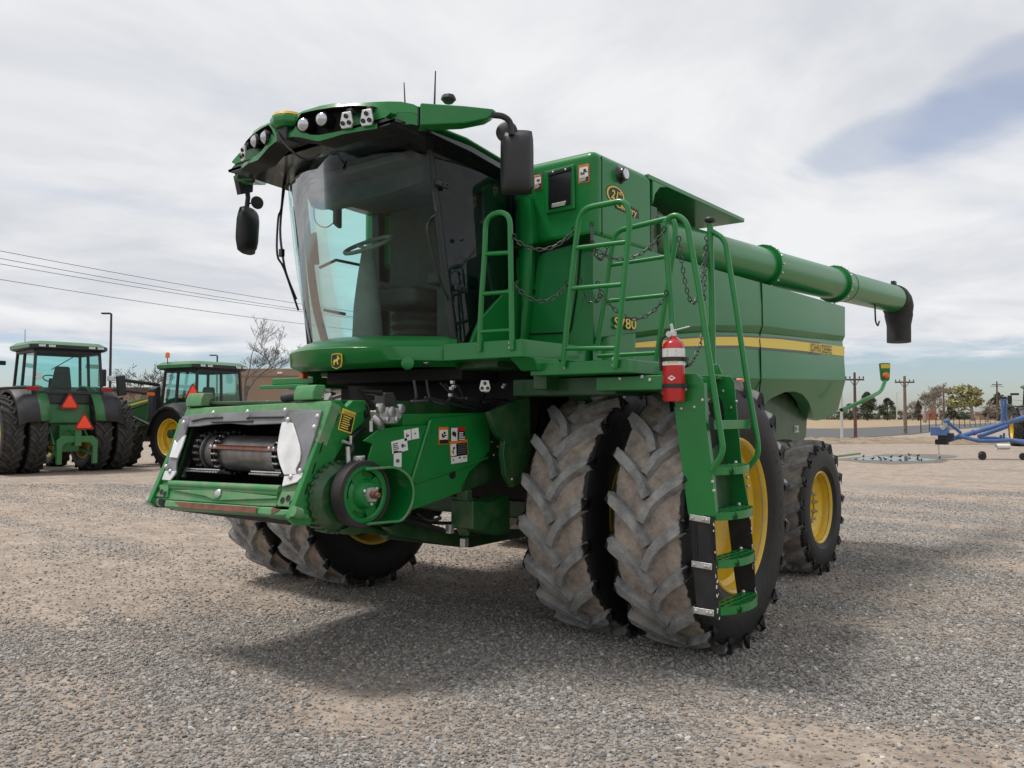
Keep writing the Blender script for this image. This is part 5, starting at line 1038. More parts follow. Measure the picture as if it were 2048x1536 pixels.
# rear marker board on its arm
mb = MB(); q0 = T(1683, 820, 1.75); ar = [q0, T(1700, 814, 1.80), T(1735, 797, 1.95), T(1762, 783, 2.0), T(1770, 762, 2.0)]; mb.tube(round_path(ar, .12), .026, 10); mk = mb.build('marker_arm', 'green', HV)
c = T(1771, 745, 2.0); r_ = RIGHT; mb = MB(); sh_ = [(-.075, .125), (-.06, .135), (.06, .135), (.075, .125), (.06, -.10), (.03, -.125), (-.03, -.125), (-.055, -.10)]; mb.prism([c + r_ * x + ZUP * y for x, y in sh_], F0 * .05); mb.build('marker_board', 'green', mk, bevel=.01)
mb = MB(); mb.prism([c - F0 * .004 + r_ * x + ZUP * y for x, y in ((-.066, .118), (.066, .118), (.062, .06), (-.062, .06))], F0 * .003); mb.build('marker_stripe', 'decal_yellow', mk, smooth=0)
mb = MB(); mb.lathe([(.001, .05), (.03, .045), (.045, .02), (.047, 0)], c - F0 * .002 + ZUP * -.04, -F0, 20); mb.build('marker_lamp', 'amber', mk)

# ================================================================== PLATFORM, RAILS, LADDER
mb = MB(); mb.box(.92, 1.64, -1.42, -.5, 2.115, 2.24); mb.build('door_platform', 'green', HV, bevel=.008)
mb = MB(); mb.box(1.55, 2.34, -1.20, -.52, 1.995, 2.085); mb.prism([Vector((1.5, -1.24, 2.03)), Vector((1.66, -1.24, 2.03)), Vector((1.66, -1.30, 2.12)), Vector((1.5, -1.38, 2.12))], (0, .3, 0)); mb.build('walkway', 'green', HV, bevel=.008)
mb = MB(); mb.box(1.985, 2.56, -1.02, -.35, 1.885, 1.982); piv = mb.build('ladder_pivot_beam', 'green', HV, bevel=.008)
bt = MB(); bolt_heads(bt, [S(u, v, -1.021) for u, v in ((1284, 754), (1300, 760), (1240, 757))], (0, -1, 0), .014, .012); bt.build('beam_bolts', 'zinc', piv)['kind'] = 'stuff'
mb = MB(); mb.box(1.2, 2.1, -.95, -.45, 1.86, 1.99); mb.box(1.5, 1.62, -1.1, -.5, 1.9, 2.12); mb.build('platform_support', 'green_dark', HV, bevel=.01)
mb = MB(); mb.lathe([(.001, -.1), (.16, -.1), (.18, -.05), (.18, .1)], T(1165, 765, 1.55) + Vector((0, .1, 0)), (1, 0, 0), 28); mb.build('support_hub', 'green_dark', HV)
bt = MB(); bolt_heads(bt, [S(u, v, -1.425) for u, v in ((958, 690), (958, 699), (1021, 686), (1021, 696))] + [S(u, v, -1.205) for u, v in ((1127, 724), (1128, 734), (1228, 718), (1228, 731), (1063, 735))] , (0, -1, 0), .017, .014); bt.build('platform_bolts', 'zinc', HV)['kind'] = 'stuff'
RT = .0195
def rail(name, pts, s_, rungs=(), rad=.14, r=RT):
    mb = MB(); P = [S(u, v, s_) for u, v in pts]; mb.tube(round_path(P, rad, 7), r, 10)
    for (a, b_) in rungs: mb.tube([S(*a, s_), S(*b_, s_)], r * .82, 8)
    return mb.build(name, 'green', HV, smooth=60)
rail('handrail', ((959, 703), (962, 610), (970, 500), (971, 430), (1020, 422), (1022, 560), (1024, 700)), -1.43, (((970, 508), (1023, 505)), ((965, 588), (1023, 583)), ((961, 664), (1024, 660))), .16)
rail('handrail', ((1126, 735), (1136, 620), (1152, 480), (1160, 418), (1252, 400), (1260, 440), (1245, 600), (1230, 735)), -1.22, (((1152, 496), (1252, 484)), ((1142, 577), (1243, 569)), ((1131, 697), (1230, 696))), .16)
rail('handrail', ((1192, 705), (1210, 600), (1224, 500), (1232, 462), (1348, 434), (1352, 470), (1335, 580), (1312, 722)), -.58, (((1222, 530), (1340, 512)), ((1213, 602), (1330, 590)), ((1196, 712), (1312, 706))), .16)
# ladder rails
mb = MB(); P = [S(u, v, -.93) for u, v in ((1349, 745), (1345, 640), (1333, 500), (1330, 440), (1352, 428), (1374, 445), (1400, 590), (1425, 760), (1442, 870), (1447, 905), (1422, 942))]; mb.tube(round_path(P, .09, 7), RT, 10)
mb.build('ladder_handrail', 'green', HV, smooth=60)
mb = MB(); P = [S(u, v, -.33) for u, v in ((1423, 462), (1450, 478), (1470, 600), (1492, 750), (1516, 885), (1516, 912), (1490, 942))]; mb.tube(round_path(P, .09, 7), RT, 10); P = [S(u, v, -.33) for u, v in ((1420, 448), (1424, 600), (1426, 742))]; mb.tube(P, RT * 1.15, 10); lr = mb.build('ladder_handrail', 'green', HV, smooth=60)
mb = MB(); c = S(1420, 440, -.33); mb.lathe([(.001, .022), (.03, .02), (.042, .005), (.036, -.015), (.012, -.02), (.012, -.05)], c, (0, 0, 1), 10); mb.build('post_knob', 'black_plastic', lr, bevel=.003)
# ladder
lad = MB(); FS, BS = -.93, -.33
fpoly = [S(u, v, FS) for u, v in ((1338, 748), (1392, 748), (1402, 756), (1405, 766), (1409, 843), (1421, 942), (1429, 1032), (1378, 1029), (1368, 950), (1350, 812))]
lad.prism(fpoly, (0, .010, 0)); eds = [S(u, v, FS) for u, v in ((1405, 766), (1409, 843), (1421, 942), (1429, 1032))]; eds2 = [S(u, v, FS) for u, v in ((1350, 812), (1368, 950), (1378, 1029))]
for E_ in (eds, eds2):
    for a, b_ in zip(E_, E_[1:]): lad.prism([a, b_, b_ + Vector((0, .05, 0)), a + Vector((0, .05, 0))], (.008 if E_ is eds else -.008, 0, 0))
ladder = lad.build('ladder', 'green', HV, bevel=.003)
bk = [S(u, v, BS) for u, v in ((1430, 752), (1460, 752), (1468, 762), (1475, 843), (1485, 942), (1501, 1032), (1452, 1040), (1440, 900))]
mb = MB(); mb.prism(bk, (0, .012, 0)); mb.build('stringer', 'green', ladder, bevel=.003)
f1 = S(1362, 860, FS); f0 = S(1381, 1031, FS); ft = S(1345, 775, FS)
mb = MB(); mb.prism([Vector((ft.x + .03, FS + .012, ft.z)), Vector((ft.x + .03, BS, ft.z)), Vector((f0.x + .03, BS, f0.z)), Vector((f0.x + .03, FS + .012, f0.z))], (.008, 0, 0)); mb.build('riser', 'green_dark', ladder, bevel=.002)
bt = MB(); bolt_heads(bt, [S(u, v, FS - .001) for u, v in ((1363, 817), (1389, 814), (1371, 779), (1405, 800), (1425, 963), (1428, 981))], (0, -1, 0), .011, .010); bolt_heads(bt, [S(u, v, BS - .001) for u, v in ((1442, 758), (1446, 782), (1462, 815), (1473, 803), (1495, 955), (1496, 972))], (0, -1, 0), .011, .010); bt.build('ladder_bolts', 'zinc', ladder)['kind'] = 'stuff'
# flexible lower sides and their clamp plates
fl0 = [S(u, v, FS + .004) for u, v in ((1380, 1030), (1428, 1036), (1434, 1140), (1438, 1240), (1394, 1228), (1386, 1130))]
mb = MB(); mb.prism(fl0, (0, .008, 0)); fl = mb.build('flexible_side', 'rubber', ladder, bevel=.001)
bl = [S(u, v, BS - .002) for u, v in ((1455, 1036), (1500, 1030), (1508, 1120), (1513, 1212), (1478, 1216), (1466, 1130))]
mb = MB(); mb.prism(bl, (0, .008, 0)); mb.build('flexible_side', 'rubber', ladder, bevel=.001)
mb = MB()
for k in range(2): a, b_ = S(1391 + k * 32, 1048 + k * 4, FS), S(1394 + k * 33, 1115 + k * 4, FS); mb.tube([a, b_], .005, 6)
mb.build('side_rib', 'black_gloss', fl)
for (u, v) in ((1398, 1037), (1402, 1130), (1406, 1223)):
    a, b_ = S(u - 19, v - 3, FS - .001), S(u + 22, v + 4, FS - .001); mb = MB(); mb.bar(a, b_, .006, .040, up=(0, 0, 1)); o = mb.build('clamp_plate', 'zinc', ladder, bevel=.006)
    bt = MB(); d = b_ - a; bolt_heads(bt, [a + d * q + Vector((0, -.004, 0)) for q in (.15, .68, .86)], (0, -1, 0), .014, .012); bt.build('clamp_bolts', 'zinc', o)['kind'] = 'stuff'
# frayed edge fibres of the rubber
mb = MB(); rnd = random.Random(5)
for (e0_, e1_) in ((fl0[1], fl0[3]), (bl[1], bl[3])):
    for k in range(13): p = e0_.lerp(e1_, rnd.random()); mb.obox(p + Vector((rnd.uniform(-.006, .006), -.002, 0)), (rnd.uniform(.001, .003), 0, 0), (0, .003, 0), (rnd.uniform(-.002, .002), 0, rnd.uniform(.003, .012)))
mb.build('frayed_edge', 'decal_white', fl, smooth=0)['kind'] = 'stuff'
# steps
def step(u, v, name='step'):
    c = S(u, v, FS); z = c.z; xi = S(u - 34, v, FS).x + .03; xo = c.x; L_ = BS - FS - .03; y0 = FS + .02
    mb = MB(); n = 12; outer = [Vector((xi, y0, z))] + [Vector((xo + .085 * math.sin(math.pi * k / n) ** .7, y0 + L_ * k / n, z)) for k in range(n + 1)] + [Vector((xi, y0 + L_, z))]
    for a, b_ in zip(outer, outer[1:] + outer[:1]): mb.prism([a, b_, b_ + Vector((0, 0, -.052)), a + Vector((0, 0, -.052))], ((a + b_) / 2 - Vector((xi + .09, y0 + L_ / 2, z))).normalized() * -.012)
    for q in (.32, .62): mb.bar(Vector((xi + (xo + .07 - xi) * q, y0 + .02, z - .008)), Vector((xi + (xo + .07 - xi) * q, y0 + L_ - .02, z - .008)), .012, .02)
    for q in (.16, .33, .5, .67, .84): mb.bar(Vector((xi, y0 + L_ * q, z - .010)), Vector((xo + .07 * math.sin(math.pi * q) ** .7, y0 + L_ * q, z - .010)), .012, .02)
    o = mb.build(name, 'green', ladder, bevel=.002); bt = MB(); bolt_heads(bt, [Vector((xi + .02, y0 + L_ - .05, z + .004))], (0, 0, 1), .014, .016); bt.build('step_bolt', 'zinc', o)
for u, v in ((1423, 935), (1430, 1026), (1434, 1122), (1439, 1216)): step(u, v)
c = S(1440, 850, FS); mb = MB(); mb.box(c.x - .05, c.x - .04, FS + .015, BS - .01, c.z - .03, c.z + .03); mb.build('riser_bar', 'green', ladder, bevel=.003)
mb = MB(); c = T(1480, 769, 2.45); mb.box(c.x - .02, c.x + .04, c.y - .04, c.y + .06, c.z - .045, c.z + .045); mb.build('amber_reflector', 'amber', HV, bevel=.008)
mb = MB(); q = [S(u, v, -.35) for u, v in ((1420, 748), (1426, 728), (1436, 728), (1444, 748))]; mb.prism(q, (0, .02, 0)); mb.box(2.3, 2.62, -.42, -.3, 1.97, 2.0); mb.build('ladder_catch', 'green', HV, bevel=.004)
# ---------------------------------------------------------------- safety chains
def chain(a, b_, sag, name='safety_chain'):
    a, b_ = Vector(a), Vector(b_); N_ = 60; P = [a.lerp(b_, i / N_) + Vector((0, 0, -4 * sag * (i / N_) * (1 - i / N_))) for i in range(N_ + 1)]
    L_ = sum((P[i + 1] - P[i]).length for i in range(N_)); pitch = .036; n = max(3, int(L_ / pitch)); mb = MB(); acc = 0; i = 0; pts = [P[0]]
    tgt = L_ / n; run = 0.
    for k in range(N_):
        seg = (P[k + 1] - P[k]).length
        while run + seg >= tgt * len(pts) and len(pts) <= n: pts.append(P[k].lerp(P[k + 1], (tgt * len(pts) - run) / seg))
        run += seg
    if len(pts) < n + 1: pts.append(P[-1])
    for k in range(len(pts) - 1):
        p, q = pts[k], pts[k + 1]; d = (q - p).normalized(); s1 = d.cross(Vector((.3, -.8, .2))).normalized(); s2 = d.cross(s1); w = s1 if k % 2 else s2; c = (p + q) / 2; hl = tgt * .62; hw = .011
        mb.tube([c + d * (hl * x) + w * (hw * y) for x, y in ((-.7, -1), (.7, -1), (1, 0), (.7, 1), (-.7, 1), (-1, 0))], .0038, 5, closed=True)
    o = mb.build(name, 'chain', HV)
    mb = MB()
    for p in (a, b_): mb.tube([p + Vector((0, .0, .0)) + Vector((.014 * math.cos(t), 0, .014 + .018 * math.sin(t))) for t in np.linspace(0, 2 * math.pi, 13)[:-1]], .004, 5, closed=True)
    mb.build('chain_eye', 'black_steel', o)
SP = S
chain(S(1028, 477, -1.43), S(1147, 463, -1.22), .10); chain(S(1032, 572, -1.43), S(1134, 570, -1.22), .11)
chain(S(1186, 494, -1.22), S(1328, 463, -.98), .13); chain(S(1195, 572, -1.22), S(1333, 590, -.98), .19)
chain(S(1358, 482, -.93), S(1411, 500, -.45), .40); chain(S(1413, 480, -.34), S(1407, 600, -.45), .05); chain(S(1408, 660, -.6), S(1372, 733, -.9), .06)
chain(FT(1184, 452, .02), S(1185, 500, -1.0), .01); chain(S(1185, 490, -1.1), S(1214, 497, -.58), .09); chain(S(1160, 565, -.6), S(1200, 595, -.58), .10)
# labels on the feeder shields
def dT(name, x, y, x_, w, h, lay, par, tilt=.0): return decal(name, T(*z4(x, y), x_), Vector((0, 1, tilt)), ZUP, w, h, lay, par)
dT('pictogram_label', 522, 690, XS + .001, .145, .075, [(0, 1, 0, 1, 'decal_white'), (.46, .50, 0, 1, 'decal_grey'), *[l for l in pictogram(.06, .42, .2, .8, 8)[1:]], *[l for l in pictogram(.55, .95, .3, .8, 9)[1:3]]], sh, .12)
dT('pictogram_label', 435, 775, XS + .001, .15, .085, [(0, 1, 0, 1, 'decal_white'), *print_lines(.06, .45, .1, .85, 5, 'decal_grey'), *[l for l in pictogram(.5, .95, .2, .9, 4)[1:4]]], sh, .15)
dT('pictogram_label', 420, 872, XS + .001, .075, .11, [(0, 1, 0, 1, 'decal_white'), (0, 1, .9, 1, 'decal_black'), (.3, .7, .3, .5, 'decal_grey')], sh)
dT('warning_decal', 755, 700, XS + .001, .105, .125, [(0, 1, 0, 1, 'decal_orange'), *pictogram(.07, .93, .28, .84, 3), (.07, .93, .05, .26, 'decal_black')], ss)
dT('danger_decal', 860, 690, XS + .001, .16, .105, [(0, 1, 0, 1, 'decal_black'), (.48, 1, .72, 1, 'decal_red'), *pictogram(.03, .46, .04, .96, 6), *print_lines(.52, .95, .08, .68, 4, 'decal_white', 2)], ss)
dT('warning_decal', 868, 792, XS + .001, .20, .115, [(0, 1, 0, 1, 'decal_orange'), (.36, .97, .06, .82, 'decal_black'), *pictogram(.04, .34, .06, .82, 7), *print_lines(.4, .92, .1, .8, 5, 'decal_grey', 5)], ss, .06)
dT('pictogram_label', 870, 868, XS + .001, .18, .06, [(0, 1, 0, 1, 'decal_white'), *[l for l in pictogram(.03, .3, .1, .9, 3)[1:3]], *[l for l in pictogram(.36, .63, .1, .9, 5)[1:3]], *[l for l in pictogram(.7, .97, .1, .9, 6)[1:3]]], ss, .06)
cc = T(*z5(2015, 420), XN + .001); tq = Vector((0, 1, -.28)).normalized()
d_ = decal('caution_decal', cc, tq, ZUP, .12, .145, [(0, 1, 0, 1, 'decal_yellow'), (.07, .93, .06, .76, 'decal_black'), *print_lines(.13, .9, .10, .72, 6, 'decal_yellow', 4)], fh)
upq = (ZUP - tq * ZUP.dot(tq)).normalized(); text_mesh('decal_text', 'CAUTION', cc - tq * .048 + upq * .040, tq, upq, .027, 'decal_black', d_, thick=.012, squeeze=.85)

# ================================================================== FIRE EXTINGUISHER strapped to the ladder rail
FEX = empty('fire_extinguisher', tuple(S(1348, 803, -.985))); tag(FEX, 'red fire extinguisher with white label strapped to the green ladder handrail', 'fire extinguisher')
r_e = .073; H_ = .40
mb = MB(); mb.lathe([(.001, 0), (r_e * .9, 0), (r_e, .015), (r_e, H_ - .06), (r_e * .93, H_ - .025), (r_e * .6, H_), (.022, H_ + .012), (.022, H_ + .03)], (0, 0, 0), (0, 0, 1), 36); mb.build('cylinder', 'red_paint', FEX, smooth=50)
def band(z0, z1, m_, nm, rr): mb = MB(); mb.lathe([(rr, z0), (rr, z1)], (0, 0, 0), (0, 0, 1), 36); return mb.build(nm, m_, FEX, smooth=60)
lb = band(.235, .345, 'decal_white', 'label', r_e + .001); band(.245, .275, 'decal_white', 'label_lower', r_e + .0013)
for z0 in (.100, .275):
    mb = MB(); mb.lathe([(r_e + .001, z0 - .014), (r_e + .005, z0 - .014), (r_e + .005, z0 + .014), (r_e + .001, z0 + .014)], (0, 0, 0), (0, 0, 1), 36); mb.box(.055, .10, -.02, .02, z0 - .012, z0 + .012); mb.build('strap', 'black_plastic', FEX)
toward = Vector((CAM.x, CAM.y, 0)) - Vector((FEX.location.x, FEX.location.y, 0)); toward.normalize(); rr_ = Vector((-toward.y, toward.x, 0))
def oncyl(a, z, o=.003): d = toward * math.cos(a) + rr_ * math.sin(a); return Vector((d.x * (r_e + o), d.y * (r_e + o), z))
mb = MB(); mb.add([oncyl(-.55, .152), oncyl(-.2, .134), oncyl(.15, .152), oncyl(-.2, .170)], [(0, 1, 2, 3)]); mb.build('maker_diamond', 'decal_white', FEX, smooth=0, recalc=True)
mb = MB()
for k in range(6): z = .330 - .009 * k; mb.add([oncyl(-.6, z, .0025), oncyl(.2 + .08 * (k % 3), z, .0025), oncyl(.2 + .08 * (k % 3), z + .004, .0025), oncyl(-.6, z + .004, .0025)], [(0, 1, 2, 3)])
for k in range(3): mb.add([oncyl(-.55 + .33 * k, .247, .003), oncyl(-.3 + .33 * k, .247, .003), oncyl(-.3 + .33 * k, .257, .003), oncyl(-.55 + .33 * k, .257, .003)], [(0, 1, 2, 3)], 1)
mb.build('label_print', ['decal_grey', 'decal_yellow'], FEX, smooth=0, recalc=True)['kind'] = 'stuff'
mb = MB(); mb.cyl((0, 0, H_ + .02), (0, 0, H_ + .06), .02, 14); mb.lathe([(.001, .01), (.02, .01), (.02, 0)], Vector((0, 0, H_ + .04)) + rr_ * -.03 + toward * .01, toward, 16); mb.build('valve', 'zinc', FEX, bevel=.002)
mb = MB(); a = Vector((0, 0, H_ + .06)); mb.bar(a - rr_ * .02, a + rr_ * .105 + Vector((0, 0, .03)), .022, .010); mb.bar(a - rr_ * .015 + Vector((0, 0, -.015)), a + rr_ * .06 + Vector((0, 0, -.07)), .02, .008); mb.bar(a - rr_ * .005, a - rr_ * .015 + Vector((0, 0, .05)), .02, .02); mb.build('lever', 'zinc', FEX, bevel=.003)
mb = MB(); mb.tube(catmull([Vector((0, 0, H_ + .035)) - rr_ * .02, Vector((0, 0, H_ + .02)) - rr_ * .07, Vector((0, 0, H_ - .06)) - rr_ * .085, Vector((0, 0, .2)) - rr_ * .082], 6), .010, 8); mb.build('hose', 'black_plastic', FEX)
# ================================================================== TRACTORS (local: x right, y forward, origin on the ground under the rear axle)
ty_big = tyre_mesh('tyre', 1.04, .50, .645, 22, .05, .055, ['tyre_clean', 'lug_clean'], lc=.30, seg=56, stations=4)
ty_mid = tyre_mesh('tyre', .92, .60, .50, 20, .05, .06, ['tyre_rear', 'lug_rear'], lc=.30, seg=56, stations=4)
ty_small = tyre_mesh('tyre', .76, .46, .43, 18, .045, .05, ['tyre_clean', 'lug_clean'], lc=.24, seg=48, stations=4)
RIMS = {}
def rim_of(r, w, sd):
    k = (r, w, sd)
    if k not in RIMS: RIMS[k] = rim_mesh('wheel', r, w, -.02, sd, .16, ['yellow'], 40)
    return RIMS[k]
bolt_me = MB(); 
for k in range(10): a = 2 * math.pi * k / 10; bolt_me.lathe([(.001, .03), (.018, .03), (.02, 0)], (0, .17 * math.cos(a), .17 * math.sin(a)), (1, 0, 0), 6)
bolt_me.lathe([(.001, .08), (.09, .08), (.11, .0)], (0, 0, 0), (1, 0, 0), 18); hubs = bolt_me.mesh('hub', ['yellow'], 30)
def add_wheel(root, x, y, ty, R, r, w, sd, steer=0.):
    wv = put('wheel', rim_of(r, w, sd), root, (x, y, R - .025)); wv.rotation_euler = (0, 0, steer); t = put('tyre', ty, wv); t.rotation_euler = (.3 * x, 0, 0)
    h = put('hub', hubs, wv, (-.02 * sd, 0, 0)); h.rotation_euler = (0, 0, 0 if sd > 0 else math.pi)
def triangle(root, c, size, tilt=0.):
    c = Vector(c); mb = MB()
    def tri(k, o): return [c + Vector((x * size * k, o, z * size * k)) for x, z in ((-.5, -.30), (-.42, -.36), (.42, -.36), (.5, -.30), (.06, .50), (-.06, .50))]
    mb.prism(tri(1.18, 0), (0, -.006, 0), 1); mb.prism(tri(.88, -.008), (0, -.004, 0), 0); return mb.build('slow_triangle', ['smv', 'smv_border'], root, smooth=0)
def tractor(root, kind):
    big = kind == 'big'; cw, z0, z1 = (.86, 2.12, 3.22) if big else (.80, 1.62, 2.80)
    yb, yf = -.62, .95
    # chassis, rear housing, hood
    mb = MB(); mb.box(-.28, .28, -.4, 3.0, .72, 1.35); mb.box(-.42, .42, -.55, .3, .7, 1.5); mb.cyl((-1.2, 0, 1.0), (1.2, 0, 1.0), .13, 14); mb.build('chassis', 'green_dark', root, bevel=.03)
    mb = MB(); mb.prism([Vector((.42, .95, 1.35)), Vector((.42, .95, 2.08)), Vector((.42, 1.6, 2.06)), Vector((.40, 3.1, 1.86)), Vector((.38, 3.45, 1.7)), Vector((.38, 3.5, 1.1)), Vector((.42, 2.4, 1.2))], (-.84, 0, 0)); h = mb.build('hood', 'green_far', root, bevel=.07, seg=3)
    for sg in (-1, 1): mb = MB(); mb.prism([Vector((sg * .424, 1.0, 1.86)), Vector((sg * .424, 3.0, 1.72)), Vector((sg * .424, 3.0, 1.66)), Vector((sg * .424, 1.0, 1.76))], (sg * .004, 0, 0)); mb.build('hood_stripe', 'decal_yellow', h, smooth=0)
    # rear deck and fenders
    mb = MB(); mb.prism([Vector((-.62, -.62, 1.30)), Vector((.62, -.62, 1.30)), Vector((.70, -.55, z0 + .05)), Vector((-.70, -.55, z0 + .05))], (0, .9, 0)); mb.build('rear_deck', 'green_far', root, bevel=.04, seg=3)
    Rf = 1.20 if big else .99; zc = 1.12 if big else .895
    for sg in (-1, 1):
        rows = []
        for k in range(9):
            a = R_(12 + 20 * k); y, z = -Rf * math.cos(a), zc + Rf * math.sin(a) * 1.0
            rows.append([Vector((sg * x, y * .93, z - d)) for x, d in ((.55, -.02), (.80, 0), (1.10, .02), (1.30, .10), (1.32, .18))])
        mb = MB(); mb.grid(rows, mi=lambda i, j: 0 if j < 1 else 1); mb.build('fender', ['green_far', 'black_plastic'], root, smooth=50, solid=.03, recalc=True)
        mb = MB(); mb.obox((sg * .92, -.80, z0 + .10), (.15, 0, 0), (0, .02, .01), (0, -.02, .05)); mb.build('tail_lamp', 'red_lens', root, bevel=.01)
    # cab: posts, glass, roof
    mb = MB(); top = cw - .06
    for sg in (-1, 1):
        for ya, yt in ((yb, yb + .06), (.30, .26), (yf, yf - .10)): mb.bar(Vector((sg * cw, ya, z0)), Vector((sg * top, yt, z1)), .07, .07, up=(0, 1, 0))
    for ya in (yb, yf): mb.bar(Vector((-cw, ya, z0)), Vector((cw, ya, z0)), .08, .08); mb.bar(Vector((-top, ya * .9, z1)), Vector((top, ya * .9, z1)), .10, .10)
    for sg in (-1, 1): mb.bar(Vector((sg * cw, yb, z0)), Vector((sg * cw, yf, z0)), .08, .08); mb.bar(Vector((sg * top, yb * .9, z1)), Vector((sg * top, yf * .9, z1)), .1, .1)
    mb.build('cab_frame', 'black_plastic', root, bevel=.015)
    mb = MB(); mb.box(-cw, cw, yb, yf, z0 - .3, z0 - .02); mb.build('cab_base', 'black_plastic', root, bevel=.03)
    for nm, pts in (('rear_window', ((-cw, yb), (cw, yb))), ('side_window', ((cw, yb), (cw, yf))), ('side_window', ((-cw, yb), (-cw, yf))), ('windscreen', ((-cw, yf), (cw, yf)))):
        (xa, ya), (xb, yb_) = pts; mb = MB(); k = top / cw; mb.add([Vector((xa, ya, z0)), Vector((xb, yb_, z0)), Vector((xb * k, yb_ * .92, z1)), Vector((xa * k, ya * .92, z1))], [(0, 1, 2, 3)]); mb.build(nm, 'glass_far', root, smooth=0)
    mb = MB()
    for z, k, yy0, yy1 in ((z1 + .02, .98, yb - .14, yf + .10), (z1 + .12, 1.03, yb - .20, yf + .16)): pass
    rows = []
    for z, hw, y0_, y1_ in ((z1 + .03, .92, yb - .10, yf + .06), (z1 + .07, .98, yb - .16, yf + .12), (z1 + .16, .98, yb - .16, yf + .14), (z1 + .25, .86, yb + .0, yf + .02), (z1 + .27, .5, yb + .2, yf - .2)): rows.append([Vector((x * hw, y, z)) for x, y in ((-1, y0_ + .15), (-.85, y0_), (.85, y0_), (1, y0_ + .15), (1, y1_ - .15), (.85, y1_), (-.85, y1_), (-1, y1_ - .15), (-1, y0_ + .15))])
    mb.grid(rows, mi=lambda i, j: 1 if i == 0 or (i == 1 and j in (0, 1, 2)) else 0); mb.add(rows[-1][:-1], [tuple(range(8))]); mb.build('roof', ['green_far', 'black_plastic'], root, smooth=35, recalc=True)
    for x in (-.72, -.48, .52, .74): mb = MB(); mb.obox((x, yb - .17, z1 + .115), (.085, 0, 0), (0, .012, 0), (0, 0, .032)); mb.build('roof_lamp', 'lens', root, bevel=.01)
    # seat, wheel
    mb = MB(); mb.box(-.26, .26, -.1, .4, z0 - .1, z0 + .15); mb.prism([Vector((-.27, -.12, z0 + .1)), Vector((.27, -.12, z0 + .1)), Vector((.18, -.2, z0 + .72)), Vector((-.18, -.2, z0 + .72))], (0, .12, 0)); mb.build('seat', 'interior', root, bevel=.05, seg=3)
    mb = MB(); c = Vector((0, .72, z0 + .42)); mb.tube([c + Vector((.2 * math.cos(a), .17 * math.sin(a), .10 * math.sin(a))) for a in np.linspace(0, 6.2832, 21)[:-1]], .016, 6, closed=True); mb.tube([c, (0, .85, z0 - .1)], .05, 8); mb.build('steering_wheel', 'black_plastic', root)
    # hitch
    mb = MB()
    if big:
        for sg in (-1, 1):
            mb.prism([Vector((sg * x, -1.35, z)) for x, z in ((.05, .98), (.38, .98), (.50, .86), (.50, .25), (.38, .25), (.38, .70), (.30, .80), (.05, .82))], (0, .12, 0)); mb.tube([Vector((sg * .42, -.4, .62)), Vector((sg * .43, -1.3, .48))], .05, 8); mb.tube([Vector((sg * .42, -.4, 1.3)), Vector((sg * .46, -1.0, .75))], .035, 8)
        mb.box(-.08, .08, -1.38, -1.1, .72, 1.15); mb.tube([Vector((0, -.4, 1.25)), Vector((0, -1.2, 1.0))], .04, 8)
        mb.box(-.25, .25, -.75, -.5, .55, 1.25)
    else:
        for sg in (-1, 1): mb.tube([Vector((sg * .4, -.4, .6)), Vector((sg * .42, -1.15, .5))], .05, 8); mb.tube([Vector((sg * .4, -.5, 1.3)), Vector((sg * .42, -.9, .6))], .03, 8)
        mb.box(-.3, .3, -.7, -.5, .6, 1.3)
    mb.build('hitch', 'green_far', root, bevel=.012)
    # wheels
    if big:
        for sg in (-1, 1):
            for x in (.80, 1.38): add_wheel(root, sg * x, 0, ty_big, 1.04, .645, .50, sg)
            for x in (.84, ): add_wheel(root, sg * x, 2.75, ty_small, .76, .43, .46, sg)
        triangle(root, (0.0, -.72, 1.86), .42); triangle(root, (.12, -1.42, 1.32), .42)
        for x in (-.75, ): lamp_bracket((x, yb - .06, z0 + .42), (-1, 0, 0), (0, 0, 1), -.16, .16, root)
        mb = MB(); mb.obox((1.12, yb + .05, z0 + .42), (.10, 0, 0), (0, .04, 0), (0, 0, .07)); mb.build('work_lamp', 'lens', root, bevel=.02)
        for sg in (-1, 1):
            mb = MB(); mb.tube([Vector((sg * .9, yb, z0 + .12)), Vector((sg * 1.5, yb - .05, z0 + .09)), Vector((sg * 2.05, yb - .08, z0 + .02))], [.035, .035, .05], 8); e_ = mb.build('extremity_bar', 'black_plastic', root); mb = MB(); mb.obox((sg * 2.15, yb - .09, z0 + .0), (.12, 0, 0), (0, .03, 0), (0, 0, .045)); mb.build('extremity_lamp', 'amber', e_, bevel=.01)
        mb = MB(); mb.tube([Vector((.15, yb - .03, z1 - .1)), Vector((-.45, yb - .05, z0 + .6))], .012, 6); mb.build('rear_wiper', 'black_gloss', root)
        for sg in (-1, 1): mb = MB(); mb.obox((sg * 1.25, yf + .1, z1 - .28), (.22, .02, 0), (0, .05, 0), (0, 0, .06)); mb.build('mirror_arm', 'black_plastic', root, bevel=.02); mb = MB(); mb.obox((sg * 1.5, yf + .1, z1 - .6), (.11, 0, 0), (0, .05, 0), (0, 0, .25)); mb.build('mirror', 'black_plastic', root, bevel=.03)
        mb = MB(); mb.tube([Vector((-.8, .3, z1 + .2)), Vector((-.8, .3, z1 + .6))], .008, 5); mb.build('aerial', 'pole_steel', root)
    else:
        for sg in (-1, 1): add_wheel(root, sg * .95, 0, ty_mid, .92, .50, .60, sg); add_wheel(root, sg * .92, 2.6, ty_small, .76, .43, .46, sg)
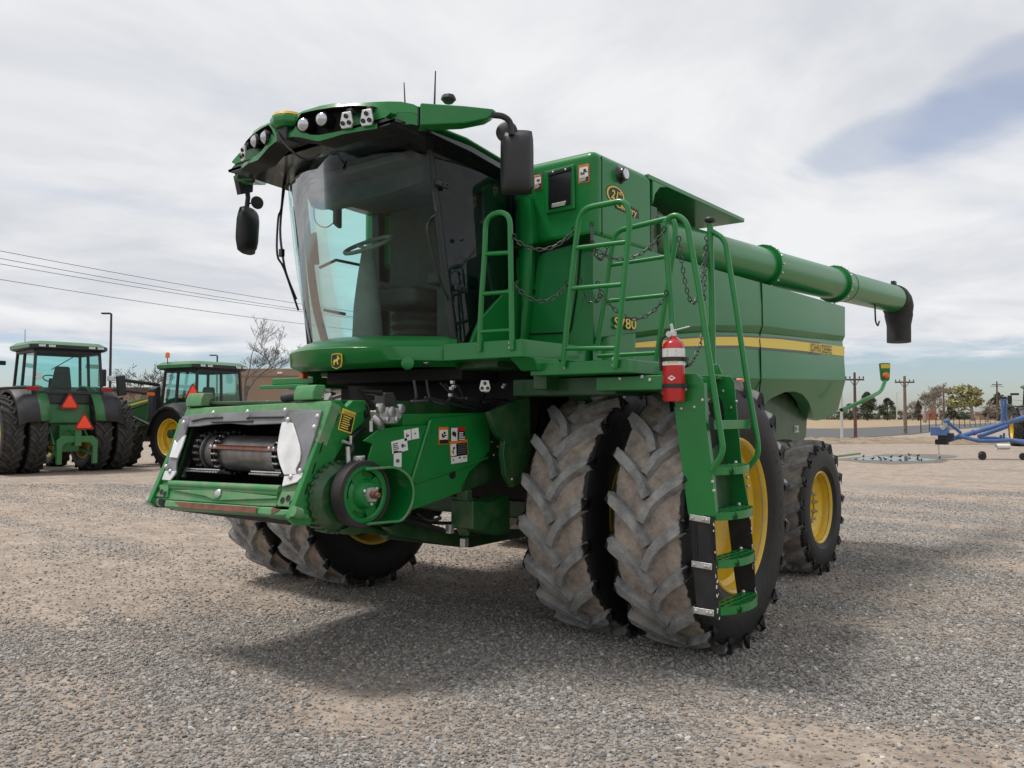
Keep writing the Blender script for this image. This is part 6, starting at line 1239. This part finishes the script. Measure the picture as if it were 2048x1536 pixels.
def loader(root):
    for sg in (-1, 1):
        mb = MB(); mb.prism([Vector((sg * .62, 1.25, 1.0)), Vector((sg * .62, 1.5, 1.0)), Vector((sg * .62, 1.55, 2.0)), Vector((sg * .62, 1.2, 2.1))], (sg * .10, 0, 0)); mb.build('loader_mast', 'green_far', root, bevel=.01)
        mb = MB(); mb.prism([Vector((sg * .64, 1.2, 2.12)), Vector((sg * .64, 1.3, 1.92)), Vector((sg * .64, 2.9, 1.62)), Vector((sg * .64, 3.9, .75)), Vector((sg * .64, 4.05, .85)), Vector((sg * .64, 3.1, 1.86))], (sg * .12, 0, 0)); a_ = mb.build('loader_arm', 'green_far', root, bevel=.015)
        mb = MB(); mb.prism([Vector((sg * .765, 1.6, 2.0)), Vector((sg * .765, 2.7, 1.82)), Vector((sg * .765, 2.7, 1.76)), Vector((sg * .765, 1.6, 1.94))], (sg * .004, 0, 0)); mb.build('arm_stripe', 'decal_yellow', a_, smooth=0)
        mb = MB(); mb.cyl((sg * .70, 1.35, 1.15), (sg * .70, 2.7, 1.55), .05, 10); mb.build('loader_cylinder', 'black_steel', root)
    mb = MB(); mb.cyl((-.65, 3.3, 1.35), (.65, 3.3, 1.35), .06, 10); mb.build('cross_tube', 'green_far', root)
# first tractor: big duals, seen from behind
def heading(theta): return theta + YAW                      # theta: heading to the right of the view direction is negative here
def place(u, v, z): p = Zp(u, v, z); return p
p = W(-12.3, 22.9); p.z = ground_z(p.x, p.y)
T1 = empty('tractor', tuple(p), YAW + R_(47)); tag(T1, 'green tractor with dual rear wheels and two orange triangles, seen from behind', 'tractor', 'parked green tractors'); tractor(T1, 'big')
# second tractor: single rears, front loader
p = W(-8.95, 24.6); p.z = ground_z(p.x, p.y)
T2 = empty('tractor', tuple(p), YAW + R_(58)); tag(T2, 'green loader tractor with black cab and beacon, half hidden behind the combine header mouth', 'tractor', 'parked green tractors'); tractor(T2, 'mid'); loader(T2)
mb = MB(); mb.tube([Vector((-.9, .55, 2.85)), Vector((-.9, .55, 3.17))], .012, 6); mb.build('beacon_stem', 'black_plastic', T2); mb = MB(); mb.lathe([(.001, .16), (.05, .15), (.065, .10), (.065, .0), (.001, 0)], (-.9, .55, 3.17), (0, 0, 1), 14); mb.build('beacon', 'amber', T2)
triangle(T2, (-1.0, -.72, 2.15), .42)
mb = MB(); mb.tube([Vector((-.85, 1.0, 2.4)), Vector((-1.9, 1.05, 2.5))], .05, 8); m_ = mb.build('mirror_arm', 'black_plastic', T2); mb = MB(); mb.obox((-2.0, 1.05, 2.35), (.12, 0, .02), (0, .06, 0), (-.03, 0, .28)); mb.build('mirror', 'black_plastic', m_, bevel=.03)
mb = MB(); mb.prism([Vector((-.72, 1.05, 1.3)), Vector((-.95, 1.05, 1.35)), Vector((-.95, 1.05, 2.3)), Vector((-.72, 1.05, 2.4))], (0, .35, 0)); mb.build('exhaust_shield', 'black_plastic', T2, bevel=.06, seg=3)
# third one far off on the right, cut by the frame
p = W(29.7, 47.); T3 = empty('tractor', tuple(p), YAW - R_(22)); tag(T3, 'green tractor far off beyond the blue grain auger', 'tractor', 'parked green tractors'); tractor(T3, 'big')
# ================================================================== TREES
def branches(rnd, base, height, spread, levels=5, kids=(3, 4), r0=.16, up=.55, first=.30):
    """list of (points, radii) limbs of a bare tree"""
    out = []
    def grow(p, d, ln, r, lv):
        pts = [p]; rs = [r]; q = p; dd = d.copy(); n = 3 if lv < 3 else 2
        for i in range(n):
            dd = (dd + Vector((rnd.gauss(0, .16), rnd.gauss(0, .16), rnd.gauss(.04, .08)))).normalized(); q = q + dd * (ln / n); pts.append(q); rs.append(r * (1 - .42 * (i + 1) / n))
        out.append((pts, rs, lv))
        if lv >= levels: return
        for k in range(rnd.randint(*kids)):
            f_ = .35 + .65 * rnd.random() if lv else first + (1 - first) * rnd.random(); i = min(n - 1, int(f_ * n)); s_ = pts[i].lerp(pts[i + 1], f_ * n - i)
            a = rnd.random() * 6.283; side = Vector((math.cos(a), math.sin(a), rnd.uniform(-.05, .35))); nd_ = (dd * up + side * spread).normalized(); grow(s_, nd_, ln * rnd.uniform(.50, .78), r * (1 - .42 * f_) * .55, lv + 1)
        if lv: grow(q, (dd + Vector((rnd.gauss(0, .2), rnd.gauss(0, .2), .1))).normalized(), ln * .66, rs[-1] * .9, lv + 1)
    grow(Vector(base), Vector((rnd.gauss(0, .03), rnd.gauss(0, .03), 1)).normalized(), height, r0, 0); return out
def bare_tree(name, loc, height, label, seed, spread=.8, levels=5, r0=.16, bark='bark', trunk_frac=.42, group=None, leaves=None, kids=(3, 4), rmin=.006):
    rnd = random.Random(seed); root = empty(name, loc); tag(root, label, 'tree', group)
    br = branches(rnd, (0, 0, -.05), height * trunk_frac, spread, levels, kids, r0)
    mt, mc = MB(), MB(); top = max(p.z for b_ in br for p in b_[0]); k = height / top
    for pts, rs, lv in br:
        (mt if lv == 0 else mc).tube([Vector((p.x * k, p.y * k, p.z * k)) for p in pts], [max(rmin, r) for r in rs], 8 if lv == 0 else (5 if lv < 3 else 3), cap=lv == 0)
    mt.build('trunk', bark, root); mc.build('crown', bark, root)
    if leaves:
        m_, n_, sz = leaves; tips = [b_[0][-1] * k for b_ in br if b_[2] >= levels - 2]; ml = MB()
        for i in range(n_):
            c = rnd.choice(tips) + Vector((rnd.gauss(0, sz), rnd.gauss(0, sz), rnd.gauss(0, sz))); leaf(ml, rnd, c, sz * rnd.uniform(.6, 1.3))
        ml.build('foliage', m_, root, smooth=0)
    return root
def leaf(mb, rnd, c, s_):
    a = Vector((rnd.gauss(0, 1), rnd.gauss(0, 1), rnd.gauss(0, .7))).normalized(); b_ = a.cross(Vector((rnd.gauss(0, 1), rnd.gauss(0, 1), rnd.gauss(0, 1)))).normalized()
    mb.add([c - a * s_, c + b_ * s_ * .5, c + a * s_, c - b_ * s_ * .5], [(0, 1, 2, 3)])
mat('needle', (.075, .088, .055), .9, var=.45, vscale=1.2); mat('needle_grey', (.11, .105, .085), .9, var=.4, vscale=1.); mat('spring_leaf', (.33, .33, .17), .8, var=.3, vscale=.8); mat('twig', (.27, .23, .18), .9, var=.2, vscale=1.)
mat('bark_grey', (.13, .115, .105), .9, var=.3, vscale=3)
def conifer(name, loc, height, width, label, seed, m_='needle', shape='round', n=2600, group=None):
    rnd = random.Random(seed); root = empty(name, loc); tag(root, label, 'tree', group); mt = MB(); mt.tube([(0, 0, -.05), (0, 0, height * .5), (0, 0, height * .92)], [width * .045, width * .03, .02], 7); mt.build('trunk', 'bark', root)
    mc = MB(); lobes = [(rnd.random() * 6.283, .15 + .85 * rnd.random(), rnd.uniform(.6, 1.15)) for _ in range(26)]
    for i in range(n):
        a, h, k = rnd.choice(lobes); h = min(1, max(.03, h + rnd.gauss(0, .05)))
        rad = (1 - h) ** .8 if shape == 'cone' else math.sin(math.pi * min(1, .30 + .66 * h)) ** .8
        rr = width / 2 * rad * k * math.sqrt(rnd.uniform(.15, 1)); a += rnd.gauss(0, .33); c = Vector((rr * math.cos(a), rr * math.sin(a), height * (.01 + .99 * h) + rnd.gauss(0, .05 * height * .4) - (.10 * rr if shape == 'cone' else 0))); leaf(mc, rnd, c, height * rnd.uniform(.020, .045))
    mc.build('crown', m_, root, smooth=0); return root
def at(u, v_base, d=None):
    if d is None: p = Zp(u, v_base, 0.)
    else: p = DP(u, 831, d); p = Vector((p.x, p.y, ground_z(p.x, p.y)))
    return p
def h_at(p, v): q = p - CAM; d = q.dot(F0); return CAM.z + (831 - v) / FPX * d - p.z
p = at(474, 0, 40); bare_tree('bare_tree', tuple(p), h_at(p, 632), 'tall bare branching tree in front of the tan warehouse', 4, .50, 6, .15, 'bark_grey', .30, kids=(2, 3), rmin=.007)
p = at(299, 0, 58); bare_tree('bare_tree', tuple(p), h_at(p, 722), 'small bare tree between the two parked tractors', 5, .7, 5, .13, kids=(2, 3), rmin=.014)
RG = 'trees along the far side of the road'
for u, vt, d, wd, sd, lab, mm, shp in ((1735, 786, 280, 3.0, 1, 'dark round juniper showing behind the bent marker lamp arm', 'needle', 'round'), (1775, 798, 290, 3.2, 2, 'dense dark juniper bush near the weathered wooden verge pole', 'needle', 'round'), (1837, 803, 270, 2.6, 3, 'greyish juniper beneath the tall bare cottonwood', 'needle_grey', 'cone'), (1902, 794, 300, 2.6, 4, 'pointed blue-green spruce beside the triangular crossarm pole', 'needle', 'cone'), (1998, 788, 260, 3.6, 6, 'broad dark evergreen behind the blue grain auger mast', 'needle', 'round'), (1700, 808, 300, 3.0, 8, 'low dark evergreen half hidden by the combine tail', 'needle', 'round'), (1928, 818, 300, 2.6, 9, 'small dark evergreen under the yellow-green leafing tree', 'needle', 'round')):
    p = at(u, 0, d); h = h_at(p, vt); sc = d / FPX; conifer('evergreen_tree', tuple(p), h, max(wd, {1735: 40, 1775: 42, 1837: 32, 1902: 30, 1998: 54, 1700: 50, 1928: 34}[u] * sc), lab, sd, mm, shp, 4200, RG)
p = at(1850, 0, 195); bare_tree('bare_tree', tuple(p), h_at(p, 765), 'tall bare grey cottonwood in the dry field', 4, .55, 6, .42, 'bark_light', .30, RG, kids=(3, 3), rmin=.03)
p = at(1946, 0, 260); bare_tree('leafing_tree', tuple(p), h_at(p, 772), 'tree with fresh yellow-green spring leaves', 12, .85, 5, .55, 'bark_light', .34, RG, ('spring_leaf', 5200, .50), kids=(3, 3), rmin=.05)
p = at(1975, 0, 200); bare_tree('bare_tree', tuple(p), h_at(p, 800), 'pale brushy tree tangled behind the grain auger', 15, 1.0, 5, .25, 'bark_light', .3, RG, ('twig', 500, .2), kids=(3, 3), rmin=.03)
for u, vt, d, sd in ((1807, 804, 290, 31), (1878, 800, 290, 32), (1825, 796, 280, 33)):
    p = at(u, 0, d); bare_tree('bare_tree', tuple(p), h_at(p, vt), {1807: 'thin bare sapling beside the weathered wooden verge pole', 1878: 'slim bare tree beside the triangular crossarm pole', 1825: 'thin bare tree beside the greyish juniper'}[u], sd, .8, 5, .3, 'bark_light', .4, RG, kids=(2, 3), rmin=.05)
# hedge line and low roofs that close the view at the horizon
mb = MB(); rnd = random.Random(2)
for i in range(2600):
    u = 1640 + rnd.random() * 460; p = at(u, 0, 330 + rnd.random() * 25); leaf(mb, rnd, Vector((p.x, p.y, rnd.random() ** 1.3 * (2.6 + .6 * math.sin(u * .05)))), rnd.uniform(.4, 1.0))
o = mb.build('hedge', 'needle', smooth=0); tag(o, 'low dark hedge line closing the dry field', 'hedge', kind='stuff')
def house(u0, u1, v0, d, label, wall, dep=8, pitch=.5):
    a, b_ = at(u0, 0, d), at(u1, 0, d); h = h_at(a, v0); root = empty('house', tuple((a + b_) / 2)); x = (b_ - a) / 2; n = F0 * dep; tag(root, label, 'house')
    mb = MB(); hh = h * (1 - pitch * .5); mb.prism([-x, x, x + Vector((0, 0, hh)), -x + Vector((0, 0, hh))], n); mb.build('wall', wall, root)
    mb = MB(); e_ = x * 1.06; mb.prism([-e_ - F0 * .4 + Vector((0, 0, hh - .05)), e_ - F0 * .4 + Vector((0, 0, hh - .05)), e_ + n * .5 + Vector((0, 0, h)), -e_ + n * .5 + Vector((0, 0, h))], (0, 0, .15)); mb.build('roof', 'roof_dark', root); return root
r_ = house(1858, 1874, 825, 318, 'low red brick house behind the bare cottonwood', 'brick_red'); mb = MB(); mb.box(-1, 1, -.8, .8, 0, 5.2); mb.build('chimney', 'brick_red', r_)
house(1960, 2060, 824, 318, 'long low grey farm shed behind the dark evergreen', 'concrete_tan')

# ================================================================== UTILITY POLES, LAMPS, WIRES
def pole(u, v0, v1, d, label, m_='wood', arm=None, r=.15, group='utility poles', kind='cross', low=None):
    p = at(u, v0, d); h = h_at(p, v1); root = empty('utility_pole', tuple(p)); tag(root, label, 'utility pole', group); mb = MB(); mb.tube([(0, 0, -.3), (0, 0, h * .5), (0, 0, h)], [r, r * .85, r * .65], 10); mb.build('post', m_, root)
    if arm:
        w = arm * (p - CAM).dot(F0) / FPX; q_ = max(1, r / .16); z = h - (.55 if kind != 'tri' else 1.1) * q_; mb = MB(); mb.bar(RIGHT * -w / 2 + ZUP * z, RIGHT * w / 2 + ZUP * z, .10 * q_, .13 * q_); mb.build('crossarm', 'wood_red', root, bevel=.01)
        mb = MB()
        if kind == 'tri': mb.tube([RIGHT * -w * .46 + ZUP * z, ZUP * (h - .02)], .03, 6); mb.tube([RIGHT * w * .46 + ZUP * z, ZUP * (h - .02)], .03, 6)
        else: mb.tube([RIGHT * -w * .25 + ZUP * z, ZUP * (z - .55)], .025, 6); mb.tube([RIGHT * w * .25 + ZUP * z, ZUP * (z - .55)], .025, 6)
        mb.build('brace', 'wood_red', root)
        for f_ in (-.46, -.25, .25, .46):
            mb = MB(); s_ = -1 if kind == 'tri' else 1; mb.lathe([(.001, .20 * s_), (.05, .18 * s_), (.06, .10 * s_), (.03, .05 * s_), (.02, 0)], RIGHT * w * f_ + ZUP * (z + .06 * s_), (0, 0, 1), 8); mb.build('insulator', 'roof_dark', root)
        if low: mb = MB(); wl = low * (p - CAM).dot(F0) / FPX; zl = h - 1.5; mb.bar(RIGHT * -wl / 2 + ZUP * zl, RIGHT * wl / 2 + ZUP * zl, .09, .11); mb.build('crossarm', 'wood_red', root, bevel=.01)
    return root
pole(1684, 877, 745, None, 'pale slim pole close against the combine tail', 'pole_white', None, .11); pole(1711, 876, 745, None, 'dark wooden utility pole with crossarm next to the pale slim pole', 'wood_red', 38, .13)
pole(1811, 868, 752, None, 'weathered wooden utility pole standing in the verge by the road', 'wood', 39, .17); pole(1888, 0, 771, 250, 'reddish utility pole with triangular braced crossarm', 'wood_red', 34, .30, kind='tri'); pole(1995, 0, 763, 240, 'reddish utility pole with two crossarms behind the broad evergreen', 'wood_red', 20, .28, low=28)
def lamp_post(name, u, d, vt, label, m_, r, arm): 
    p = at(u, 0, d); h = h_at(p, vt); root = empty(name, tuple(p)); tag(root, label, 'street lamp', 'street lamps'); mb = MB(); mb.tube([(0, 0, 0), (0, 0, h)], [r, r * .7], 8); mb.build('post', m_, root); mb = MB(); w = arm * d / FPX; mb.bar(ZUP * h, ZUP * (h + .04) - RIGHT * w, .10, .07); mb.build('arm', m_, root, bevel=.01); mb = MB(); c = ZUP * (h + .02) - RIGHT * w * .85; mb.obox(c, RIGHT * .28 * (1 if w > 0 else -1), F0 * .15, ZUP * .05); mb.build('lamp_head', m_, root, bevel=.02)
lamp_post('street_lamp', 219, 55, 627, 'dark square street lamp behind the dual-wheel tractor', 'pole_steel', .10, 12); lamp_post('street_lamp', 433, 75, 711, 'distant dark street lamp above the loader tractor', 'pole_steel', .10, 10); lamp_post('street_lamp', 1794, 260, 785, 'thin distant light standard between the junipers', 'pole_white', .18, -8)
# overhead wires on the left: a line of poles out of the picture carries them
mat('wire', (.05, .05, .052), .6)
for k, (va, vb) in enumerate(((499, 606), (514, 617), (525, 621), (556, 645))):
    a, b_ = DP(-160, va - (vb - va) * .262, 42 + k * .3), DP(760, vb + (vb - va) * .23, 72 + k * .5); a = Vector(a); b_ = Vector(b_); mb = MB(); n = 54; e0 = a + (a - b_) * 1.2; e1 = b_ + (b_ - a) * 3.2
    mb.tube([e0.lerp(e1, i / n) + Vector((0, 0, -.25 * math.sin(math.pi * ((i / n * 5.4 - 1.2) % 1.0)))) for i in range(n + 1)], .016, 5); o = mb.build('power_wire', 'wire'); tag(o, {0: 'topmost overhead power wire crossing the pale sky', 1: 'second overhead power wire below the topmost one', 2: 'third overhead power wire, close under the second', 3: 'lowest overhead wire, hanging apart below the other three'}[k], 'wire', 'overhead wires')
for k, (ua, va, ub, vb) in enumerate(((1990, 797, 2120, 806), (1998, 802, 2120, 835))):
    a, b_ = DP(ua, va, 240), DP(ub, vb, 200); mb = MB(); mb.tube([a, (a + b_) / 2 + Vector((0, 0, -.1)), b_], .04, 5); o = mb.build('power_wire', 'wire'); tag(o, ('upper', 'lower')[k] + ' wire running off from the two-armed utility pole', 'wire', 'wires at the far poles')
# ================================================================== WAREHOUSE (left)
def warehouse(u0, u1, vt, d, label, m_, name='warehouse', dep=30):
    a, b_ = at(u0, 0, d), at(u1, 0, d); a.z = b_.z = .15; h = CAM.z + (831 - vt) / FPX * d - .15; root = empty(name, tuple((a + b_) / 2)); tag(root, label, 'building', 'warehouse buildings'); x = (b_ - a) / 2
    mb = MB(); mb.prism([-x, x, x + ZUP * h, -x + ZUP * h], F0 * dep); w = mb.build('wall', m_, root); mb = MB(); mb.prism([-x * 1.004 - F0 * .12 + ZUP * (h - .5), x * 1.004 - F0 * .12 + ZUP * (h - .5), x * 1.004 - F0 * .12 + ZUP * (h + .06), -x * 1.004 - F0 * .12 + ZUP * (h + .06)], F0 * .1); mb.build('parapet', 'roof_dark' if name == 'low_building' else m_, root)
    n = max(2, int(2 * x.length / 7)); 
    for k in range(1, n): mb = MB(); q = -x + 2 * x * k / n; mb.bar(q - F0 * .02, q - F0 * .02 + ZUP * (h - .5), .05, .04, up=F0); mb.build('panel_joint', 'roof_dark', root)
    return root
wb = warehouse(470, 1050, 739, 66, 'long tan concrete warehouse behind the tall bare tree', 'concrete_tan'); 
for u in (560, 640): p = DP(u, 746, 65.8); mb = MB(); q = p - wb.location; mb.obox(q, RIGHT * .18, F0 * .12, ZUP * .07); mb.build('wall_lamp', 'white_plastic', wb, bevel=.02)
warehouse(-220, 300, 776, 80, 'low brown building far behind the dual-wheel tractor', 'concrete_tan', 'low_building')
# ================================================================== FENCE, GRAIN AUGER, BIRDS
fr_ = empty('wire_fence', tuple(Zp(1842, 866, 0))); tag(fr_, 'wire fence on dark steel posts between the verge and the grain auger', 'fence')
fpos = []
for k in range(15):
    t_ = k / 14; u = 1842 + (2000 - 1842) * t_ ** .85; v = 866 - 18 * t_ ** .8; p = Zp(u, v, 0); fpos.append(p); q = p - fr_.location; mb = MB(); mb.box(q.x - .04, q.x + .04, q.y - .04, q.y + .04, 0, 1.35); mb.build('fence_post', 'pole_steel', fr_)
for z in (.35, .75, 1.2): mb = MB(); mb.tube([p - fr_.location + ZUP * z for p in fpos], .014, 4); mb.build('fence_wire', 'wire', fr_)
AGD = 33.
def ag(u, v, o=0.): return DP(u, v, AGD + o)
root = empty('grain_auger', tuple(Zp(1960, 898, 0))); tag(root, 'blue portable grain auger lying low with its hopper down', 'grain auger')
def agp(mb, nm, m_, bev=0.): 
    mb.v = [tuple(Vector(v) - root.location) for v in mb.v]; return mb.build(nm, m_, root, bevel=bev)
mb = MB(); mb.tube([ag(1893, 881), ag(2100, 820)], .095, 16); agp(mb, 'auger_tube', 'blue_paint')
for u in (1920, 1948, 2008): v = 881 - (u - 1893) * .2947; mb = MB(); mb.tube([ag(u - 2, v + .6), ag(u + 2, v - .6)], .12, 16); agp(mb, 'tube_clamp', 'blue_paint')
mb = MB(); mb.tube([ag(1918, 872, -.2), ag(1957, 882, -.2), ag(1990, 882, -.2), ag(2018, 880, -.2), ag(2060, 888, -.2)], .075, 8); mb.tube([ag(1957, 876, .5), ag(1990, 876, .5), ag(2060, 884, .5)], .07, 8); agp(mb, 'undercarriage', 'blue_paint')
mb = MB(); mb.tube([ag(1957, 873, .2), ag(2014, 853, .2)], .085, 8); mb.tube([ag(1962, 870, -.3), ag(2014, 851, -.3)], .05, 8); agp(mb, 'lift_arm', 'blue_paint')
mb = MB()
for u in (2005, 2012): mb.tube([ag(u, 850), ag(u - 1, 798)], .055, 8)
for v in (800, 815, 832): mb.tube([ag(2004, v), ag(2012, v)], .04, 6)
agp(mb, 'mast', 'blue_paint')
mb = MB(); mb.tube([ag(2002, 870), ag(2002, 880)], .05, 8); mb.tube([ag(2008, 866), ag(2008, 880)], .04, 8); agp(mb, 'strut', 'blue_paint')
mb = MB(); mb.box(*[c for ax in range(3) for c in (ag(1880, 866)[ax] - (.3, .25, .10)[ax], ag(1880, 866)[ax] + (.3, .25, .25)[ax])]); agp(mb, 'engine_box', 'blue_paint', .03)
mb = MB(); mb.box(*[c for ax in range(3) for c in (ag(1892, 872)[ax] - (.25, .25, .2)[ax], ag(1892, 872)[ax] + (.25, .25, .12)[ax])]); agp(mb, 'hopper_cover', 'black_plastic', .03)
mb = MB(); mb.lathe([(.001, .03), (.09, .03), (.10, 0)], ag(1885, 855, -.35), -F0, 14); agp(mb, 'headlamp', 'lens')
mb = MB(); mb.tube([ag(1922, 866, -.1), ag(1893, 842, -.1)], .06, 8); mb.tube([ag(1888, 843, -.1), ag(1898, 841, -.1)], .08, 8); agp(mb, 'tow_arm', 'blue_paint')
mb = MB(); mb.box(*[c for ax in range(3) for c in (ag(1884, 884)[ax] - (.22, .2, .1)[ax], ag(1884, 884)[ax] + (.22, .2, .1)[ax])]); agp(mb, 'intake', 'black_steel', .03); mb = MB(); p0 = ag(1877, 884); mb.tube([p0, Vector((p0.x, p0.y, .0))], .03, 8); agp(mb, 'jack_stand', 'zinc')
for u, o_ in ((1964, -.5), (2046, -.5), (1964, .9)):
    p0 = ag(u, 888, o_); p0.z = .14; mb = MB(); mb.lathe([(.01, -.05), (.07, -.06), (.12, -.07), (.14, -.04), (.14, .04), (.12, .07), (.07, .06), (.01, .05)], p0, RIGHT * .2 + F0, 24, closed=True); agp(mb, 'wheel', 'rubber')
pp = Zp(2005, 893, .14); o = empty('plastic_pipe', (pp.x, pp.y, 0)); tag(o, 'short white plastic pipe lying under the blue grain auger', 'pipe'); mb = MB(); mb.tube([RIGHT * -.33 * 1.0 + ZUP * .14, RIGHT * .33 + ZUP * .14], .14, 18, cap=False); mb.tube([RIGHT * .33 + ZUP * .14, RIGHT * -.33 + ZUP * .14], .125, 18, cap=False); mb.build('tube', 'white_plastic', o)
# puddle birds
def bird(): 
    mb = MB(); mb.ball((0, 0, .10), .055, 12, sc=(1.6, .8, .85)); mb.ball((.085, 0, .165), .032, 10); mb.tube([(.11, 0, .165), (.145, 0, .158)], [.010, .001], 6); mb.prism([Vector((-.07, -.02, .105)), Vector((-.07, .02, .105)), Vector((-.20, .028, .085)), Vector((-.20, -.028, .085))], (0, 0, .012))
    for y in (-.02, .02): mb.tube([(.0, y, .07), (.01, y, 0)], .004, 5); mb.tube([(.01, y, .004), (.04, y, .004)], .003, 4)
    mb.tube([(.05, 0, .13), (.085, 0, .16)], [.035, .028], 8); return mb.mesh('blackbird', ['feather'], 50)
bm_ = bird(); rnd = random.Random(4)
for k, (u, v) in enumerate(((1727, 916), (1745, 921), (1759, 919), (1782, 917.5), (1800, 916.5), (1819, 913), (1836, 915), (1835, 920.5), (1843, 924), (1879, 919), (1771, 922), (1762, 923))):
    p = Zp(u, v, 0.012); o = bpy.data.objects.new('blackbird', bm_); COL.objects.link(o); o.location = (p.x, p.y, .012 if k != 5 else .012); o.rotation_euler = (0, 0, rnd.random() * 6.28); o.scale = (.72,) * 3; tag(o, 'small black bird drinking at the puddle', 'bird', 'blackbirds at the puddle')
